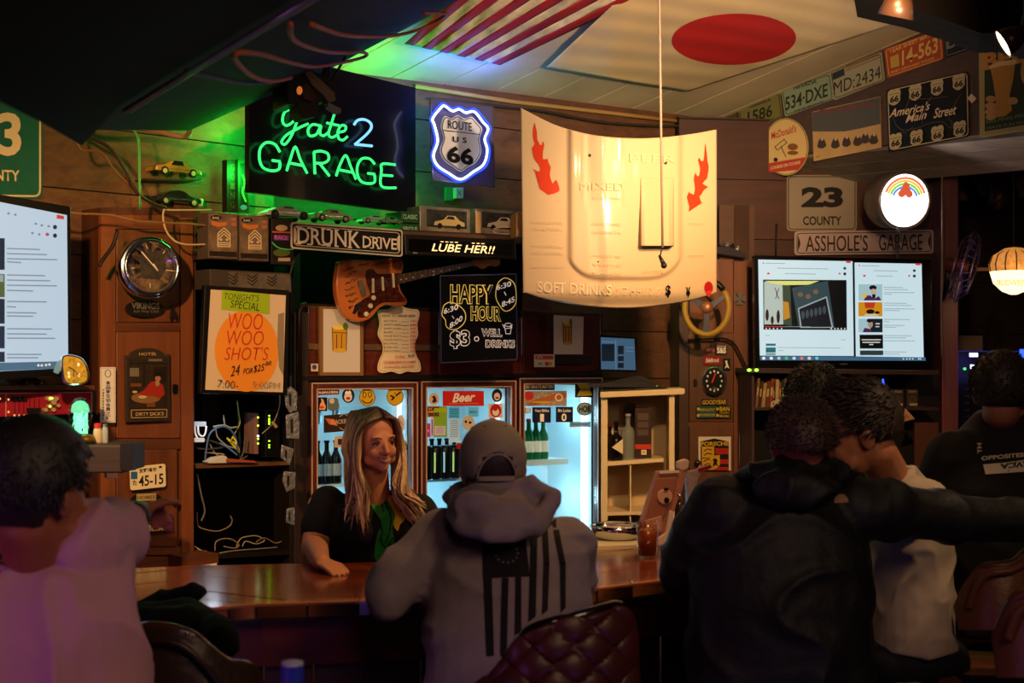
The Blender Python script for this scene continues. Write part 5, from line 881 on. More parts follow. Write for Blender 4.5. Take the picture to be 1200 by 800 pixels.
# scoop, widening towards its open mouth
b = B(); rs = []
for j in range(13):
    t = j/12; y = 208+(288-208)*t; hgt = .006+.06*t; ring = []
    for (x, k) in ((750, 0), (751.5, .75), (756, 1), (770, 1.03), (784, 1), (788.5, .75), (790, 0)): ring.append(hood(x, y, hgt*k))
    rs.append(ring+[hood(x, y, -.004) for x in (788, 770, 752)])
b.rings(rs); b.obj('scoop', M('c6ae8c', .42, coat=.25), hr, smooth=False, bevel=.004)
b = B(); q = [hood(753, 288.3, .05), hood(787, 288.3, .05), hood(787, 288.6, .004), hood(753, 288.6, .004)]; dn = V((0, 0, -.004)); b.prism(q, [x+dn for x in q]); b.obj('scoop_mouth', M('2a1c10', .6), hr)
def flame(pts, name='flame_print', mat=None, off=.0025):
    me_b = B(); 
    f = [me_b.bm.verts.new(V((x, y, 0))) for x, y in pts]; me_b.face(f); bmesh.ops.triangulate(me_b.bm, faces=me_b.bm.faces); bmesh.ops.subdivide_edges(me_b.bm, edges=me_b.bm.edges, cuts=3, use_grid_fill=True)
    for v in me_b.bm.verts: v.co = hood(v.co.x, v.co.y, off)
    return me_b.obj(name, mat or M('c23a1e', .4), hr)
flame(spline([(626.2, 143.8), (627.9, 148.6), (629.3, 154.8), (629.7, 163.0), (632.7, 169.2), (634.8, 169.9), (636.1, 165.5), (637.9, 169.9), (636.4, 178.1), (636.4, 186.4), (638.2, 189.1), (640.5, 188.5), (641.6, 185.0), (642.7, 190.5), (645.5, 196.0), (644.4, 204.3), (646.0, 211.2), (649.2, 218.0), (651.7, 217.3), (651.7, 210.5), (654.7, 216.7), (655.7, 222.2), (653.7, 224.9), (643.0, 228.3), (638.2, 224.9), (632.7, 221.5), (638.2, 222.2), (640.5, 219.4), (638.9, 215.3), (633.4, 211.8), (630.6, 205.0), (624.2, 197.8), (630.6, 200.8), (633.1, 198.8), (630.6, 191.9), (625.8, 185.7), (623.1, 172.0), (625.4, 176.1), (628.6, 179.5), (627.9, 174.0), (625.1, 163.0), (624.4, 156.1)], 2, True))
flame(spline([(826.6, 167.5), (827.8, 176.2), (829.0, 187.5), (825.6, 196.2), (826.2, 201.2), (828.8, 200.0), (830.6, 195.6), (829.4, 205.0), (828.1, 209.4), (823.1, 215.0), (823.1, 218.8), (826.2, 219.0), (830.4, 218.8), (825.0, 222.5), (821.2, 228.8), (818.1, 230.6), (816.9, 235.0), (818.8, 237.5), (823.8, 236.9), (817.5, 240.6), (811.2, 243.1), (806.9, 248.1), (807.9, 242.5), (805.2, 232.5), (805.6, 228.8), (808.1, 224.0), (808.5, 228.8), (810.0, 231.2), (813.1, 228.1), (814.4, 220.0), (813.1, 211.2), (813.8, 205.0), (815.4, 202.2), (816.2, 205.0), (818.8, 206.5), (820.2, 201.2), (820.0, 195.0), (818.1, 187.5), (820.0, 185.0), (821.2, 188.1), (824.4, 188.1), (825.6, 177.5)], 2, True))
def ht(t, a, b_, h, mat, bold=.0, o=.007): return hs.text(t, a, b_, h, mat, bold=bold, name='lettering', f=lambda x, y: hood(x, y, o), parent=hr)
FT = M('ddcbaa', .5); FT2 = M('d2bd98', .5)
ht('SOFT DRINKS', (630, 336), (717, 340), 13, FT, bold=.02); ht('ソフトドリンク', (722, 341), (775, 341), 11, FT); ht('MIXED', (680, 218), (731, 219), 9, FT2); ht('BEER', (738, 185), (791, 186), 9, FT2)
for y, t in ((260, 'RUM & COKE'), (268, 'GIN & TONIC'), (288, 'WHISKY SOUR'), (296, 'SCREWDRIVER'), (312, 'BLUE HAWAII')): ht(t, (624, y), (660, y+1), 3.6, FT2, 0)
for y, t in ((232, 'TEQUILA SUNRISE'), (262, 'LONG ISLAND'), (272, 'MARGARITA'), (300, 'MOJITO'), (310, 'WINE'), (320, 'SAKE')): ht(t, (694, y), (728, y+1), 3.6, FT2, 0)
for y, t in ((262, 'DRAFT'), (300, 'BOTTLE')): ht(t, (808, y), (826, y), 3.6, FT2, 0)
ht('ALCOHOL', (753, 318), (778, 318), 4, FT2, 0)
ht('$', (780, 341), (786, 341), 14, BLACK, .03); ht('¥', (804, 342), (809, 342), 12, BLACK, .03); flame(ell(830.5, 337, 5.2, 7.5, 16), 'lips_sticker', M('a81c22', .4), .003); flame([(827, 341), (834, 340), (833, 346), (830, 348), (828, 346)], 'tongue_print', M('d03a3a', .4), .004)
for x, y, r_ in ((691, 182, 1.8), (780, 190.5, 2), (701, 306.5, .9)): flame(ell(x, y, r_, r_*1.1, 10), 'hole', BLACK, .002)
# pull cord with fishing lure from the ceiling
pc = P(773, 0, 5.95); b = B(); lo = P(776.5, 290, 6.0); tp = V((pc.x, 5.95, zc(pc.x, 5.95)+.01)); b.tube([tp, tp.lerp(lo, .35)+V((-.006, 0, 0)), lo], .0055, 6); o = b.obj('pull_cord', M('a88a7a', .5), smooth=True); tag(o, 'thin cord hanging from the ceiling in front of the hood', 'cord')
b = B(); b.cone(P(776, 290, 6), P(773, 302, 6), .004, .003, 6); b.cone(P(773, 300, 6), P(779, 312, 6), .006, .012, 8); b.ball(P(778, 311, 6), .013); b.cone(P(772, 299, 6), P(775, 306, 6), .004, .002, 6); b.obj('handle', M('2a2226', .3), o, smooth=True)
# ---------------------------------------------------------------- flags on the ceiling
def cgrid(c4, nu, nv, sagf):
    """bilinear photo quad (bottom-left start) met with the ceiling"""
    def f(u, v, o=0):
        a = V(c4[0]).lerp(V(c4[1]), u); b_ = V(c4[3]).lerp(V(c4[2]), u); p = a.lerp(b_, v); return ceil_at(p.x, p.y, .012+sagf(u, v)+o)
    return f
uf = cgrid([(474, 51), (586, 76), (796, -25), (600, -60)], 1, 1, lambda u, v: .03+.018*math.sin(u*38+v*9)*math.sin(v*11+u*3)+.02*math.sin(u*math.pi))
r = empty('american_flag', 'American flag with red and white stripes pinned to the ceiling', 'flag', ceil_at(600, 30))
for i in range(11):
    b = B(); g = [[b.bm.verts.new(uf((i+ii/3)/11, j/44)) for j in range(45)] for ii in range(4)]
    for a_, c_ in zip(g, g[1:]):
        for j in range(44): b.face([a_[j], a_[j+1], c_[j+1], c_[j]])
    o = b.obj('stripe', M('8f1a1c' if i % 2 == 0 else 'c3b49c', .8, noise_=.15 if i % 2 == 0 else .3, scale=14), r, smooth=True); sm = o.modifiers.new('thickness', 'SOLIDIFY'); sm.thickness = .002
jf = cgrid([(640, 79), (806, 107), (1075, 20), (790, -62)], 1, 1, lambda u, v: .02+.05*math.sin(min(u, .999)*math.pi)*math.exp(-v*3)*(1 if v < 1 else 0)+.02*math.sin(v*math.pi)+.004*math.sin(u*19+v*14)+.003*math.sin(v*41-u*6))
r = empty('japanese_flag', 'Japanese flag with a red disc pinned to the ceiling', 'flag', ceil_at(840, 50))
b = B(); g = [[b.bm.verts.new(jf(i/48, j/60)) for j in range(61)] for i in range(49)]
for a_, c_ in zip(g, g[1:]):
    for j in range(60): b.face([a_[j], a_[j+1], c_[j+1], c_[j]])
o = b.obj('cloth', M('cdb48a', .8, noise_=.06, scale=5), r, smooth=True); sm = o.modifiers.new('thickness', 'SOLIDIFY'); sm.thickness = .002
def inv(px, py):
    u = v = .5
    for _ in range(30):
        c4 = [(640, 79), (806, 107), (1075, 20), (790, -62)]; a_ = V(c4[0]).lerp(V(c4[1]), u); b_ = V(c4[3]).lerp(V(c4[2]), u); p = a_.lerp(b_, v)
        du = (V(c4[1])-V(c4[0])).lerp(V(c4[2])-V(c4[3]), v); dv = b_-a_; e = V((px, py))-p; det = du.x*dv.y-du.y*dv.x; u += (e.x*dv.y-e.y*dv.x)/det; v += (du.x*e.y-du.y*e.x)/det
    return u, v
b = B(); c_ = b.bm.verts.new(jf(*inv(860, 46), .004)); prev = None; th_ = -.03
for k in range(1, 13):
    ring = []
    for i in range(40): 
        t = 2*math.pi*i/40; x = 73*k/12*math.cos(t); y = 30*k/12*math.sin(t); ring.append(b.bm.verts.new(jf(*inv(860+x*math.cos(th_)-y*math.sin(th_), 46+x*math.sin(th_)+y*math.cos(th_)), .004)))
    if prev is None:
        for i in range(40): b.face([c_, ring[i], ring[(i+1) % 40]])
    else:
        for i in range(40): b.face([prev[i], ring[i], ring[(i+1) % 40], prev[(i+1) % 40]])
    prev = ring
b.obj('red_disc', M('b01e1c', .75), r, smooth=True)
# ================================================================ RIGHT SIDE
BP = BM.off(.012)
def plate(lab, pts, col, tcol, tx, a, b, h, top=None, topa=None, topb=None, bot=None, group='number plates along the beam', bold=.02):
    cx = sum(p[0] for p in pts)/4; cy = sum(p[1] for p in pts)/4
    s = Sign('number_plate', lab, 'number plate', BP, cx, cy, 0, group); s.poly('plate', pts, M(col, .4), .006, 0, round=3); s.line('border', [rnd([(cx+(x-cx)*.94, cy+(y-cy)*.9) for x, y in pts], 3)], .7, M(tcol), closed=True); s.text(tx, a, b, h, M(tcol), bold=bold)
    if top: s.text(top, topa, topb, 4.5, M(tcol))
    if bot: s.text(bot[0], bot[1], bot[2], 2.6, M(tcol))
    return s
plate('dark gold plate 754 at the low end of the beam', [(818, 146), (864, 126), (866, 156), (822, 168)], '4a4020', '1a1608', 'P 754', (833, 155), (862, 145), 13, group=None)
plate('olive plate 1586 second along the beam', [(865, 125), (914, 108), (917, 137), (868, 157)], '6a6230', '1c1a0c', '1586', (876, 138), (905, 129), 14, 'NEBRASKA', (877, 125), (903, 116), ('TAX EXEMPT', (880, 148), (906, 139)))
plate('pale plate 534-DXE third along the beam', [(915, 105), (973, 85), (977, 116), (920, 137)], '7c8468', '22261a', '534·DXE', (920, 122), (970, 105), 16, 'NEVADA', (930, 103), (957, 95), ('THE SILVER STATE', (930, 131), (965, 119)))
s = plate('tan plate MD-2434 with thin stripes, fourth along the beam', [(972, 84), (1033, 60), (1037, 94), (977, 118)], '8d8468', '241f18', 'MD:2434', (977, 104), (1032, 84), 15, None, bold=0); s.line('stripe_print', [[(991, 83-3*i), (1031, 67-3*i)] for i in range(4)], 1, M('7a4a30')); s.print('sticker', [(975, 86), (989, 80), (990, 88), (976, 94)], M('2a2a30')); s.text('Sweet Home', (1000, 106), (1025, 98), 2.6, M('7a3a2a'))
s = plate('orange plate 14-563 fifth along the beam', [(1036, 58), (1103, 33), (1106, 69), (1040, 92)], '9a4420', 'c89a5a', '14-563', (1057, 68), (1099, 52), 18, 'TEAR SHEET MAY 24', (1042, 61), (1098, 38), ('FORT LEONARD WOOD', (1044, 85), (1095, 68))); s.print('sticker', [(1043, 67), (1053, 63), (1054, 77), (1044, 80)], M('b08a3a'))
plate('blackish plate, last along the beam', [(1106, 32), (1160, 14), (1164, 48), (1108, 68)], '1c1e20', '6a6a60', 'BH·1', (1109, 50), (1150, 38), 16)
# round hamburger sign (no figure)
s = Sign('round_sign', 'round cream hamburger restaurant sign with a red band on the beam', 'sign', BP, 921, 171, 0); s.poly('disc', ell(921, 172, 26, 33.5, 40), M('c9a668', .45), .008); s.line('border', [ell(921, 172, 25, 32.5, 40)], .7, M('5a3a1c'), closed=True)
s.text("McDonald's", (904, 159), (933, 150), 9, M('a8382a'), bold=.02); s.print('red_band', [(896, 192), (944, 184), (941, 192), (936, 199), (902, 202), (898, 198)], M('a8382a')); s.text('COURSE OR COURSE', (903, 197), (938, 190), 3.6, M('d8b880')); s.print('mark', ell(909, 187, 2.6, 2.6, 10), M('241a12')); s.line('board_print', [[(908, 172), (919, 163), (922, 167), (911, 176), (908, 172)], [(915, 171), (921, 184)]], .8, M('3a2a1c')); s.many('burger_print', [ell(929, 172, 6, 4), ell(929, 179, 6.4, 2.4)], M('7a4a20'))
# snow picture sign
s = Sign('picture_sign', 'weathered sign picture with a row of figures on sand', 'sign', BP, 992, 152, 0); s.poly('panel', [(951.5, 131), (1031.5, 113), (1033, 173), (953.5, 189)], M('b08c5a', .5, noise_=.12, scale=10), .004); s.k = 2
s.print('sky_print', [(951.8, 131.6), (1031.2, 113.6), (1031.8, 145), (1010, 150), (990, 154), (952.4, 154)], M('4a4844')); s.text('The Longest Line', (960, 132), (1026, 122), 7, M('7a3226'), shear=.3)
for i, (x, y) in enumerate(((963, 166), (979, 166), (992, 164), (1005, 163), (1014, 160), (1024, 161))):
    s.print('figure_print', spline([(x-5, y+6), (x-4, y), (x-1.5, y-4), (x+2, y-4), (x+4, y), (x+5, y+5), (x, y+8)], 3, True), M('3a302c')); s.print('face_print', ell(x+.3, y-3, 1.5, 1.8, 10), M('b89a80'))
s.text('CO', (956, 184), (961, 183), 2, M('3a2a1c'))
# main street sign
s = Sign('map_sign', "black route map sign lettered America's Main Street with shields", 'sign', BP, 1087, 128, 0); s.poly('panel', [(1038.5, 105), (1135, 83), (1136.5, 160), (1041, 178)], M('0c0c10', .35), .006, round=4); s.line('border', [rnd([(1040.5, 106.5), (1133, 85.3), (1134.5, 158.3), (1043, 176)], 5)], 1, M('b8a070'), closed=True)
sc = [(0, -7.5), (3, -9), (6.5, -8), (8, -4), (7, 0), (7.5, 5), (4, 8.5), (0, 10), (-4, 8.5), (-7.5, 5), (-7, 0), (-8, -4), (-6.5, -8), (-3, -9)]
for x, y in ((1048, 113.5), (1072.5, 108), (1098, 102), (1123.5, 95.5), (1049.5, 165), (1074, 161), (1098.5, 156), (1124.5, 150.5)):
    s.print('shield_print', [(x+a*.95, y+b-a*.22) for a, b in sc], M('b09a70')); s.line('shield_print', [[(x-6, y-3.5+1.2), (x+6, y-3.5-1.2)]], .5, BLACK); s.text('66', (x-5, y+3.6), (x+5, y+1.4), 7.5, BLACK, bold=.04)
SC_ = M('d8b890'); s.text("America's", (1042, 133), (1090, 123.5), 10, SC_, shear=.4, bold=.01); s.text('Main', (1061, 139.5), (1086, 134), 9.5, SC_, shear=.4, bold=.01); s.text('Street', (1094, 133), (1121, 128), 11.5, SC_, shear=.4, bold=.01)
s.line('map_line', [spline([(1046, 135), (1050, 146), (1058, 152), (1075, 150), (1090, 144), (1105, 143), (1113, 150), (1116, 143), (1112, 137), (1120, 120), (1126, 110)], 3), [(1060, 130), (1066, 115), (1090, 116), (1110, 113)], [(1080, 145), (1084, 128), (1092, 112)], [(1050, 146), (1060, 156), (1070, 149)]], .45, M('6a5c48'))
# beer sign
s = Sign('beer_sign', 'green BEER sign with a hand raising a tall glass at the right edge', 'sign', BP, 1185, 105, 0); s.poly('panel', [(1147, 57), (1262, 33), (1264, 142), (1148, 161)], M('a08a50', .45), .008); s.poly('field', [(1153.5, 62), (1256, 40), (1257, 137), (1154, 154)], M('2a3018', .5), .0005, .001); s.k = 4
s.text('BEER', (1151, 73), (1225, 58), 20, M('c08038'), bold=.05); s.print('glass_print', [(1160, 77), (1190, 71), (1188, 90), (1183, 112), (1186, 129), (1178, 136), (1164, 138), (1167, 118), (1164, 96)], M('b07a2c')); s.print('foam_print', spline([(1160, 78), (1168, 73), (1178, 71), (1190, 70), (1190, 75), (1175, 77), (1161, 80)], 3, True), M('d8b070'))
for y, w in ((116, 6), (124, 7), (131, 7), (137, 6)): s.print('finger_print', ell(1161, y, w, 4, 14), M('b8824a'))
s.print('thumb_print', ell(1187, 118, 6, 4.4, 14), M('b8824a')); s.print('finger_print', ell(1201, 84, 5, 14, 16), M('b8824a')); s.text('HELPING PEOPLE', (1156, 143), (1215, 132), 4, M('6a7040')); s.text('HAVE FUN SINCE 1862', (1157, 150), (1225, 139), 3.6, M('6a7040'))
s = Sign('price_tag', 'small white diamond tag hanging beside the route map sign', 'tag', BP, 1138, 115, .004); s.poly('tag', [(1133.5, 115), (1138.5, 109.5), (1144.5, 115.5), (1139, 121)], M('c8b088'), .001); s.line('string', [[(1138.5, 110), (1138.8, 93)]], .4, M('7a6a4a'))
# county sign and street plate
s = Sign('road_sign', 'white 23 COUNTY road sign partly behind the beam', 'sign', R, 963, 245, .02); s.poly('panel', rc(922, 205, 1004, 270.5), M('8a7c6c', .5), .006, round=5); s.line('border', [rnd(rc(924, 207, 1002, 268.5), 5)], .9, M('241a14'), closed=True); s.text('23', (939, 231), (988, 231), 24, M('1a1210'), bold=.05); s.text('COUNTY', (941, 258.5), (986, 258.5), 10.5, M('1a1210'), bold=.02)
s = Sign('street_sign', "long cream street plate reading ASSHOLE'S GARAGE above the right screen", 'sign', R, 1012, 284, .06); s.poly('panel', [(931, 271), (1094, 269), (1094, 297), (931, 299)], M('a88f8c', .45), .005, round=4); s.line('border', [rnd([(934, 273.5), (1091.5, 271.5), (1091.5, 294.5), (934, 296.5)], 4)], .9, M('241618'), closed=True)
s.many('end_arc', [spline([(935, 276), (938, 285), (935, 294)], 3), spline([(1090.6, 274), (1087.5, 283), (1090.6, 292)], 3)], M('241618')); s.text("ASSHOLE'S", (944, 285), (1017, 284.4), 19, M('2a1a1c'), bold=.005); s.text('GARAGE', (1030, 284.2), (1081, 283.6), 19, M('2a1a1c'), bold=.005)
# round lit sign
RP = thru(1057, 8.1, .1); c = RP.at(1060, 235, .0); r = empty('round_light_sign', 'round drum lamp with a glowing white rainbow face above the street plate', 'lamp', c, 0); rr = 31*8.1/F; n = (RP.n+V((.12, 0, -.12))).normalized()
b = B(); b.lathe([(rr*.98, -.2), (rr*1.08, -.18), (rr*1.1, 0), (rr*1.02, .015), (rr*.99, .0)], c, 40, n); b.obj('drum', M('7a6a60', .35, .6), r, smooth=True)
b = B(); b.lathe([(0, .0), (rr*.99, .0), (rr*.99, -.01), (0, -.01)], c+n*.001, 40, n); b.obj('lit_face', M('fff4f0', emit=4), r)
x_ = n.cross(V((0, 0, 1))).normalized()*-1; y_ = x_.cross(n).normalized()*1
if y_.z < 0: y_ = -y_
for k, col in enumerate(('ff7a4a', 'f0c040', '7acc5a', '6a90e0')):
    b = B(); ro = rr*(.9-.11*k); ri = ro-rr*.1; pa = [math.radians(a) for a in range(20, 161, 10)]
    f = [c+n*.004+x_*ro*math.cos(a)+y_*ro*math.sin(a) for a in pa]+[c+n*.004+x_*ri*math.cos(a)+y_*ri*math.sin(a) for a in reversed(pa)]; b.prism(f, [p-n*.001 for p in f]); b.obj('rainbow_band', M(col, emit=1.1), r)
b = B()
for a, q in ((80, .35), (100, .4), (120, .3), (60, .3), (90, .55)): b.ball(c+n*.006+x_*rr*q*math.cos(math.radians(a))+y_*rr*q*math.sin(math.radians(a)), (.022, .004, .022))
b.obj('fruit_print', M('e0603a', emit=.9), r)
lamp('round_sign_glow', 'AREA', c+n*.05, 5, (1, .85, .8), c+n, .3)
b = B(); b.tube([RP.at(1052, 266, .1), RP.at(1053, 276, .1), RP.at(1052, 290, .06), RP.at(1052, 302, .05)], .006, 6); o = b.obj('power_cable', M('18120f'), smooth=True); tag(o, 'short dark cable from the round lamp down over the street plate', 'cable')
# right screen
TV = thru(986, 8.25, .12)
s = Sign('television', 'wide right wall screen showing two browser windows', 'screen', TV, 986, 367, 0); s.poly('casing', [(884, 299), (1092, 304), (1092, 433), (885, 435)], M('09090b', .25), .05, -.004, bevel=.004); s.k = 4
WB = M('cde6ee', .6, emit=.88)
s.print('browser_window', [(888.5, 304), (999, 306), (1000.5, 417), (890.5, 416.5)], WB); s.print('browser_window', [(1001.5, 307.5), (1080, 309), (1082.5, 418.5), (1003, 417.5)], WB); s.print('taskbar', [(890.5, 417), (1084.5, 418.5), (1085, 422.5), (891, 422)], M('3f6a8c', emit=.8))
s.many('close_button', [rc(991.5, 305.5, 997, 308), rc(1073, 308.5, 1079, 310.8)], M('d83a3a', emit=.9)); s.many('play_logo', [ell(900.5, 320.3, 1.7, 1.2, 10), ell(1013, 323, 1.7, 1.2, 10), ell(894.5, 308, 1, .9, 8), ell(1007, 311, 1, .9, 8), ell(984, 320.4, 1.2, 1.2, 8), ell(1065.5, 323, 1.2, 1.2, 8)], M('e03a3a', emit=.9)); s.many('avatar', [ell(990, 314.3, 1.7, 1.7, 10), ell(990, 320.8, 1.8, 1.8, 10), ell(1071.5, 317, 1.7, 1.7, 10), ell(1071.5, 323.3, 1.8, 1.8, 10)], M('1a4a4a', emit=.5))
G2 = M('9ab0b8', emit=.8); s.line('text_line', [[(897, 308.3), (920, 308.6)], [(911, 314), (970, 315)], [(920, 320.5), (956, 321)], [(1010, 311.2), (1030, 311.4)], [(1024, 317), (1052, 317.5)], [(1027, 323.3), (1046, 323.5)]]+[[(1036, y), (1036+w, y+.4)] for y, w in ((336.5, 22), (339, 28), (342.5, 36), (344.5, 9), (355, 26), (357.5, 32), (361.5, 36), (363.5, 18), (374, 30), (376.5, 6), (381, 24), (383, 14), (393, 32), (395.5, 26), (399, 36), (412, 26), (414.5, 18))], .8, G2)
s.line('text_line', [[(911, 407), (985, 407.6)], [(912, 410.5), (918, 410.5)], [(897, 393), (902, 393)], [(986, 398), (991, 398)]], .7, G2)
vid = [(894.3, 327.5), (992, 328), (992.5, 386.5), (894.8, 386)]; s.print('video_frame', vid, M('0c1418', emit=.4))
s.print('video_print', [(895.5, 330), (917, 331), (918, 380), (895.5, 380)], M('b8c8c0', emit=.8)); s.print('video_print', [(896, 329), (960, 329), (948, 333.5), (920, 334), (905, 332)], M('d8dc7a', emit=.9)); s.print('video_print', [(917, 334), (926, 334), (928, 382), (918, 380)], M('4a5c4a', emit=.5)); s.print('video_print', [(917.5, 353), (924, 354), (926, 372), (918.5, 375)], M('c88a2c', emit=.8)); s.print('video_print', [(928, 337), (970, 329), (978, 384), (936, 384)], M('3a545c', emit=.6))
s.print('video_print', [(935, 361), (969, 347), (976.5, 384), (938, 384)], M('a8b8bc', emit=.7)); s.print('video_print', [(936.5, 362), (968, 349), (974.5, 383), (939.5, 383)], M('1a222c', emit=.5)); s.many('video_print', [ell(938+9*i, 345-1.6*i+(i % 2)*4, 3.2, 3, 10) for i in range(3)], M('8a6a48', emit=.6)); s.many('video_print', [ell(941+5*i, 369-1.2*i, 2, 5, 10) for i in range(6)], M('4a5662', emit=.6)); s.many('video_print', [ell(899, 369, 2, 7, 10), ell(905, 375, 1.8, 5, 10), ell(912, 371, 2, 8, 10)], M('3a2c24', emit=.4)); s.line('video_print', [[(908, 337), (911, 344), (909, 350)], [(913, 338), (910, 344), (913, 350)]], .8, M('2a3430', emit=.4))
s.line('progress_bar', [[(896, 382.6), (915, 382.7)]], .7, M('e03a3a', emit=1)); s.line('progress_bar', [[(915, 382.7), (950, 382.8)]], .5, M('a0a8ac', emit=.8)); s.many('video_button', [ell(x, 384.9, .9, .9, 8) for x in (898, 902, 906.5, 911, 916, 974, 978.5, 982, 986, 990)], M('d8e0e4', emit=.9))
s.print('thumbnail', [(1006, 333), (1034, 333), (1034, 352), (1006, 352)], M('a8ccd4', emit=.8)); s.many('thumbnail_print', [ell(1023, 337, 4.4, 3, 12), ell(1024, 346, 2, 4, 10)], M('20161a', emit=.4)); s.print('thumbnail_print', ell(1023.5, 341.5, 3, 3.4, 12), M('d8b8a0', emit=.7)); s.print('thumbnail_print', [(1012, 352), (1015, 346), (1020, 346), (1024, 350), (1030, 347), (1033, 352)], M('5a2a5a', emit=.6)); s.print('thumbnail_print', ell(1013, 346, 3, 3, 10), M('e0c05a', emit=.8))
s.print('thumbnail', [(1006, 354), (1034, 354), (1034, 370.5), (1006, 370.5)], M('d8941c', emit=.8)); s.print('thumbnail_print', [(1013, 354), (1026, 354), (1024, 361), (1014, 361)], M('c83a1c', emit=.8)); s.many('thumbnail_print', [ell(1020, 365, 5, 2.8, 12), ell(1028, 366, 3, 1.6, 10)], M('241410', emit=.4)); s.print('thumbnail_print', ell(1021, 369, 9, 1.4, 12), M('e0c8a8', emit=.8))
s.print('thumbnail', [(1006, 373.3), (1020, 373.3), (1020, 389.3), (1006, 389.3)], M('a8ccd4', emit=.8)); s.print('thumbnail', [(1020, 373.3), (1034.3, 373.3), (1034.3, 389.3), (1020, 389.3)], M('1c2a34', emit=.5)); s.print('thumbnail_print', ell(1020, 380, 3, 4, 12), M('b89a84', emit=.7)); s.print('thumbnail_print', ell(1019, 375.5, 3.4, 2.4, 12), M('20161a', emit=.4)); s.print('thumbnail_print', [(1011, 389.3), (1013, 384), (1019, 385), (1024, 389.3)], M('5a2a5a', emit=.6)); s.many('thumbnail_print', [rc(1026, 378.5, 1031, 379.8), rc(1026, 382, 1030.5, 383.2)], M('d8e0e4', emit=.8))
s.print('thumbnail', [(1007.3, 392), (1034.7, 392), (1034.9, 408.3), (1007.7, 408.3)], M('0e1214', emit=.4)); s.line('thumbnail_print', [[(1010, 398), (1032, 398)], [(1011, 401), (1031, 401)], [(1019, 403.5), (1023, 403.5)]], 1.2, M('d8dcdc', emit=.8)); s.print('thumbnail', [(1007.8, 410.5), (1035, 410.5), (1035.2, 416), (1007.9, 416)], M('3a4a50', emit=.5)); s.many('thumbnail', [rc(897.5, 402.5, 909, 405), rc(897.5, 407, 909, 413), rc(897.5, 414.2, 909, 415.6)], M('2a7a88', emit=.6))
cols = ['e0e8ec', 'e0e8ec', 'a8d0c0', '4ac07a', 'c0dce4', 'd87a6a', 'e0c8c8', '5ac8e0']
for i, cc in enumerate(cols): s.print('taskbar_icon', ell(895+8.9*i, 419.6, 2.1, 1.9, 10), M(cc, emit=.9))
s.many('tray_icon', [rc(x, 419.5, x+1.4, 421.3) for x in (1058, 1062, 1065.5, 1069, 1076, 1078)], M('e0e8ec', emit=.8)); s.poly('brand_badge', rc(984.5, 425.7, 993, 427.2), SILVER, .002, .004); s.poly('stand', [(968, 433), (1008, 433), (1012, 437), (964, 437)], BLACK, .1, -.01)
lamp('screen_glow', 'AREA', TV.at(986, 365, .06), 3.2, (.75, .92, 1), TV.at(986, 365, 2), .9, size_y=.5); lamp('screen_glow', 'AREA', SL.at(0, 340, .06), 1.2, (.75, .9, 1), SL.at(0, 340, 2)-V((0, 0, .8)), .7, size_y=.6)
# shelf below it with records
RS = thru(975, 8.2, .1)
s = Sign('media_shelf', 'dark plum shelf unit under the right screen', 'shelf', RS, 980, 470, 0); PM = wood('2a1416', '3c1f22', .5, 'X')
s.poly('top_board', [(880, 431), (1100, 434), (1100, 439.5), (880, 437)], PM, .35, .05, bevel=.003); s.poly('divider', rc(987, 439, 991, 480), PM, .3, .0); s.poly('side_panel', rc(881, 437, 884, 640), PM, .3, 0); s.poly('shelf', rc(884, 477, 1100, 480.5), PM, .3, 0); s.poly('back_panel', rc(881, 437, 1100, 640), M('0c0708', .7), .02, -.3); s.poly('lower_door', rc(1072, 495, 1100, 560), wood('3a1c12', '4a2418', .5, 'Z'), .02, 0)
random.seed(11); x = 885; i = 0
bc = ['7a5a3a', '3a2418', 'a08058', '5a3a24', '8a3a22', '2a2a2a', 'b09468', '6a4a30', '20302a', '8a6a48']
nm_ = ['tan', 'dark brown', 'pale sand', 'brown', 'brick red', 'black', 'buff', 'walnut', 'dark green', 'ochre']
while x < 985:
    w = random.choice((3, 3.6, 4.4)); t = random.uniform(-1.5, 1.5) if x > 905 else 3; h = random.uniform(27, 35)
    s = Sign('book', '%s record spine, %s of its colour, left of the divider under the right screen' % (nm_[i % 10], OR[i//10]), 'book', RS, x, 460, -.03, 'books under the right screen'); s.poly('cover', [(x+t, 477-h), (x+t+w-.5, 477-h), (x+w-.5, 477), (x, 477)], M(bc[i % 10], .5), .2, 0); s.print('spine_label', [(x+t*.6+.8, 477-h*.7), (x+t*.6+w-1.2, 477-h*.7), (x+t*.3+w-1.2, 477-h*.4), (x+t*.3+.8, 477-h*.4)], M('b8a078')); x += w; i += 1
for i, (x, h) in enumerate(((994, 32), (997.5, 30), (1001, 34), (1009, 26), (1013, 30), (1018, 28))):
    s = Sign('book', '%s narrow case right of the divider under the right screen' % nm_[i], 'book', RS, x, 460, -.03, 'cases under the right screen'); s.poly('cover', rc(x, 477-h, x+3, 477), M(['6a5a5a', '3a3034', '7a6a6a', '2a2428', '4a3a44', '241c22'][i], .4), .15, 0); s.print('spine_label', rc(x+.8, 477-h+5, x+2.2, 477-h+12), M('a09090'))
for i, x in enumerate((1046, 1063)):
    s = Sign('small_speaker', 'small grey device with a dial, %s of the pair on the shelf' % ('left' if i == 0 else 'right'), 'device', RS, x+6, 468, -.03, 'pair of grey devices on the shelf'); s.poly('casing', rc(x, 456, x+13, 477), M('38302e', .4), .08, 0, bevel=.003); s.many('print', [rc(x+2, 457.5, x+11, 460)], M('7a6a58')); s.line('dial', [ell(x+6.5, 468, 3.4, 3.4, 12)], .8, M('5a5048'), closed=True); s.print('label', rc(x+3, 472.5, x+12, 475), M('a08a6a'))
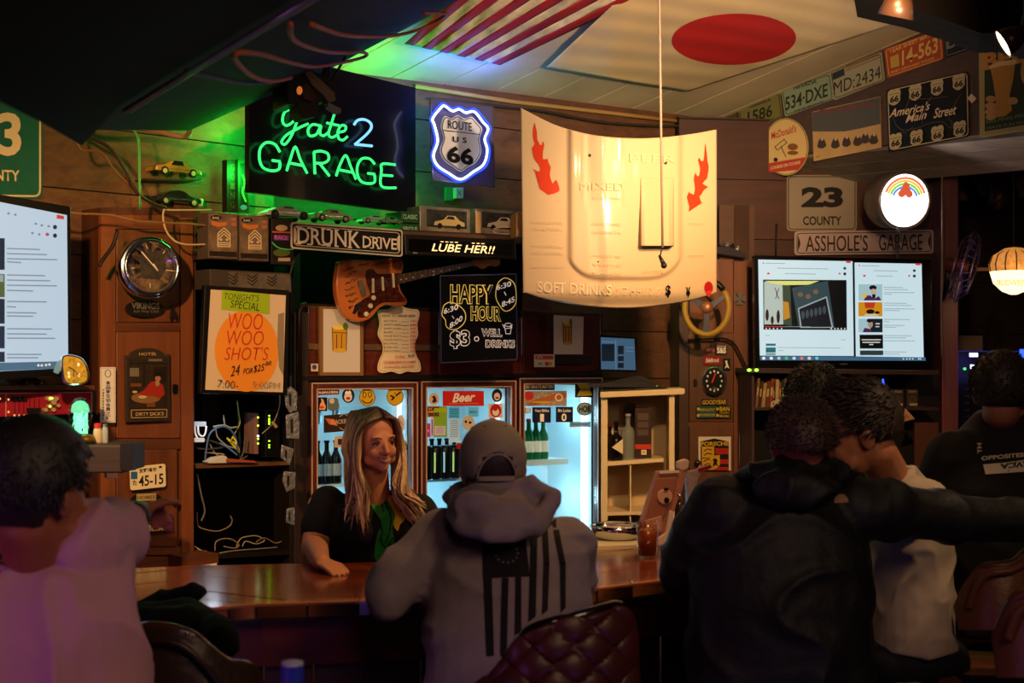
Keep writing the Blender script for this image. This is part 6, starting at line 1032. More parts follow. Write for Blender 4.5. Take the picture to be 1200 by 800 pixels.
s = Sign('warning_sticker', 'triangular orange warning sticker on the shelf unit', 'sticker', RS, 1063, 487, .06); s.poly('sheet', [(1061, 478.5), (1072, 490.5), (1055, 495)], M('b89a8a'), .002, 0); s.print('print', [(1061.3, 482.5), (1067.5, 489.5), (1058.3, 491.5)], M('a8622c')); s.line('border', [[(1061, 480.3), (1070, 490), (1056.5, 493.5)]], .6, M('5a3030'), closed=True)
s = Sign('neon_stick', 'thin glowing blue stick behind the young man', 'light', RS, 1036, 453, .0); s.tube('tube', [[(1034.5, 444), (1035.5, 452), (1037, 461)]], .006, M('2a4aff', emit=3), o=.02)
s = Sign('knot_ornament', 'small white knotted ornament on the shelf end', 'ornament', RS, 908, 474, .05); s.tube('knot', [ell(908, 474, 4, 4, 10), ell(911, 472, 3, 3, 10), [(904, 478), (912, 470)]], .006, M('b8a898', .3), o=0)
# column cabinet left of the screen
KP = thru(835, 8.45, .15)
s = Sign('tall_cabinet', 'narrow reddish cabinet column covered with stickers left of the right screen', 'cabinet', KP, 835, 480, 0)
s.poly('carcass', rc(795, 303, 884, 660), CABD, .3, -.02); s.poly('stile', rc(796, 303, 807, 650), wood('3c1f1a', '53291f', .5, 'Z'), .02, 0); s.poly('stile', rc(860, 240, 878, 640), CAB, .02, 0); s.poly('rail', rc(807, 390, 860, 399), CABX, .02, -.002); s.poly('rail', rc(807, 494, 860, 500), CABX, .02, -.002)
s.poly('door', rc(808, 303, 859.5, 390), CAB, .02, .004, bevel=.003); d = s.poly('door', rc(808, 400, 859.5, 494), CAB, .02, .006, bevel=.003); s.poly('keyhole_plate', rnd(rc(812.5, 444, 817, 453.5), 2), BLACK, .003, .009, parent=d)
d4 = s.poly('door', rc(808, 500, 859.5, 640), CAB, .02, .006, bevel=.003); b = B(); kp = KP.at(817.5, 542, .035); b.ball(kp, .018); b.cone(kp, kp-KP.n*.03, .009, .009, 10); b.obj('knob', wood('2a140c', '3b1d10', .3), d4, smooth=True)
s.poly('crown_panel', rc(843, 240, 884, 306), wood('4a2814', '5f3820', .55, 'X'), .02, .0)
s = Sign('wall_bracket_shelf', 'small dark shelf with clutter right of the hood', 'shelf', KP, 856, 295, .1); s.poly('board', [(840, 289), (855, 289), (874, 298), (874, 302), (840, 297)], M('2a2430', .4), .12, 0, bevel=.002)
for i, (x, y) in enumerate(((846, 287), (852, 287.5), (858, 289), (864, 292))): s2 = Sign('trinket', ('grey', 'pale grey', 'dark', 'silver')[i]+' trinket on the small shelf right of the hood', 'trinket', KP, x, y, .08, 'trinkets on the small shelf'); b = B(); b.ball(s2.pt(x, y), (.014, .014, .012)); b.ball(s2.pt(x+1, y-2.5), .008); b.obj('body', M(('5a5468', '8a8490', '20202a', 'a0a0a8')[i], .3, .5), s2.r, smooth=True)
b = B(); b.tube([KP.at(x, y, .06) for x, y in spline([(806, 398), (830, 397), (850, 397), (862, 405), (872, 425), (878, 433), (893, 432)], 4)], .007, 6); tag(b.obj('power_cable', M('1a1412', .5), smooth=True), 'dark cable running from the cabinet to the right screen', 'cable')
for i, x in enumerate((878, 886.5)):
    b = B(); b.ball(RS.at(x, 433.5, .08), (.012, .008, .008)); tag(b.obj('status_light', M('8aff3a', emit=4), smooth=True), 'tiny green status light, %s of two left of the right screen' % ('left' if i == 0 else 'right'), 'light')
# steering wheel
WP = thru(828, 8.1, .1); c = WP.at(828, 360, .0); r = empty('steering_wheel', 'small yellow and black steering wheel hanging under the hood corner', 'steering wheel', c, 0); n = (WP.n+V((-.25, 0, .05))).normalized(); X_ = V((0, 0, 1)).cross(n).normalized(); Z_ = n.cross(X_).normalized()
R0 = 25.5*8.1/F; pt_ = lambda a, q=1, o=0: c+X_*R0*q*math.cos(math.radians(a))*1.0+Z_*R0*1.24*q*math.sin(math.radians(a))+n*o
b = B(); b.tube([pt_(a) for a in range(140, 401, 8)], .017, 10); b.obj('rim', M('a8822a', .4), r, smooth=True); b = B(); b.tube([pt_(a) for a in range(40, 141, 8)], .018, 10); b.obj('rim_top', M('14100e', .4), r, smooth=True)
b = B(); q = [pt_(150, .95), pt_(100, .12), pt_(80, .12), pt_(30, .95), pt_(22, .9), pt_(-60, .2), pt_(-80, .93), pt_(-100, .93), pt_(-120, .2), pt_(158, .9)]; b.prism([x+n*.01 for x in q], [x-n*.01 for x in q]); b.obj('spoke', M('2a2a34', .35, .5), r); b = B(); b.lathe([(0, .0), (.035, 0), (.035, .02), (.02, .03), (0, .03)], c, 16, n); b.obj('hub', M('a06a4a', .35, .4), r, smooth=True)
s = Sign('iron_cross', 'small silver iron cross ornament on the cabinet stile', 'ornament', KP, 867, 350, .02); c5 = [(867, 350)]; L_ = []
for a in (0, 90, 180, 270): 
    f = lambda d, w: (867+7*d*math.cos(math.radians(a))-w*math.sin(math.radians(a)), 350+7*d*math.sin(math.radians(a))+w*math.cos(math.radians(a))); s.poly('arm', [f(0, .8), f(1, 4), f(1, -4), f(0, -.8)], M('8a8078', .3, .8), .006, .002)
# stickers on the column
def st(lab, pts, mat, cat='sticker', round_=0): s = Sign('sticker', lab, cat, KP, sum(p[0] for p in pts)/len(pts), sum(p[1] for p in pts)/len(pts), .022, 'stickers on the cabinet column'); s.poly('sheet', pts, mat, .0015, 0, round=round_); s.k = 1; return s
s = st('small red oblong sticker at the top of the cabinet column', rc(826.5, 407, 838, 412.5), M('8a2c1c')); s.text('KENTO', (828, 409.8), (837, 409.8), 3.4, M('d8a08a'))
s = st('black and white skull lettered sticker on the cabinet column', rc(838.5, 404, 852, 415), BLACK); s.text('S&S', (840, 410.5), (851, 410.5), 7, W_, bold=.05); s.text('CYCLE', (840, 405.8), (851, 405.8), 2, W_)
s = st('red oblong sticker with cream script on the cabinet column', rc(824.5, 416.5, 845, 427.5), M('8a1c14'), round_=2); s.text('Edelbrock', (827, 422), (843, 421.6), 5, W_, shear=.3)
s = st('small black sticker with a rearing figure on the column', rc(847.5, 420, 855.8, 433.5), BLACK); s.print('print', [(849, 432), (851, 427), (849.5, 423), (852, 422), (853, 427), (855, 432), (852, 430)], W_)
s = Sign('tachometer', 'round black gauge with white dots and a red needle', 'gauge', KP, 837, 446, .03); s.poly('bezel', ell(837.5, 446.3, 14.8, 18, 36), CHROME, .03, .005, bevel=.004); s.poly('dial', ell(837, 446.3, 12.6, 15.8, 32), M('101012', .4), .002, .008); s.many('hour_dot', [ell(837+8.8*math.sin(math.radians(30*i)), 446.3-11.5*math.cos(math.radians(30*i)), 1.1, 1.5, 8) for i in range(12)], W_, o=.009); s.line('needle', [[(834.5, 448), (838.5, 437.5)]], 1, M('e02a1c', emit=.3), o=.011); s.text('10', (835.6, 455), (839.4, 455), 3, M('8a8a8a'), o=.009)
s = st('dark blue tyre maker sticker with yellow letters', rc(822, 467.5, 852, 475), M('10101c')); s.text('GOODYEAR', (823, 471.3), (851, 470.8), 5.2, M('c8a02c'), shear=.15, bold=.03)
s = st('green and black sticker reading BAN country MUSIC', rc(816, 475.5, 856.5, 490), M('16140c')); s.print('print', rc(816.5, 476, 840, 489.5), M('2a5048')); s.text('BAN', (843.5, 479), (855, 479), 5.4, M('c8a82c'), bold=.03); s.text('COUNTRY', (843.5, 483.6), (855, 483.6), 2.4, M('c8a82c')); s.text('MUSIC', (843.5, 487.4), (855, 487.4), 3, M('c8a82c')); s.text('INFANTRY', (820, 480), (838, 480), 3.4, M('b8a040')); s.text('WARRIOR', (820, 486), (838, 486), 3.4, M('b8a040')); s.many('print', [ell(x, y, 1.8, 1.8, 8) for x, y in ((818.4, 479), (818.4, 486.6), (841, 479), (841, 486.6))], M('d8a830'))
s = Sign('enamel_sign', 'white bordered crest sign with yellow and red quarters', 'sign', KP, 837.5, 530, .025); s.poly('panel', rc(818.5, 511.5, 856.5, 551), M('d8c8c0', .4), .004, 0); s.k = 1; s.print('crest_print', [(821, 517), (837, 513.5), (854, 517), (854, 551), (821, 551)], M('100c0a')); s.print('crest_print', rc(822.5, 523, 837, 536), M('c8981c')); s.print('crest_print', rc(822.5, 537, 837, 550.5), M('c8981c'))
s.many('crest_print', [rc(838.5, 525, 853.5, 532), rc(838.5, 538, 853.5, 543.5), rc(838.5, 547, 853.5, 551)], M('a81c18')); s.text('PORSCHE', (821.5, 520), (854, 519.4), 5, M('c8981c'), bold=.04); s.line('antler_print', [spline([(825, 529-.5+k), (829, 526+k), (834, 527+k)], 3) for k in (0, 5, 12, 17)], 1.1, BLACK); s.print('shield_print', [(832, 534), (843.5, 533), (843.5, 545), (838, 550), (832, 546)], M('c8981c')); s.print('horse_print', [(835, 547), (836.5, 541), (835, 538), (838, 536.5), (841, 539), (840, 543), (842, 546.5), (838.5, 544.5)], BLACK)
s = Sign('notice_tag', 'cream vertical tag with a black brush mark right of the column', 'tag', KP, 874, 489, .05); s.poly('tag', [(869.5, 475.5), (881, 477), (880, 500.5), (868.5, 500)], M('b89c6c'), .003, 0, round=1.5); s.line('brush_mark', [[(871, 484), (879, 481)], [(873, 481), (876, 488)], [(878, 479), (876, 489)], [(871, 487), (878, 487)]], 1.3, BLACK); s.print('stamp', rc(873, 494.5, 876.5, 497.5), M('4a3a24'))
s = Sign('notice_tag', 'white vertical no-smoking notice with a red ring by the column', 'notice', KP, 872, 524, .05); s.poly('tag', rc(866.5, 508, 877.5, 545), M('b8a8a0'), .003, 0); s.line('ring', [ell(872, 514, 3.8, 4.6, 16)], 1.1, M('b02a22'), closed=True); s.line('ring', [[(869.5, 511), (874.5, 517)]], .9, M('b02a22'))
for i, ch in enumerate('店内禁煙'): s.text(ch, (869.4, 523+5.2*i), (875, 523+5.2*i), 4.4, M('3a3030'))
# spot lamps
def spotlamp(lab, pa, pb, Y, ap, w, drop=.1):
    """track spot: a bell with a bright rim seen edge-on, from pixel pa to pb"""
    a = P(pa[0], pa[1], Y); c_ = P(pb[0], pb[1], Y); mid = (a+c_)/2; rr = (a-c_).length/2; d = V(ap).normalized(); r = empty('spot_lamp', lab, 'lamp', mid, 0, 'track spot lamps')
    b = B(); b.lathe([(.25*rr, -1.5*rr), (.5*rr, -1.4*rr), (.8*rr, -.8*rr), (rr, 0), (.93*rr, .0), (.75*rr, -.7*rr), (.4*rr, -1.2*rr)], mid, 24, d); b.obj('shade', M('2a1a12', .35, .5), r, smooth=True)
    b = B(); b.lathe([(0, .0), (rr*.92, .0), (rr*.92, -.004), (0, -.004)], mid-d*.004, 24, d); b.obj('bulb_face', M('ffe2b0', emit=w), r)
    t = mid-d*1.4*rr; b = B(); b.tube([t, t-d*rr*.3+V((0, 0, .06)), V((t.x-d.x*rr*.3, t.y-d.y*rr*.3, t.z+.3))], .012, 8); b.obj('bracket', BLACK, r, smooth=True); return mid, d
m1, d1 = spotlamp('brass track spot lamp at the top right of the ceiling', (1028.5, 15.5), (1069.5, 24), 4.9, (-.2, .3, -1), 7)
m2, d2_ = spotlamp('dark track spot lamp seen edge-on near the beer sign', (1166, 36), (1184, 67), 5.2, (-.86, .18, -.5), 7)
m3, d3_ = spotlamp('black spot lamp with a pale rim beyond the plum post', (1160.5, 235), (1190.5, 210), 8.6, (.55, .35, .8), 1.6)
lamp('ceiling_spot_or_fill', 'SPOT', m1+d1*.03, 18, WARM, m1+d1*3+V((0, 1.5, 0)), .05, 120, .6); lamp('ceiling_spot_or_fill', 'SPOT', m2+d2_*.03, 10, WARM, m2+d2_*3, .05, 120, .6)
b = B(); q = [P(1000, -6, 5.5), P(1060, 8, 5.5), P(1110, 24, 5.5), P(1150, 39, 5.5), P(1175, 38, 5.5), P(1260, 60, 5.5), P(1260, -60, 5.5), P(1000, -60, 5.5)]; b.prism(q, [x+V((.1, .35, .0)) for x in q]); tag(b.obj('track_beam', M('0a0605', .95, spec=.05, bump=.5, bscale=12)), 'dark rough ceiling timber crossing the upper right corner', 'timber')
# beyond the post: fan, hanging lamp, dark fittings, machine
FC = P(1131, 312, 8.4); r = empty('wall_fan', 'wall fan with translucent blade ring seen edge-on beyond the plum post', 'fan', FC, 0); n = V((.93, -.36, -.1)).normalized(); X_ = V((0, 0, 1)).cross(n).normalized(); Z_ = n.cross(X_)
def fr_(a, q, o=0): return FC+X_*q*math.cos(a)+(Z_*q+V((.035, 0, 0))*q/.2)*math.sin(a)+n*o
b = B(); rad = 42*8.4/F
for o_, rr_ in ((-.05, .75), (0, 1), (.05, .75)): b.tube([fr_(2*math.pi*k/32, rad*rr_, o_) for k in range(32)], .005, 6, closed=True)
for k in range(24): a = 2*math.pi*k/24; b.tube([fr_(a, .03, .07), fr_(a, rad*.75, .05), fr_(a, rad, 0), fr_(a, rad*.75, -.05)], .0018, 4)
b.obj('guard', M('6a5a8a', .25, .7), r, smooth=True)
for k in range(4):
    a = 2*math.pi*k/4+.3; b = B(); b.prism([fr_(a-.1, .03), fr_(a-.28, rad*.85), fr_(a+.28, rad*.85), fr_(a+.15, .03)], [fr_(a-.1, .03, -.004), fr_(a-.28, rad*.85, -.02), fr_(a+.28, rad*.85, .016), fr_(a+.15, .03, -.004)]); b.obj('blade', M('4a3a7a', .2), r)
b = B(); b.lathe([(.0, -.12), (.045, -.11), (.045, 0), (.03, .02), (0, .02)], FC, 16, n); b.obj('motor', M('5a2a24', .4), r, smooth=True); b = B(); b.tube([FC-n*.1, FC-n*.1+V((.02, .1, -.15)), FC+V((-.08, .2, -.2))], .015, 8); b.obj('arm', M('1a1214', .4), r, smooth=True)
HC = P(1188, 318, 8.2); r = empty('globe_lamp', 'glowing stained-glass pendant lamp at the right edge', 'lamp', HC, 0); rr = 27*8.2/F
b = B(); b.lathe([(.02, -rr), (rr*.5, -rr*.85), (rr*.85, -rr*.5), (rr, 0)], HC, 28); b.obj('lower_bowl', M('ffd9a0', emit=2.4), r, smooth=True)
b = B(); b.lathe([(rr, 0), (rr*1.04, rr*.3), (rr*.9, rr*.7), (rr*.4, rr*1.0), (.02, rr*1.05)], HC, 28); b.obj('upper_shade', M('c8823a', emit=.9, noise_=.8, scale=40), r, smooth=True)
b = B()
for k in range(14): a = 2*math.pi*k/14; b.tube([HC+V((rr*1.0*math.cos(a), rr*1.0*math.sin(a), 0)), HC+V((rr*1.05*math.cos(a), rr*1.05*math.sin(a), rr*.3)), HC+V((rr*.91*math.cos(a), rr*.91*math.sin(a), rr*.7)), HC+V((.03*math.cos(a), .03*math.sin(a), rr*1.05))], .004, 4)
b.obj('leading', M('2a1a10', .5), r); b = B(); b.tube([HC+V((0, 0, rr*1.05)), HC+V((0, 0, 1.0))], .006, 6); b.obj('chain', DARK, r)
lamp('globe_glow', 'POINT', HC+V((0, -.25, -.1)), 3, (1, .6, .3), None, .1)
s = Sign('name_band', '', '', thru(1188, 8.04, 0), 1180, 332, 0, root=r); s.text('BUDWEISER', (1168, 331), (1210, 331), 7, M('d8a850', emit=1.4), shear=.2, o=0.0)
b = B(); a_ = P(1142, 316, 8.45); c_ = P(1190, 315, 8.45); b.box((a_+c_)/2, ((c_-a_).length, .05, .02)); tag(b.obj('shelf_rail', wood('6a4426', '8a5a34', .5, 'X')), 'light wooden rail crossing behind the pendant lamp', 'rail')
b = B(); q = [P(1136, 195, 9.2), P(1150, 192, 9.2), P(1186, 195, 9.2), P(1194, 212, 9.2), P(1180, 225, 9.2), P(1160, 238, 9.2), P(1150, 228, 9.2), P(1140, 215, 9.2)]; b.prism(q, [x+V((0, .25, 0)) for x in q]); tag(b.obj('ceiling_fitting', M('0b0908', .6), bevel=.02), 'black ceiling fitting behind the pale rimmed spot lamp', 'fitting')
b = B(); q = [P(1104, 206, 9.6), P(1210, 206, 9.6), P(1210, 230, 9.6), P(1104, 236, 9.6)]; b.prism(q, [x+V((0, .05, 0)) for x in q]); tag(b.obj('wall_board', wood('4a3620', '5f4628', .6, 'X')), 'tan board high on the far wall beyond the post', 'board')
s = Sign('pale_carton', 'pale carton standing on the dark machine beyond the post', 'box', thru(1138, 9.4, 0), 1138, 401, 0); s.poly('carton', rc(1124, 393, 1152, 412), M('6a5a48', .5), .2, 0, bevel=.004)
s = Sign('arcade_machine', 'black gaming machine with blue and white lights at the right', 'machine', thru(1160, 8.9, 0), 1160, 480, 0); s.poly('cabinet', rc(1119, 411, 1215, 640), M('0a0a12', .3), .5, 0, bevel=.01); s.many('edge_light', [rc(1119, 412, 1120.4, 560), rc(1119, 411, 1215, 412)], M('2a2a8a', emit=.6), o=.002); s.many('panel_light', [rc(1136, 413.5, 1146, 418), rc(1137, 427, 1147, 432)], M('cfe0ff', emit=3), o=.003); s.print('panel_light', ell(1130.5, 432, 1.8, 1.4, 8), M('3aff4a', emit=3), o=.003); s.poly('blue_light', rc(1195.5, 409, 1203, 431), M('2a4aff', emit=3), .01, .01)
s.poly('screen', rc(1150, 425, 1200, 470), M('0c1020', .15), .004, .004); s.line('key_row', [[(1131, 440+8*i), (1136, 440+8*i)] for i in range(8)], 1, M('3a2a3a'), o=.003)
lamp('blue_machine_glow', 'POINT', P(1160, 430, 8.6), 1.0, (.2, .2, 1), None, .1)
b = B(); b.tube([P(x, y, 8.9) for x, y in spline([(1112, 198), (1118, 206), (1130, 206), (1140, 200)], 4)], .01, 6); tag(b.obj('cable', M('0c0a0a'), smooth=True), 'short black cable curling right of the plum post top', 'cable')
b = B(); b.tube([P(x, y, 8.1) for x, y in spline([(1104, 200), (1104, 250), (1104, 305), (1103, 360), (1104, 420)], 4)], .005, 6); tag(b.obj('cable', M('5a4a40'), smooth=True), 'thin cable running down beside the plum post', 'cable')
s = Sign('wall_cable_hook', 'thin rod with tip left of the street plate', 'hook', R, 910, 285, .03); s.tube('rod', [[(910, 262), (909, 300)]], .007, M('2a201c'), o=0)
# ================================================================ BAR
ZB = 1.07
def onbar(px, py, z=ZB): Y = (CZ-z)*F/(py-HZ); return P(px, py, Y)
fe = [(110, 727), (235, 713), (300, 707.5), (420, 704), (560, 698), (700, 689), (780, 679), (900, 668), (1060, 655)]
be_ = [(1060, 628), (900, 633), (745, 641), (560, 655), (400, 659), (240, 662), (110, 668)]
FE = [onbar(*p) for p in fe]; BE = [onbar(*p) for p in be_]; region = [(p.x, p.y) for p in FE+BE]
def inset(pts, d): return [V((p.x, p.y+d, p.z)) for p in pts]
bar = B(); reg = FE+BE; bar.prism([V((p.x, p.y, ZB-.008)) for p in reg], [V((p.x, p.y, ZB-.05)) for p in reg]); bo = bar.obj('bar_counter', DARK); tag(bo, 'long varnished plank bar counter crossing the room', 'bar counter')
bwd = wood('521f0c', '8a3a16', .22, 'X', 1.2, .7, bump=.05); rin = [(p.x, p.y+.055) for p in FE]+[(p.x, p.y) for p in BE]
xs1, xs2 = onbar(205, 690).x, onbar(600, 680).x
for reg_, dr_ in ((clip(rin, (1, 0), xs1), (1, .8)), (clip(clip(rin, (-1, 0), -xs1), (1, 0), xs2), (1, -.62)), (clip(rin, (-1, 0), -xs2), (1, .9))): planks(reg_, dr_, .115, lambda x, y: ZB, .012, bwd, bo, 'plank', gap=.0025)
edge = wood('8a4a1c', 'b06a30', .25, 'X', 1, .7)
for a, c in zip(FE, FE[1:]):
    for h in (0, .5):
        p, q = a.lerp(c, h), a.lerp(c, h+.495); b = B(); b.prism([V((p.x, p.y, ZB+.001)), V((q.x, q.y, ZB+.001)), V((q.x, q.y+.052, ZB+.001)), V((p.x, p.y+.052, ZB+.001))], [V((p.x, p.y, ZB-.045)), V((q.x, q.y, ZB-.045)), V((q.x, q.y+.052, ZB-.045)), V((p.x, p.y+.052, ZB-.045))]); b.obj('edge_strip', edge, bo, bevel=.003)
fas = wood('3a120a', '5a2010', .35, 'X', 1, .3)
for a, c in zip(FE, FE[1:]):
    b = B(); u = V((0, .09, 0)); b.prism([a+u-V((0, 0, .05)), c+u-V((0, 0, .05)), c+u-V((0, 0, .2)), a+u-V((0, 0, .2))], [x+V((0, .03, 0)) for x in (a+u-V((0, 0, .05)), c+u-V((0, 0, .05)), c+u-V((0, 0, .2)), a+u-V((0, 0, .2)))]); b.obj('fascia_board', fas, bo)
    u = V((0, .14, 0)); n_ = max(1, round((c-a).length/.16))
    for k in range(n_):
        p, q = a.lerp(c, k/n_)+u, a.lerp(c, (k+.96)/n_)+u; b = B(); b.prism([V((p.x, p.y, 1.0)), V((q.x, q.y, 1.0)), V((q.x, q.y, .02)), V((p.x, p.y, .02))], [V((p.x, p.y+.02, 1.0)), V((q.x, q.y+.02, 1.0)), V((q.x, q.y+.02, .02)), V((p.x, p.y+.02, .02))]); b.obj('front_board', wood('1a0d08', '2c160d', .5, 'Z'), bo)
# cream ledge, tray, glass, leather holder
b = B(); q = [P(640, 645, 5.3), P(748, 638, 5.42), P(748, 634, 5.7), P(640, 640, 5.6)]; z_ = ZB+.016; q = [V((p.x, p.y, z_)) for p in (onbar(640, 641, z_), onbar(748, 637.5, z_), onbar(760, 630, z_), onbar(650, 633, z_))]; b.prism(q, [x-V((0, 0, .02)) for x in q]); tag(b.obj('back_ledge', CREAM, bevel=.003), 'cream painted ledge board behind the right part of the bar', 'ledge')
c = onbar(722, 631, z_); r = empty('chrome_tray', 'round chrome tray holding pale packets on the cream ledge', 'tray', c); k = 5.6/F
b = B(); b.lathe([(.0, .002), (26*k, .002), (30*k, 8*k), (31*k, 15*k), (29*k, 17*k), (27*k, 15*k), (25*k, 6*k), (0, 5*k)], c, 40); b.obj('dish', CHROME, r, smooth=True)
for i, (dx, dy, a) in enumerate(((-.02, -.01, .3), (.03, .02, -.4), (.0, .04, .9))): b = B(); b.box(c+V((dx, dy, 13*k+.004*i)), (.07, .04, .012), Matrix.Rotation(a, 3, 'Z')); b.obj('packet', M(('c8a0a0', 'b8b0a8', '8a90a0')[i], .4), r, bevel=.002)
c = onbar(759, 654); k = c.y/F; r = empty('iced_drink', 'tumbler of dark iced cola on the bar', 'glass', c)
b = B(); b.lathe([(0, .0), (11*k, 0), (11.3*k, .004), (13.6*k, 43*k), (12.9*k, 43*k), (10.7*k, .01), (0, .01)], c, 28); b.obj('tumbler', glass_mat('fff4ea', .02, .1), r, smooth=True)
b = B(); b.lathe([(0, .011), (10.5*k, .011), (12.4*k, 33*k), (0, 33*k)], c, 24); b.obj('cola', M('7a3a1c', .25, alpha=.85), r, smooth=True)
for i in range(9): b = B(); a = random.uniform(0, 6.3); b.box(c+V((6.5*k*math.cos(a), 6.5*k*math.sin(a), (14+2.2*i)*k)), (8*k, 8*k, 7*k), Matrix.Rotation(a, 3, 'Z')@Matrix.Rotation(i, 3, 'X')); b.obj('ice_cube', M('c8a88a', .1, alpha=.55), r, bevel=.003)
s = Sign('leather_stand', 'tilted pink leather holder with a carved round emblem standing on the bar', 'holder', thru(780, 5.25, .3), 780, 600, 0); PK_ = M('a8705c', .45, bump=.3, bscale=30)
s.poly('slab', [(771, 552), (801, 551), (798, 575), (786, 612), (775, 635), (756, 640), (752, 612)], PK_, .03, 0, round=2, bevel=.004); s.poly('front_relief', [(770, 560), (794, 559), (790, 580), (778, 606), (766, 618), (757, 612)], M('965e4c', .5), .01, .008, round=3, bevel=.003)
s.poly('medallion', ell(779.5, 582, 9, 9), M('c89a84', .35), .01, .014, bevel=.003); s.poly('medallion_eye', ell(781.5, 586, 3, 3.4), BLACK, .004, .018); s.poly('medallion_eye', ell(781, 573, 2.6, 1.6), BLACK, .004, .018); s.poly('buckle', [(773, 552), (796, 551), (796, 554), (773, 555)], M('d8c8c0', .3), .01, .01); s.poly('strap', rnd([(790, 600), (785, 597), (780, 625), (768, 632), (770, 640), (788, 636)], 3), M('d8c0b8', .4), .012, .014, bevel=.003)
s.poly('lower_flap', [(756, 610), (776, 604), (776, 622), (758, 630)], M('b88878', .4), .01, .012, round=2, bevel=.002); s.poly('end_block', [(795, 541), (804, 537.5), (808.5, 540), (807, 549), (800, 552), (795, 549)], M('c8a898', .4), .03, 0, bevel=.004); s.poly('arm', [(800, 549), (806, 549), (797, 585), (792, 583)], PK_, .012, -.005, bevel=.002)
s.tube('clip', [spline([(796, 590), (801, 592), (803, 602), (799, 606)], 3), [(794, 578), (803, 586)]], .004, CHROME, o=.0)
s = Sign('plastic_bag', 'small crumpled clear and red packet beyond the bar beside the crest sign', 'packet', thru(815, 5.6, .3), 815, 560, 0); s.poly('wrapper', [(805, 560), (808, 552), (818, 550), (824, 547), (832, 545), (834, 549), (822, 554), (818, 562), (813, 600), (813, 634), (808, 634), (806, 572)], M('b09a98', .25, bump=.8, bscale=40), .03, 0, bevel=.004); s.poly('red_part', [(818, 549.5), (833, 544.5), (834, 548), (820, 553)], RED, .01, .003)
# ================================================================ CHAIRS
LTH = M('3a1612', .4, bump=.1, bscale=50); RAIL = M('0e0a0a', .16, coat=.6)
def chair(label, rail, ybot, Yf, leather=LTH, railm=RAIL, tuft=True, seat=None, rad=.014, extra=None, second=None):
    cx = sum(p[0] for p in rail)/len(rail); y0 = Yf(cx); g = P(cx, ybot, y0); r = empty('bar_chair', label, 'chair', V((g.x, g.y+.1, 0)), 0, 'leather bar chairs'); rl = spline(rail, 6); n = len(rl); b = B(); nv = 40; gr = []
    for (x, y) in rl:
        col = []
        for j in range(nv+1):
            v = j/nv; yy = y+(ybot-y)*v; p = P(x, yy, Yf(x)); h = 0
            if tuft:
                u_ = x/27.0; w_ = yy/27.0; h = .013*abs(math.sin(math.pi*(u_+w_)/1.6)*math.sin(math.pi*(u_-w_)/1.6))**.5
            p.y -= h+.03*math.sin(v*math.pi*.5); col.append(b.bm.verts.new(p))
        gr.append(col)
    for a_, c_ in zip(gr, gr[1:]):
        for j in range(nv): b.face([a_[j], a_[j+1], c_[j+1], c_[j]])
    o = b.obj('backrest', leather, r, smooth=True); sm = o.modifiers.new('thickness', 'SOLIDIFY'); sm.thickness = .05; sm.offset = 0
    b = B(); b.tube([P(x, y, Yf(x)-.01) for x, y in rl], rad, 10); b.obj('top_rail', railm, r, smooth=True)
    if second: b = B(); b.tube([P(x, y, Yf(x)-.05) for x, y in spline(second, 6)], rad*.7, 8); b.obj('piping', leather, r, smooth=True)
    sc_ = V((g.x, g.y+.24, .74)); b = B(); b.lathe([(0, 0), (.2, 0), (.23, .03), (.22, .07), (.0, .085)], sc_, 32); b.obj('seat', leather, r, smooth=True)
    b = B(); b.lathe([(.0, .0), (.22, 0), (.22, .02), (.04, .04), (.035, .74), (0, .74)], V((sc_.x, sc_.y, 0)), 24); b.obj('pedestal', RAIL, r, smooth=True)
    b = B(); b.tube([sc_+V((.17*math.cos(a), .17*math.sin(a), -.42)) for a in [2*math.pi*k/24 for k in range(24)]], .01, 6, closed=True); b.obj('foot_ring', CHROME, r, smooth=True)
    b = B(); b.box(V((g.x, (g.y+sc_.y)/2-.05, .8)), (.2, .2, .03)); b.obj('back_bracket', RAIL, r)
    return r
chair('tufted oxblood leather bar chair behind the hooded man', [(556, 818), (566, 801), (578, 793), (592, 776), (606, 755), (620, 740), (642, 731), (680, 721), (708, 713), (724, 710), (732, 717), (736, 745), (738, 818)], 830, lambda x: 3.28+.22*((x-640)/100)**2*.4)
chair('dark bar chair with a swept double rim beside the pink shirt', [(150, 745), (172, 735), (200, 737), (225, 745), (240, 757), (255, 770), (270, 778), (288, 780), (296, 790), (300, 815)], 830, lambda x: 3.2+.1*((x-200)/100)**2, M('2a1a12', .35, bump=.2, bscale=40), M('3a2418', .25, coat=.5), False, second=[(172, 750), (195, 751), (215, 758), (232, 772), (248, 790), (262, 812)])
b = B(); b.ball(P(219, 741.5, 3.15), .005); tag(b.obj('chair_stud', CHROME, smooth=True), 'tiny bright stud on the swept chair rim', 'stud'); bpy.data.objects['chair_stud'].parent = bpy.data.objects['bar_chair.001']; bpy.data.objects['chair_stud'].data.transform(bpy.data.objects['bar_chair.001'].matrix_basis.inverted()); del bpy.data.objects['chair_stud']['category']
TL = M('5a3420', .38, bump=.15, bscale=60)
chair('tan leather bar chair with piped edge at the right', [(1126, 712), (1134, 690), (1146, 671), (1158, 664), (1180, 662), (1192, 657), (1206, 645), (1230, 640)], 735, lambda x: 4.25+.1*((x-1180)/60)**2, TL, M('3a2014', .4), False, second=[(1136, 712), (1143, 692), (1152, 677), (1164, 671), (1184, 668), (1204, 658)], rad=.016)
chair('nearest tan leather bar chair cut off by the right edge', [(1171, 748), (1178, 728), (1188, 706), (1200, 697), (1225, 690), (1250, 690)], 790, lambda x: 3.7+.1*((x-1220)/60)**2, TL, M('4a2a1a', .4), False, second=[(1182, 748), (1188, 730), (1196, 715), (1210, 706)], rad=.02)
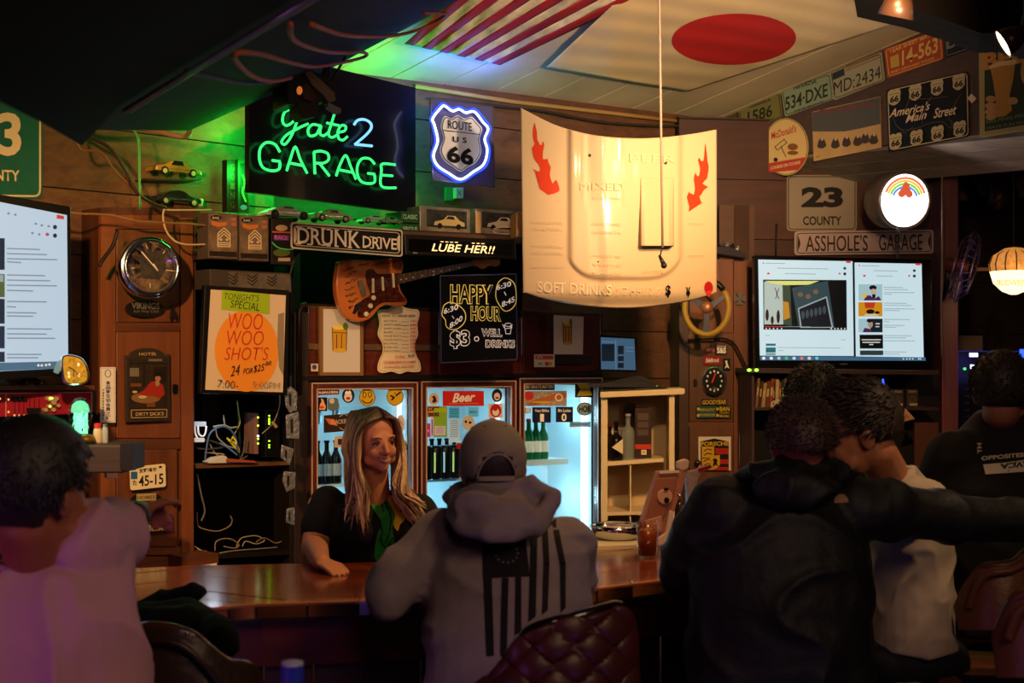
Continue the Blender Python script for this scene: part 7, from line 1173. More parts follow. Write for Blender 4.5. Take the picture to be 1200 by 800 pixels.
# low bench seat of the right chair
b = B(); q = [onbar(1122, 740, .82), onbar(1240, 736, .82), onbar(1240, 770, .82), onbar(1128, 770, .82)]; b.prism(q, [x-V((0, 0, .05)) for x in q]); tag(b.obj('padded_stool', M('4a3a22', .4, bump=.15, bscale=60), bevel=.02), 'olive brown padded stool seat before the tan chairs', 'stool'); so = bpy.data.objects['padded_stool']; c = sum(q, V((0, 0, 0)))/4
for sx, sy in ((-.12, -.05), (.12, -.05), (-.12, .06), (.12, .06)): b = B(); b.cone(V((c.x+sx, c.y+sy, 0)), V((c.x+sx, c.y+sy, .78)), .015, .015, 10); b.obj('leg', RAIL, so)
# water bottle on a small high table in the foreground
c = P(342.5, 772, 2.5); zt = c.z-.21; r = empty('water_bottle', 'clear water bottle with a blue band cut by the lower edge', 'bottle', V((c.x, c.y, zt)))
k = 2.5/F; c = V((c.x, c.y, zt)); b = B(); b.lathe([(0, 0), (.032, 0), (.033, .01), (.033, .14), (.02, .17), (.013, .18), (.013, .195), (0, .195)], c, 24); b.obj('body', glass_mat('d8e4ff', .05, .08), r, smooth=True)
b = B(); b.lathe([(.0, .17), (.019, .17), (.019, .205), (.0, .21)], c, 20); b.obj('cap', M('8a8aa0', .4), r, smooth=True); b = B(); b.lathe([(.0195, .165), (.0195, .2)], c, 20); b.obj('label_band', M('1c2a8a', .5), r)
b = B(); b.lathe([(0, -.03), (.22, -.03), (.22, 0), (0, 0)], V((c.x, c.y, zt)), 32); o = b.obj('high_table', wood('2a160e', '3b2013', .3, 'X')); tag(o, 'small round high table under the water bottle', 'table'); b = B(); b.lathe([(0, 0), (.2, 0), (.2, .02), (.03, .04), (.03, zt-.03), (0, zt-.03)], V((c.x, c.y, 0)), 20); b.obj('pedestal', RAIL, o)
# ================================================================ PEOPLE
def Rz(a): return Matrix.Rotation(math.radians(a), 3, 'Z')
def Rx(a): return Matrix.Rotation(math.radians(a), 3, 'X')
def Ry(a): return Matrix.Rotation(math.radians(a), 3, 'Y')
def grow(b, name, mat, parent, voxel=.009, smooth=5, disp=None, label=None):
    """close the collected shapes into one continuous smooth surface; returns object and a tree in world coordinates"""
    me = b.mesh(); o = bpy.data.objects.new('tmp', me); C.objects.link(o); m = o.modifiers.new('r', 'REMESH'); m.mode = 'VOXEL'; m.voxel_size = voxel
    m = o.modifiers.new('s', 'SMOOTH'); m.factor = .5; m.iterations = smooth; dg = bpy.context.evaluated_depsgraph_get(); me2 = bpy.data.meshes.new_from_object(o.evaluated_get(dg)); bpy.data.objects.remove(o)
    if disp:
        ns = [v.normal.copy() for v in me2.vertices]
        for v, n in zip(me2.vertices, ns): v.co += n*disp(v.co, n)
    me2.update(); tree = BVHTree.FromPolygons([v.co.copy() for v in me2.vertices], [tuple(p.vertices) for p in me2.polygons])
    return link(name, me2, mat, parent, True, label=label), tree
def torso(b, rs, n=24):
    """rings given as (centre, half width, half depth)"""
    b.rings([[V(c)+V((rx*math.cos(t), ry*math.sin(t), 0)) for t in (2*math.pi*k/n for k in range(n))] for c, rx, ry in rs]); return b
def head_shape(b, c, R, s=1, ears=True, neck=None):
    T = lambda x, y, z: V(c)+R@V((x*s, y*s, z*s)); S_ = lambda *r: tuple(x*s for x in r); bl = lambda x, y, z, *r: b.ball(T(x, y, z), S_(*r), R)
    bl(0, .012, .032, .074, .093, .086); bl(0, -.03, -.012, .062, .068, .085); bl(0, -.036, -.064, .05, .05, .042); bl(0, -.074, -.09, .024, .02, .02)
    for q in (-1, 1):
        bl(q*.033, -.066, -.034, .026, .024, .026); bl(q*.028, -.083, .022, .024, .012, .01); bl(q*.011, -.1, -.034, .0085, .009, .008); bl(q*.045, -.045, -.066, .018, .026, .022)
        if ears: bl(q*.073, .012, -.012, .01, .021, .031); bl(q*.08, .016, -.002, .008, .017, .022)
    b.chain([T(0, -.088, .012), T(0, -.105, -.014), T(0, -.114, -.03)], [.0085*s, .0095*s, .0115*s], 10)
    bl(0, -.092, -.055, .021, .0095, .0055); bl(0, -.09, -.0655, .018, .0105, .0065)
    if neck is not None: b.cap(T(0, .022, -.05), V(neck), .054*s, .058*s)
    return T
def hand(b, w, d, up, s=1, curl=.5, side=1, point=False):
    """palm and five fingers from the wrist W towards D, the back of the hand facing UP; SIDE places the thumb"""
    d = V(d).normalized(); up = V(up); up = (up-d*up.dot(d)).normalized(); r = d.cross(up)*side; w = V(w)
    R_ = Matrix((r, d, up)).transposed(); b.ball(w+d*.045*s, (.038*s, .05*s, .014*s), R_, 14, 10)
    for i, (o, l) in enumerate(((-.028, .066), (-.0095, .076), (.0095, .07), (.027, .055))):
        p = w+d*.082*s+r*o*s; cu = curl if not (point and i == 3) else .05; pts = [w+d*.05*s+r*o*.8*s, p]; a = 0
        for k_ in range(3): a += cu*.75; p = p+(d*math.cos(a)-up*math.sin(a)+r*o*1.2)*l*s*(.42, .32, .26)[k_]; pts.append(p)
        b.chain(pts, [.011*s, .0098*s, .009*s, .0082*s, .007*s], 8)
    t0 = w+d*.02*s+r*.026*s; t1 = t0+(r*.7+d*.6-up*.2).normalized()*.038*s; t2 = t1+(r*.25+d*.9-up*.3).normalized()*.03*s; b.chain([t0, t1, t2, t2+(d-up*.4).normalized()*.018*s], [.013*s, .0115*s, .0095*s, .008*s], 8)
def folds(amp, sc=9, dirn=(1, 1, .35), seed=0, am2=.4):
    D = V(dirn)
    def f(co, n):
        p = V((co.x*D.x, co.y*D.y, co.z*D.z))*sc+V((seed, seed*.7, seed*1.3)); a = noise.noise(p); r = 1-abs(a)*2.2; q = noise.noise(V((co.x, co.y, co.z))*26+V((seed, 0, 0)))
        return amp*(max(r, 0)**2-.4)+amp*am2*q*.5
    return f
def proj(tree, px, py, off=.0025):
    d = V(((px-CX)/F, 1, (HZ-py)/F)).normalized(); o_ = V((0, 0, CZ)); h = tree.ray_cast(o_, d)
    return (h[0]-d*off) if h[0] else None
def patch(name, pts, mat, tree, parent, off=.0025, cuts=3):
    """a flat print laid on a garment where the photograph shows it"""
    b = B(); f = [b.bm.verts.new(V((x, y, 0))) for x, y in pts]; b.face(f); bmesh.ops.triangulate(b.bm, faces=b.bm.faces); bmesh.ops.subdivide_edges(b.bm, edges=b.bm.edges, cuts=cuts, use_grid_fill=True); bad = []
    for v in b.bm.verts:
        p = proj(tree, v.co.x, v.co.y, off)
        if p is None: bad.append(v)
        else: v.co = p
    bmesh.ops.delete(b.bm, geom=bad, context='VERTS'); return b.obj(name, mat, parent, smooth=True) if len(b.bm.faces) else None
def ptext(t, a, b_, h, mat, tree, parent, bold=.03, rot=None):
    me = textmesh(t, bold); xs = [v.co.x for v in me.vertices]; ys = [v.co.y for v in me.vertices]; x0, x1, y0, y1 = min(xs), max(xs), min(ys), max(ys); a = V(a); d = V(b_)-a; nn_ = V(rot) if rot else V((0, -1))
    for v in me.vertices: p = a+d*((v.co.x-x0)/(x1-x0))+nn_*h*((v.co.y-y0)/(y1-y0)-.5); v.co = proj(tree, p.x, p.y, .004) or V((0, 5, 1))
    return link('lettering', me, mat, parent)
def hair_mat(h1, h2, h3=None, zlo=0, zhi=1, rough=.6):
    m = bpy.data.materials.new('m_hair_'+h1); m.use_nodes = True; nt = m.node_tree; b = nt.nodes['Principled BSDF']; tc = nt.nodes.new('ShaderNodeTexCoord'); mp = nt.nodes.new('ShaderNodeMapping'); mp.inputs['Scale'].default_value = (60, 60, 4)
    n = nt.nodes.new('ShaderNodeTexNoise'); n.inputs['Scale'].default_value = 2; n.inputs['Detail'].default_value = 6; r = nt.nodes.new('ShaderNodeValToRGB'); r.color_ramp.elements[0].position = .35; r.color_ramp.elements[0].color = lin(h1); r.color_ramp.elements[1].position = .68; r.color_ramp.elements[1].color = lin(h2)
    nt.links.new(tc.outputs['Object'], mp.inputs[0]); nt.links.new(mp.outputs[0], n.inputs[0]); nt.links.new(n.outputs['Fac'], r.inputs[0]); out = r.outputs[0]
    if h3:
        sp = nt.nodes.new('ShaderNodeSeparateXYZ'); mr = nt.nodes.new('ShaderNodeMapRange'); mr.inputs[1].default_value = zlo; mr.inputs[2].default_value = zhi; mx = nt.nodes.new('ShaderNodeMix'); mx.data_type = 'RGBA'
        nt.links.new(tc.outputs['Object'], sp.inputs[0]); nt.links.new(sp.outputs[2], mr.inputs[0]); nt.links.new(mr.outputs[0], mx.inputs[0]); nt.links.new(out, mx.inputs[6]); mx.inputs[7].default_value = lin(h3); out = mx.outputs[2]
    nt.links.new(out, b.inputs['Base Color']); b.inputs['Roughness'].default_value = rough
    bp = nt.nodes.new('ShaderNodeBump'); bp.inputs['Strength'].default_value = .4; bp.inputs['Distance'].default_value = .003; nt.links.new(n.outputs['Fac'], bp.inputs['Height']); nt.links.new(bp.outputs[0], b.inputs['Normal']); return m
def skin_mat(h):
    m = M(h, .5, noise_=.07, scale=14, bump=.05, bscale=90); b = m.node_tree.nodes['Principled BSDF']; b.inputs['Subsurface Weight'].default_value = .12; b.inputs['Subsurface Radius'].default_value = (.012, .005, .003); return m
def short_hair(T, R, s, parent, mat, lo=-.035, front=.055, thick=.012, n=320, L=.022, seed=1, lean=(0, -.4, .3), flare=0, stand=.5):
    """a close cap of hair over the skull plus many short locks that break its outline"""
    random.seed(seed); b = B(); C0 = V((0, .012, .032)); rad = V((.074+thick, .093+thick, .086+thick))
    def on(a, e): return C0+V((rad.x*math.cos(e)*math.cos(a), rad.y*math.cos(e)*math.sin(a), rad.z*math.sin(e)))
    bb = B(); bb.ball(C0, rad, None, 28, 20); me = bb.bm
    kill = [v for v in me.verts if (v.co.y < -.02 and v.co.z < front-.1*(v.co.y+.07)) or v.co.z < lo-.02*(v.co.y < .03)*0 or (abs(v.co.x) > .06 and v.co.z < .0 and v.co.y < .03 )]; bmesh.ops.delete(me, geom=kill, context='VERTS')
    for v in me.verts: v.co = T(*(v.co+(v.co-C0).normalized()*(.004*noise.noise(v.co*60)+flare*max(0, v.co.z-.06))))
    o = bb.obj('hair', mat, parent, smooth=True); sm = o.modifiers.new('thickness', 'SOLIDIFY'); sm.thickness = .004*s; sm.offset = 0
    for i in range(n*3):
        a = random.uniform(0, 2*math.pi); e = math.asin(random.uniform(-.45, 1)); p = on(a, e)
        if p.z < lo+.012 or (p.y < -.03 and p.z < front+.012) or (abs(p.x) > .06 and p.z < .01 and p.y < .03): continue
        p += (p-C0).normalized()*flare*max(0, p.z-.06); nrm = (p-C0).normalized(); d = (nrm*stand+V(lean)+V((random.uniform(-.4, .4), random.uniform(-.4, .4), random.uniform(-.3, .1)))).normalized(); l = L*random.uniform(.6, 1.3)
        b.tube([T(*(p-nrm*.006)), T(*(p+d*l*.5)), T(*(p+d*l+V((0, 0, -.2*l))))], [.003*s, .0024*s, .0006*s], 3)
    b.obj('hair_tuft', mat, parent, smooth=True, kind='stuff')
def eyes(T, R, s, parent, iris='2a1a10'):
    for q in (-1, 1):
        b = B(); b.ball(T(q*.03, -.077, -.0), .0125*s, R, 14, 10); o = b.obj('eye', M('a89c94', .2), parent, smooth=True); b = B(); b.ball(T(q*.03+.002, -.0872, -.0015), (.0062*s, .0025*s, .0062*s), R, 12, 8); b.obj('iris', M(iris, .1), o, smooth=True)
        b = B(); b.tube([T(q*.03-.0155, -.084, -.001), T(q*.03-.008, -.0912, .0052), T(q*.03, -.0925, .0066), T(q*.03+.008, -.0912, .0052), T(q*.03+.0155, -.084, -.001)], .0034*s, 6); b.obj('eyelid', M('3a1c12', .6), parent, smooth=True)
        b = B(); b.tube([T(q*.016, -.0985, .0195), T(q*.03, -.0975, .0245), T(q*.048, -.086, .021)], [.0022*s, .0028*s, .0012*s], 6); b.obj('eyebrow', M('3a2214', .7), parent, smooth=True)
JE = M('12131a', .8, bump=.2, bscale=80)
def legs(root, hip, knees, feet, mat=JE, r_=.085):
    b = B(); hip = V(hip); b.ball(hip, (.17, .13, .11)); 
    for q, k_, f_ in zip((-1, 1), knees, feet): b.chain([hip+V((q*.09, 0, 0)), V(k_), V(f_)+V((0, 0, .08))], [r_, .065, .05])
    o, _ = grow(b, 'trousers', mat, root, .014, 4)
    for f_, in zip(feet): b = B(); b.ball(V(f_)+V((0, .05, .045)), (.045, .12, .045)); b.ball(V(f_)+V((0, 0, .06)), (.045, .06, .05)); b.obj('shoe', BLACK, root, smooth=True)
def person(label, x, y): return empty('person', label, 'person', V((x, y, 0)))
# ---------------------------------------------------------------- bartender
SK = skin_mat('b87a5c')
Yb = 5.12; hc = P(439, 478, Yb)+V((0, 0, -.116)); R_ = Rz(30)@Rx(5)@Ry(-3); root = person('blonde smiling bartender in a black tee with green and yellow print leaning on the bar', hc.x, 5.3)
b = B(); T = head_shape(b, hc, R_, .94, neck=P(441, 590, 5.2))
shL, elL, wrL = P(377, 592, 5.22), P(369, 640, 5.17), onbar(376, 658, ZB+.03); shR, elR, wrR = P(492, 598, 5.25), P(517, 650, 5.2), P(500, 668, 4.98)
torso(b, [(P(441, 800, 5.3), .16, .11), (P(441, 700, 5.28), .15, .1), (P(440, 640, 5.26), .15, .11), (P(440, 600, 5.25), .14, .1), (P(443, 578, 5.24), .06, .055)])
b.chain([shL, elL, wrL], [.052, .05, .03]); b.chain([shR, elR, wrR], [.05, .042, .028]); hand(b, wrL, V((.55, -.75, -.12)), (0, 0, 1), .95, .12, -1); hand(b, wrR, V((-.6, -.7, -.05)), (0, 0, 1), .95, .2, 1)
b.chain([P(430, 720, 5.3)+V((0, 0, -.15)), V((hc.x-.08, 5.3, .5)), V((hc.x-.1, 5.32, .08))], [.08, .06, .045]); b.chain([P(452, 720, 5.3)+V((0, 0, -.15)), V((hc.x+.1, 5.3, .5)), V((hc.x+.12, 5.32, .08))], [.08, .06, .045])
body, _ = grow(b, 'body', SK, root, .0055, 3); eyes(T, R_, .94, root)
b = B(); b.tube([T(-.021, -.0925, -.0585), T(-.01, -.1, -.0625), T(0, -.1015, -.0635), T(.01, -.1, -.0625), T(.021, -.0925, -.0585)], .0034, 6); b.obj('teeth', M('b8aca4', .3), root, smooth=True)
b = B(); b.tube([T(-.025, -.089, -.055), T(-.011, -.1005, -.0565), T(0, -.1022, -.0572), T(.011, -.1005, -.0565), T(.025, -.089, -.055)], [.001, .003, .0032, .003, .001], 6); b.tube([T(-.023, -.0885, -.059), T(-.01, -.0995, -.0685), T(0, -.1015, -.0705), T(.01, -.0995, -.0685), T(.023, -.0885, -.059)], [.001, .0035, .004, .0035, .001], 6); b.obj('lips', M('a04a42', .35), root, smooth=True)
b = B(); torso(b, [(P(441, 790, 5.3), .185, .13), (P(441, 700, 5.28), .175, .125), (P(440, 650, 5.26), .18, .14), (P(440, 615, 5.25), .185, .145), (P(438, 590, 5.25), .17, .11), (P(441, 574, 5.24), .085, .07)])
b.chain([shL+V((.02, 0, .005)), shL.lerp(elL, .5)], [.068, .066]); b.chain([shR, shR.lerp(elR, .55)], [.066, .064]); b.ball(P(425, 622, 5.16), .075); b.ball(P(463, 622, 5.16), .075)
o, tr = grow(b, 'tee_shirt', M('0b0a0b', .8), root, .009, 4, folds(.006, 8, (1, 1, .5), 3))
GR_ = M('1f7a24', .7, noise_=.15, scale=30); patch('green_print', spline([(436, 575), (446, 570), (455, 578), (459, 592), (462, 605), (460, 620), (462, 636), (456, 650), (440, 656), (441, 630), (447, 612), (440, 600), (434, 588)], 3, True), GR_, tr, root)
patch('yellow_print', spline([(452, 580), (462, 582), (470, 588), (474, 598), (475, 608), (469, 614), (466, 622), (461, 614), (463, 604), (458, 592)], 3, True), M('d0a818', .7), tr, root, .003)
for q in ([(448, 574), (452, 590), (458, 604), (457, 620), (453, 634)], [(444, 612), (448, 622), (446, 634), (452, 642)], [(440, 584), (447, 590), (449, 600)], [(462, 592), (468, 594), (470, 600)], [(464, 586), (470, 592)], [(452, 646), (456, 638), (460, 630)]): 
    ln = spline(q, 4); L_ = []
    w = 1.0
    for i, (x, y) in enumerate(ln): L_.append((x-w*(.4+.6*abs(math.sin(i*1.7))), y))
    for i, (x, y) in reversed(list(enumerate(ln))): L_.append((x+w*(.4+.6*abs(math.cos(i*1.3))), y))
    patch('black_print', L_, BLACK, tr, root, .0045, 1)
legs(root, P(441, 760, 5.3), [V((hc.x-.09, 5.28, .5)), V((hc.x+.1, 5.28, .5))], [V((hc.x-.1, 5.3, .0)), V((hc.x+.12, 5.3, .0))])
# hair: a shell over the skull and long locks from the parting
HM = [hair_mat('7a5a3c', 'b8946a', '22120a', hc.z-.05, hc.z+.1), hair_mat('9a7a54', 'd4b88c', '2c180e', hc.z-.06, hc.z+.11), hair_mat('4a2e1c', '7e5c3e', '180c07', hc.z-.08, hc.z+.09)]
random.seed(5); bs_ = [B(), B(), B()]; sh_ = B(); sc0 = V((0, .014, .034)); sh_.ball(sc0, (.08, .1, .094), None, 28, 20); bmesh.ops.delete(sh_.bm, geom=[v for v in sh_.bm.verts if v.co.y < -.035 and v.co.z < .088], context='VERTS')
for v in sh_.bm.verts: v.co = T(*v.co)
hs_ = sh_.obj('hair', HM[2], root, smooth=True)
W2L = R_.inverted()
for i in range(330):
    side = -1 if i % 2 else 1; u = random.random()**1.1; back = u; ph = -.065+.165*u; st_ = V((.008+side*.004, ph, .122-.9*(ph-.005)**2*6+.004)); st_.z = min(st_.z, .034+.094*math.sqrt(max(.05, 1-((ph-.014)/.1)**2))+.004)
    spread = random.uniform(0, 1); yy = -.062+.15*u+random.uniform(-.012, .012); xo = .079+random.uniform(0, .008)*(1+spread)
    fr = max(0, 1-u*1.6); p1 = V((side*(.05+.012*spread), ph*.95-.012*fr, .105-.01*spread-.014*fr)); p2 = V((side*(xo-.002), yy*.8, .035)); p3 = V((side*(xo+.006+.006*spread), yy*.85-.004, -.04)); 
    w3 = T(*p3); down = V((0, 0, -1)); f_ = (1-u)
    tgt = P(*((random.uniform(406, 436), random.uniform(568, 582)) if side < 0 else (random.uniform(460, 478), random.uniform(566, 582))), 5.04+.3*u+random.uniform(-.02, .02)); end = P(*((random.uniform(402, 434), random.uniform(596, 624)) if side < 0 else (random.uniform(479, 502), random.uniform(588, 616))), 5.03+.3*u)
    if side < 0 and random.random() < .35 and u < .4: tgt = P(random.uniform(418, 430), 572, 5.02); end = P(random.uniform(418, 435), random.uniform(605, 628), 5.02)
    pts = [T(*st_), T(*p1), T(*p2), w3, w3.lerp(tgt, .45)+V((side*.004, 0, .0)), tgt, tgt.lerp(end, .5)+V((random.uniform(-.006, .006), 0, 0)), end]; sp_ = [V(q) for q in spline3(pts, 3)]
    n_ = len(sp_); bs_[random.choice((0, 0, 1, 1, 2))].tube(sp_, [(.0045+.0025*math.sin(math.pi*min(1, k_/(n_-1)*1.3)))*(1 if k_ < n_-3 else (n_-1-k_+.4)/3) for k_ in range(n_)], 5)
for q, m_ in zip(bs_, HM): q.obj('hair_lock', m_, root, smooth=True, kind='stuff')
# ---------------------------------------------------------------- hooded man at the bar
GH = M('7e7178', .9, noise_=.06, scale=60, bump=.12, bscale=220); Yh = 3.85; SK2 = skin_mat('9a5f48')
hc = P(577, 500, Yh+.03)+V((0, 0, -.118)); R_ = Rz(188)@Rx(6); root = person('broad man in a grey hoodie with a black flag print and a backward view of his grey cap', hc.x, 3.9); root['label'] = 'broad man in a grey cap and grey hoodie with black flag print, back turned'
b = B(); T = head_shape(b, hc, R_, 1.06, neck=P(583, 600, 3.88)); sL, eL, wL = P(512, 636, 3.92), P(455, 696, 3.82), V((-.30, 4.36, ZB+.045)); sR, eR, wR = P(664, 640, 3.93), P(668, 712, 3.98), V((.08, 4.45, ZB+.045))
torso(b, [(P(590, 800, 3.8), .18, .12), (P(592, 700, 3.84), .18, .12), (P(590, 640, 3.9), .18, .11), (P(586, 605, 3.9), .07, .06)]); b.chain([sL, eL, wL], [.06, .045, .03]); b.chain([sR, eR, wR], [.06, .045, .03]); hand(b, wL, (.7, .6, -.1), (0, 0, 1), 1, .4, 1); hand(b, wR, (-.7, .6, -.1), (0, 0, 1), 1, .4, -1)
grow(b, 'body', SK2, root, .0075, 3)
b = B(); torso(b, [(P(592, 835, 3.76), .225, .17), (P(592, 800, 3.78), .222, .165), (P(592, 760, 3.8), .218, .155), (P(594, 710, 3.83), .225, .15), (P(594, 665, 3.87), .232, .15), (P(592, 635, 3.9), .22, .135), (P(590, 612, 3.91), .16, .1), (P(586, 595, 3.91), .08, .07)])
b.chain([sL+V((.01, 0, 0)), sL.lerp(eL, .5), eL, eL.lerp(wL, .75)], [.098, .083, .072, .05]); b.chain([sR-V((.005, 0, 0)), sR.lerp(eR, .5), eR, eR.lerp(wR, .75)], [.092, .078, .066, .05]); b.ball(P(538, 622, 3.92), (.09, .08, .05)); b.ball(P(640, 624, 3.92), (.085, .08, .05))
o, tr = grow(b, 'hoodie', GH, root, .009, 5, folds(.016, 5.5, (.5, 1, 1.5), 8, .2))
b = B(); b.ball(P(583, 594, 3.80), (.12, .085, .06)); b.chain([P(530, 604, 3.84), P(541, 582, 3.83), P(563, 572, 3.8), P(590, 571, 3.8), P(622, 571, 3.8), P(648, 577, 3.79)], [.024, .028, .028, .028, .03, .018]); b.chain([P(530, 604, 3.82), P(550, 617, 3.72), P(575, 626, 3.67), P(600, 626, 3.67), P(625, 614, 3.7), P(640, 597, 3.74), P(650, 578, 3.78)], [.025, .03, .03, .03, .032, .028, .018]); b.ball(P(590, 606, 3.72), (.1, .06, .045)); b.ball(P(560, 590, 3.76), (.07, .06, .05)); b.ball(P(565, 582, 3.95), (.12, .07, .05))
grow(b, 'hood', GH, root, .008, 4, folds(.013, 10, (.7, 1, 1.2), 21, .2))
BP_ = M('121014', .85)
for nm, q in (('stripe_print', [(564, 622), (575, 626), (579, 768), (570, 769)]), ('canton_print', [(568, 627), (616, 630), (621, 675), (574, 677)]), ('stripe_print', [(588, 677), (596, 677), (594, 764), (586, 768)]), ('stripe_print', [(604, 676), (611, 676), (611, 738), (603, 745)]), ('stripe_print', [(622, 622), (630, 621), (628, 722), (619, 729)]), ('stripe_print', [(635, 621), (642, 621), (644, 660), (642, 715), (635, 720), (637, 660)]), ('stripe_print', [(648, 621), (655, 620), (663, 660), (663, 712), (657, 718), (656, 660)])):
    y0 = min(p[1] for p in q); pts = []
    for (a_, c_) in zip(q, q[1:]+q[:1]):
        for k_ in range(8): pts.append(tuple(V(a_).lerp(V(c_), k_/8)))
    if nm == 'canton_print': patch(nm, pts, BP_, tr, root, .003, 1)
    else:
        # a strip cut into short pieces so that it follows the folds
        L0, L1 = (q[0], q[1]), (q[-1], q[-2]) if len(q) == 4 else (q[4], q[3]); b = B(); prev = None; mid = [(q[5], q[2])] if len(q) == 6 else []; rows = [L0]+mid+[L1]
        for (A0, A1), (B0, B1) in zip(rows, rows[1:]):
            for k_ in range(21):
                t_ = k_/20; l_ = V(A0).lerp(V(B0), t_); r2 = V(A1).lerp(V(B1), t_); rw = [proj(tr, *(l_.lerp(r2, j/3)), .003) for j in range(4)]
                if any(x is None for x in rw): prev = None; continue
                rw = [b.bm.verts.new(x) for x in rw]
                if prev: 
                    for j in range(3): b.face([prev[j], rw[j], rw[j+1], prev[j+1]])
                prev = rw
        b.obj(nm, BP_, root, smooth=True)
for i in range(13):
    a = 2*math.pi*i/13; x, y = 594+13*math.cos(a), 648+11*math.sin(a); patch('star_print', [(x+(1.8 if k % 2 == 0 else .8)*math.sin(k*math.pi/5), y-(1.8 if k % 2 == 0 else .8)*math.cos(k*math.pi/5)) for k in range(10)], M('6a6068', .9), tr, root, .005, 0)
ptext('M', (641, 612), (652, 613), 10, BP_, tr, root)
legs(root, P(592, 850, 3.8), [P(540, 830, 4.15), P(650, 830, 4.15)], [V((-.2, 3.98, .3)), V((.15, 3.98, .3))])
# baseball cap with rear opening
CAPM = M('85776c', .85, noise_=.08, scale=30, bump=.1, bscale=200)
def capT(x, y, z): return T(x, y, z)
b = B(); c0 = V((0, .012, .03)); b.ball(c0, (.084, .103, .098), None, 40, 28)
kill = [v for v in b.bm.verts if v.co.z < -.028+.0*v.co.y or (v.co.y > 0 and (v.co.x/.046)**2+((v.co.z+.03)/.062)**2 < 1)]; bmesh.ops.delete(b.bm, geom=kill, context='VERTS')
for v in b.bm.verts: v.co = T(*v.co)
cp = b.obj('cap', CAPM, root, smooth=True); sm = cp.modifiers.new('thickness', 'SOLIDIFY'); sm.thickness = .003
def ce_(a, e, q=1.01): return T(*(c0+V((.084*q*math.cos(e)*math.cos(a), .103*q*math.cos(e)*math.sin(a), .098*q*math.sin(e)))))
for k_ in range(6): a = math.radians(60*k_+90+30*0); b = B(); b.tube([ce_(a, math.radians(e), 1.012) for e in range(0 if k_ else 22, 91, 8)], .0016, 5); b.obj('seam', CAPM, cp, smooth=True); b = B(); b.ball(ce_(math.radians(60*k_+60), math.radians(52), 1.0), .0045); b.obj('eyelet', M('3a302c'), cp, smooth=True)
b = B(); b.ball(T(0, .012, .13), (.008, .008, .005)); b.obj('button', CAPM, cp, smooth=True); b = B(); b.tube([T(.05*math.cos(t)*1.0, .1*math.sqrt(max(0, 1-(.05*math.cos(t)/.084)**2))*math.sqrt(max(.1, 1-((.066*math.sin(t)-.06)/.098)**2))+.016, -.03+.066*math.sin(t)) for t in [math.pi*k_/14 for k_ in range(15)]], .0035, 6); b.obj('opening_hem', CAPM, cp, smooth=True)
b = B(); rs = []
for t in [math.pi*k_/10 for k_ in range(11)]: x = .046*math.cos(t); yb_ = .012+.104*math.sqrt(max(0, 1-(x/.084)**2))*.86; rs.append([T(x, yb_, -.018), T(x, yb_+.003, -.018), T(x, yb_+.003, -.03), T(x, yb_, -.03)])
b.rings(rs); b.obj('strap', CAPM, cp)
b = B(); rs = []
for k_ in range(13): x = -.07+.14*k_/12; d_ = math.sqrt(max(0, 1-(x/.075)**2)); rs.append([T(x, -.05-.03*d_, -.0), T(x, -.06-.105*d_, -.012), T(x, -.06-.105*d_, -.015), T(x, -.05-.03*d_, -.004)])
b.rings(rs); b.obj('brim', CAPM, cp, smooth=True); short_hair(T, R_, 1.06, root, hair_mat('1a0f0a', '2a1a12'), lo=-.05, front=.05, thick=.005, n=120, L=.008, seed=4)
# ---------------------------------------------------------------- man in the pink tee, pointing
SK3 = skin_mat('8a4e38'); Yp = 2.8; hc = P(43, 503, Yp)+V((0, 0, -.125)); R_ = Rz(158)@Rx(4); root = person('man in a faded pink tee seen from behind, pointing towards the bar', hc.x, 2.85)
b = B(); T = head_shape(b, hc, R_, 1.12, neck=P(44, 655, 2.85)); sR, eR, wR = P(112, 640, 2.88), P(135, 622, 3.14), P(163, 601, 3.34); sL, eL = P(-45, 660, 2.85), P(-75, 800, 2.95)
torso(b, [(P(45, 900, 2.85), .16, .11), (P(45, 750, 2.84), .17, .11), (P(45, 700, 2.88), .15, .08), (P(45, 664, 2.91), .07, .05)]); b.chain([sR, eR, wR], [.06, .048, .03]); b.chain([sL, eL, P(-20, 790, 3.15)], [.06, .048, .03]); hand(b, wR, (.1, .98, .05), (-.5, 0, .86), 1.0, .75, 1, point=True); hand(b, P(-20, 790, 3.15), (.2, .9, -.2), (0, 0, 1), 1, .4, -1)
grow(b, 'body', SK3, root, .007, 3)
PT = M('a87c8c', .9, bump=.1, bscale=180); b = B(); torso(b, [(P(50, 880, 2.86), .215, .15), (P(50, 800, 2.86), .212, .145), (P(50, 740, 2.86), .203, .14), (P(48, 695, 2.87), .198, .13), (P(48, 672, 2.88), .19, .11), (P(46, 658, 2.885), .13, .085)])
b.ball(P(118, 668, 2.92), (.075, .08, .1))
b.chain([sR+V((-.015, 0, .0)), sR.lerp(eR, .5), eR], [.085, .08, .066]); b.chain([sL, sL.lerp(eL, .6)], [.08, .075])
o, tr = grow(b, 'tee_shirt', PT, root, .008, 4, folds(.022, 5, (1.4, 1, .6), 13, .15)); b = B(); rim_ = [P(45, 654, 2.87)+V((.085*math.cos(t), .075*math.sin(t)-.005, .012*math.sin(t))) for t in [2*math.pi*k_/28 for k_ in range(28)]]; b.tube(rim_, .008, 8, closed=True); b.obj('collar', PT, root, smooth=True)
b = B(); d_ = (wR-eR).normalized(); p = wR-d_*.05; b.lathe([(.032, -.018), (.037, -.014), (.037, .014), (.032, .018)], p, 24, d_); b.obj('wrist_band', BLACK, root, smooth=True)
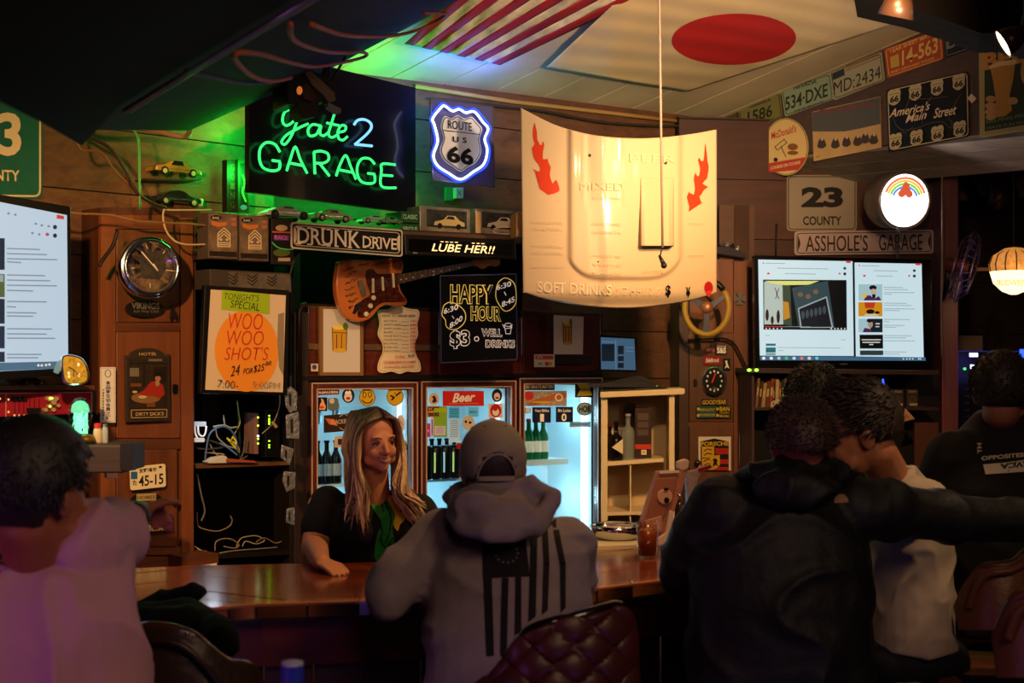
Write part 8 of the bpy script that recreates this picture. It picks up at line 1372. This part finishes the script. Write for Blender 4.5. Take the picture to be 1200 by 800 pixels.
short_hair(T, R_, 1.12, root, hair_mat('060404', '120c0a'), lo=-.062, front=.06, thick=.02, n=800, L=.013, seed=2, lean=(0, 0, -.35), stand=.15); legs(root, P(45, 860, 2.85), [P(20, 850, 3.25), P(85, 850, 3.25)], [V((-.98, 3.1, .3)), V((-.8, 3.1, .3))])
# ---------------------------------------------------------------- man in the black jacket
SK4 = skin_mat('7a4632'); Yj = 3.95; hc = P(940, 470, Yj)+V((0, 0, -.122)); R_ = Rz(176)@Rx(-8); root = person('short-haired man in a black hooded jacket with his arm around a friend', hc.x, 4.0)
b = B(); T = head_shape(b, hc, R_, 1.04, neck=P(935, 575, 4.0)); sL, eL, wL = P(838, 600, 4.0), P(802, 672, 4.1), V((.62, 4.82, ZB+.05)); sR, eR, wR = P(1005, 592, 4.0), P(1108, 606, 4.08), P(1205, 612, 4.2)
torso(b, [(P(915, 800, 3.98), .19, .13), (P(915, 680, 4.0), .19, .13), (P(918, 610, 4.0), .18, .11), (P(930, 575, 4.0), .07, .06)]); b.chain([sL, eL, wL], [.06, .045, .03]); b.chain([sR, eR, wR], [.06, .045, .03]); hand(b, wR, (.9, .2, -.2), (0, -.5, 1), 1, .3, 1); hand(b, wL, (.1, .9, -.15), (0, 0, 1), 1, .4, -1)
grow(b, 'body', SK4, root, .0085, 3)
JK = M('0c0b0c', .6, bump=.2, bscale=60); b = B(); torso(b, [(P(915, 850, 3.97), .27, .17), (P(915, 780, 3.97), .268, .17), (P(914, 700, 3.98), .26, .17), (P(914, 640, 4.0), .25, .165), (P(918, 600, 4.01), .22, .14), (P(925, 572, 4.02), .15, .1), (P(932, 562, 4.02), .08, .075)])
b.chain([sL+V((.02, 0, .0)), sL.lerp(eL, .5), eL, eL.lerp(wL, .8)], [.1, .092, .082, .055]); b.chain([sR+V((-.01, 0, -.005)), sR.lerp(eR, .5), eR, wR], [.095, .082, .076, .066]); b.ball(P(1045, 590, 4.0), .07)
o, tr = grow(b, 'jacket', JK, root, .01, 4, folds(.015, 6, (.8, 1, 1), 5, .3)); b = B(); b.chain([P(872, 562, 4.02), P(896, 552, 3.95), P(930, 549, 3.9), P(965, 550, 3.92), P(988, 557, 3.97), P(1004, 567, 4.02)], [.03, .036, .038, .038, .034, .028]); b.ball(P(935, 573, 3.88), (.12, .06, .06)); grow(b, 'hood', JK, root, .009, 4, folds(.016, 10, (1, 1, 1), 9, .2))
patch('logo_print', [(977.5, 589)]+[(986+8.5*math.cos(math.radians(a)), 588.5-10*math.sin(math.radians(a))) for a in range(180, -1, -15)], M('8a6a48', .7), tr, root, .004, 1); short_hair(T, R_, 1.04, root, hair_mat('1a100b', '4a3020'), lo=-.012, front=.06, thick=.012, n=700, L=.017, seed=6, lean=(0, -.1, .3), stand=.25); legs(root, P(915, 830, 3.98), [P(860, 820, 4.35), P(960, 820, 4.35)], [V((.65, 4.2, .3)), V((.9, 4.2, .3))])
# ---------------------------------------------------------------- young man in the grey tee
SK5 = skin_mat('a86a4c'); Yg = 4.32; hc = P(1011, 460, Yg)+V((0, 0, -.125)); R_ = Rz(-106)@Rx(14)@Ry(0); root = person('young man in a cream grey tee with swept dark hair, looking left', hc.x+.1, 4.4)
b = B(); T = head_shape(b, hc, R_, 1.12, neck=P(1043, 560, 4.42)); sN, eN = P(1080, 596, 4.36), P(1084, 690, 4.42)
torso(b, [(P(1066, 800, 4.45), .12, .12), (P(1068, 660, 4.47), .1, .1), (P(1056, 590, 4.45), .1, .12), (P(1046, 560, 4.44), .06, .06)]); b.chain([P(1062, 595, 4.6), P(1020, 660, 4.75), V((1.1, 5.05, ZB+.05))], [.055, .045, .03]); b.chain([sN, P(1064, 655, 4.66), P(1000, 690, 4.85)], [.055, .042, .03]); hand(b, V((1.1, 5.05, ZB+.05)), (-.5, .8, -.1), (0, 0, 1), 1, .4, 1); hand(b, P(1000, 690, 4.85), (-.5, .8, 0), (0, 0, 1), 1, .4, -1)
grow(b, 'body', SK5, root, .0065, 3); eyes(T, R_, 1.12, root); GT_ = M('a8937c', .9, bump=.08, bscale=180)
b = B(); torso(b, [(P(1073, 762, 4.44), .125, .14), (P(1073, 745, 4.44), .123, .14), (P(1072, 700, 4.44), .122, .14), (P(1068, 640, 4.45), .128, .15), (P(1062, 600, 4.46), .13, .15), (P(1052, 570, 4.46), .1, .12), (P(1043, 545, 4.44), .07, .075)]); b.chain([P(1070, 590, 4.36), P(1085, 610, 4.38)], [.085, .08]); b.chain([P(1050, 590, 4.58), P(1030, 630, 4.68)], [.08, .075]); b.ball(P(1085, 588, 4.42), .07)
grow(b, 'tee_shirt', GT_, root, .008, 4, folds(.012, 7, (1, 1, 1.2), 17, .2)); b = B(); b.tube([P(1043, 541, 4.44)+V((.072*math.cos(t), .07*math.sin(t), .028*math.cos(t)*-1)) for t in [2*math.pi*k_/24 for k_ in range(24)]], .008, 8, closed=True); b.obj('collar', GT_, root, smooth=True)
short_hair(T, R_, 1.12, root, hair_mat('0e0805', '3a2416'), lo=-.03, front=.062, thick=.011, n=620, L=.034, seed=8, lean=(0, -.9, .25), flare=.25); legs(root, P(1072, 775, 4.45), [P(1040, 790, 4.8), P(1090, 790, 4.85)], [V((1.2, 4.6, .3)), V((1.35, 4.65, .3))])
# ---------------------------------------------------------------- man at the far right
SK6 = skin_mat('8a5440'); Yr = 4.75; hc = P(1174, 416, Yr)+V((0, 0, -.125)); R_ = Rz(155); root = person('man in a black tee with a white block print at the right edge', hc.x, 4.8)
b = B(); T = head_shape(b, hc, R_, 1.1, neck=P(1172, 498, 4.86)); sL, sR = P(1106, 535, 4.8), P(1240, 535, 4.85)
torso(b, [(P(1172, 760, 4.8), .17, .12), (P(1172, 600, 4.8), .18, .12), (P(1172, 540, 4.84), .14, .07), (P(1172, 510, 4.86), .06, .05)]); b.chain([sL, P(1096, 620, 4.9), V((1.5, 5.2, 1.2))], [.06, .045, .03]); b.chain([sR, P(1262, 620, 4.9), P(1230, 650, 5.1)], [.06, .045, .03]); hand(b, V((1.5, 5.2, 1.2)), (0, .9, .0), (0, 0, 1), 1, .4, 1); hand(b, P(1230, 650, 5.1), (0, .9, 0), (0, 0, 1), 1, .4, -1); b.chain([P(1150, 760, 4.8), V((1.55, 4.8, .5)), V((1.55, 4.8, .09))], [.09, .06, .05]); b.chain([P(1195, 760, 4.8), V((1.72, 4.8, .5)), V((1.72, 4.8, .09))], [.09, .06, .05])
grow(b, 'body', SK6, root, .0085, 3); b = B(); torso(b, [(P(1172, 740, 4.8), .22, .15), (P(1172, 640, 4.8), .22, .15), (P(1172, 570, 4.8), .23, .15), (P(1172, 535, 4.82), .21, .12), (P(1172, 510, 4.8), .15, .11), (P(1173, 495, 4.82), .11, .095), (P(1174, 481, 4.82), .078, .078)]); b.chain([sL+V((.015, 0, 0)), P(1100, 590, 4.86)], [.085, .08]); b.chain([sR, P(1255, 590, 4.86)], [.085, .08])
o, tr = grow(b, 'tee_shirt', M('141114', .85), root, .01, 4, folds(.01, 6, (1, 1, 1), 31, .2)); PW = M('c8b8a8', .8)
patch('block_print', [(1152, 544), (1176, 542), (1205, 538), (1205, 552), (1178, 554), (1155, 555.5)], PW, tr, root, .003, 2); ptext('RVCA', (1206, 543), (1172, 546.5), 6.5, BLACK, tr, root, .04, rot=(0, 1)); ptext('TH', (1148, 531), (1147.5, 519), 5, PW, tr, root, .03, rot=(-1, 0)); ptext('OPPOSITES', (1150, 537), (1200, 532.5), 5, PW, tr, root)
short_hair(T, R_, 1.1, root, hair_mat('0a0705', '2e1c14'), lo=-.045, front=.055, thick=.012, n=700, L=.014, seed=9, lean=(0, 0, -.1), stand=.2); legs(root, P(1172, 755, 4.8), [V((1.56, 4.78, .5)), V((1.74, 4.78, .5))], [V((1.56, 4.8, 0)), V((1.74, 4.8, 0))])
# ---------------------------------------------------------------- dark haired person behind the bar end
Yd = 5.6; hc = P(955, 432, Yd)+V((0, 0, -.13)); R_ = Rz(170); root = person('dark figure with bushy black hair behind the black-jacketed man', hc.x, 5.6)
b = B(); T = head_shape(b, hc, R_, 1.05, neck=hc+V((0, .02, -.22))); torso(b, [(hc+V((0, 0, -.8)), .16, .11), (hc+V((0, 0, -.45)), .18, .12), (hc+V((0, 0, -.28)), .15, .1), (hc+V((0, 0, -.2)), .06, .06)]); b.chain([hc+V((-.19, 0, -.3)), hc+V((-.21, .1, -.55)), hc+V((-.12, .3, -.6))], [.055, .045, .03]); b.chain([hc+V((.19, 0, -.3)), hc+V((.21, .1, -.55)), hc+V((.12, .3, -.6))], [.055, .045, .03]); hand(b, hc+V((-.12, .3, -.6)), (0, 1, 0), (0, 0, 1)); hand(b, hc+V((.12, .3, -.6)), (0, 1, 0), (0, 0, 1)); b.chain([hc+V((-.08, 0, -.8)), V((hc.x-.09, 5.6, .5)), V((hc.x-.09, 5.6, .08))], [.09, .06, .05]); b.chain([hc+V((.08, 0, -.8)), V((hc.x+.09, 5.6, .5)), V((hc.x+.09, 5.6, .08))], [.09, .06, .05]); grow(b, 'body', SK4, root, .012, 3)
b = B(); torso(b, [(hc+V((0, 0, -.85)), .2, .14), (hc+V((0, 0, -.5)), .21, .14), (hc+V((0, 0, -.3)), .19, .12), (hc+V((0, 0, -.19)), .09, .08)]); b.chain([hc+V((-.18, 0, -.3)), hc+V((-.21, .1, -.55))], [.075, .065]); b.chain([hc+V((.18, 0, -.3)), hc+V((.21, .1, -.55))], [.075, .065]); grow(b, 'sweater', M('0c0a0c', .8), root, .012, 4, folds(.008, 6)); short_hair(T, R_, 1.05, root, hair_mat('050304', '0c0808'), lo=-.07, front=.03, thick=.028, n=600, L=.02, seed=12, lean=(0, 0, -.1), stand=.3); legs(root, hc+V((0, 0, -.82)), [V((hc.x-.09, 5.58, .5)), V((hc.x+.09, 5.58, .5))], [V((hc.x-.09, 5.6, 0)), V((hc.x+.09, 5.6, 0))])
# black jacket bundled on the edge of the bar beside the pink tee
b = B(); q = [(168, 712, 3.9), (190, 706, 3.95), (210, 702, 3.95), (228, 694, 3.95), (236, 692, 3.98)]; b.chain([P(*x) for x in q], [.03, .035, .04, .028, .02]); b.chain([P(170, 728, 3.8), P(210, 722, 3.85), P(245, 735, 3.75), P(258, 752, 3.6)], [.05, .055, .05, .05]); b.ball(P(205, 735, 3.75), (.15, .08, .06))
o, _ = grow(b, 'black_jacket', M('040404', .9, spec=.1), None, .01, 5, folds(.01, 9, (1, 1, 1), 2)); tag(o, 'crumpled black jacket bundled against the bar beside the pink tee', 'jacket')
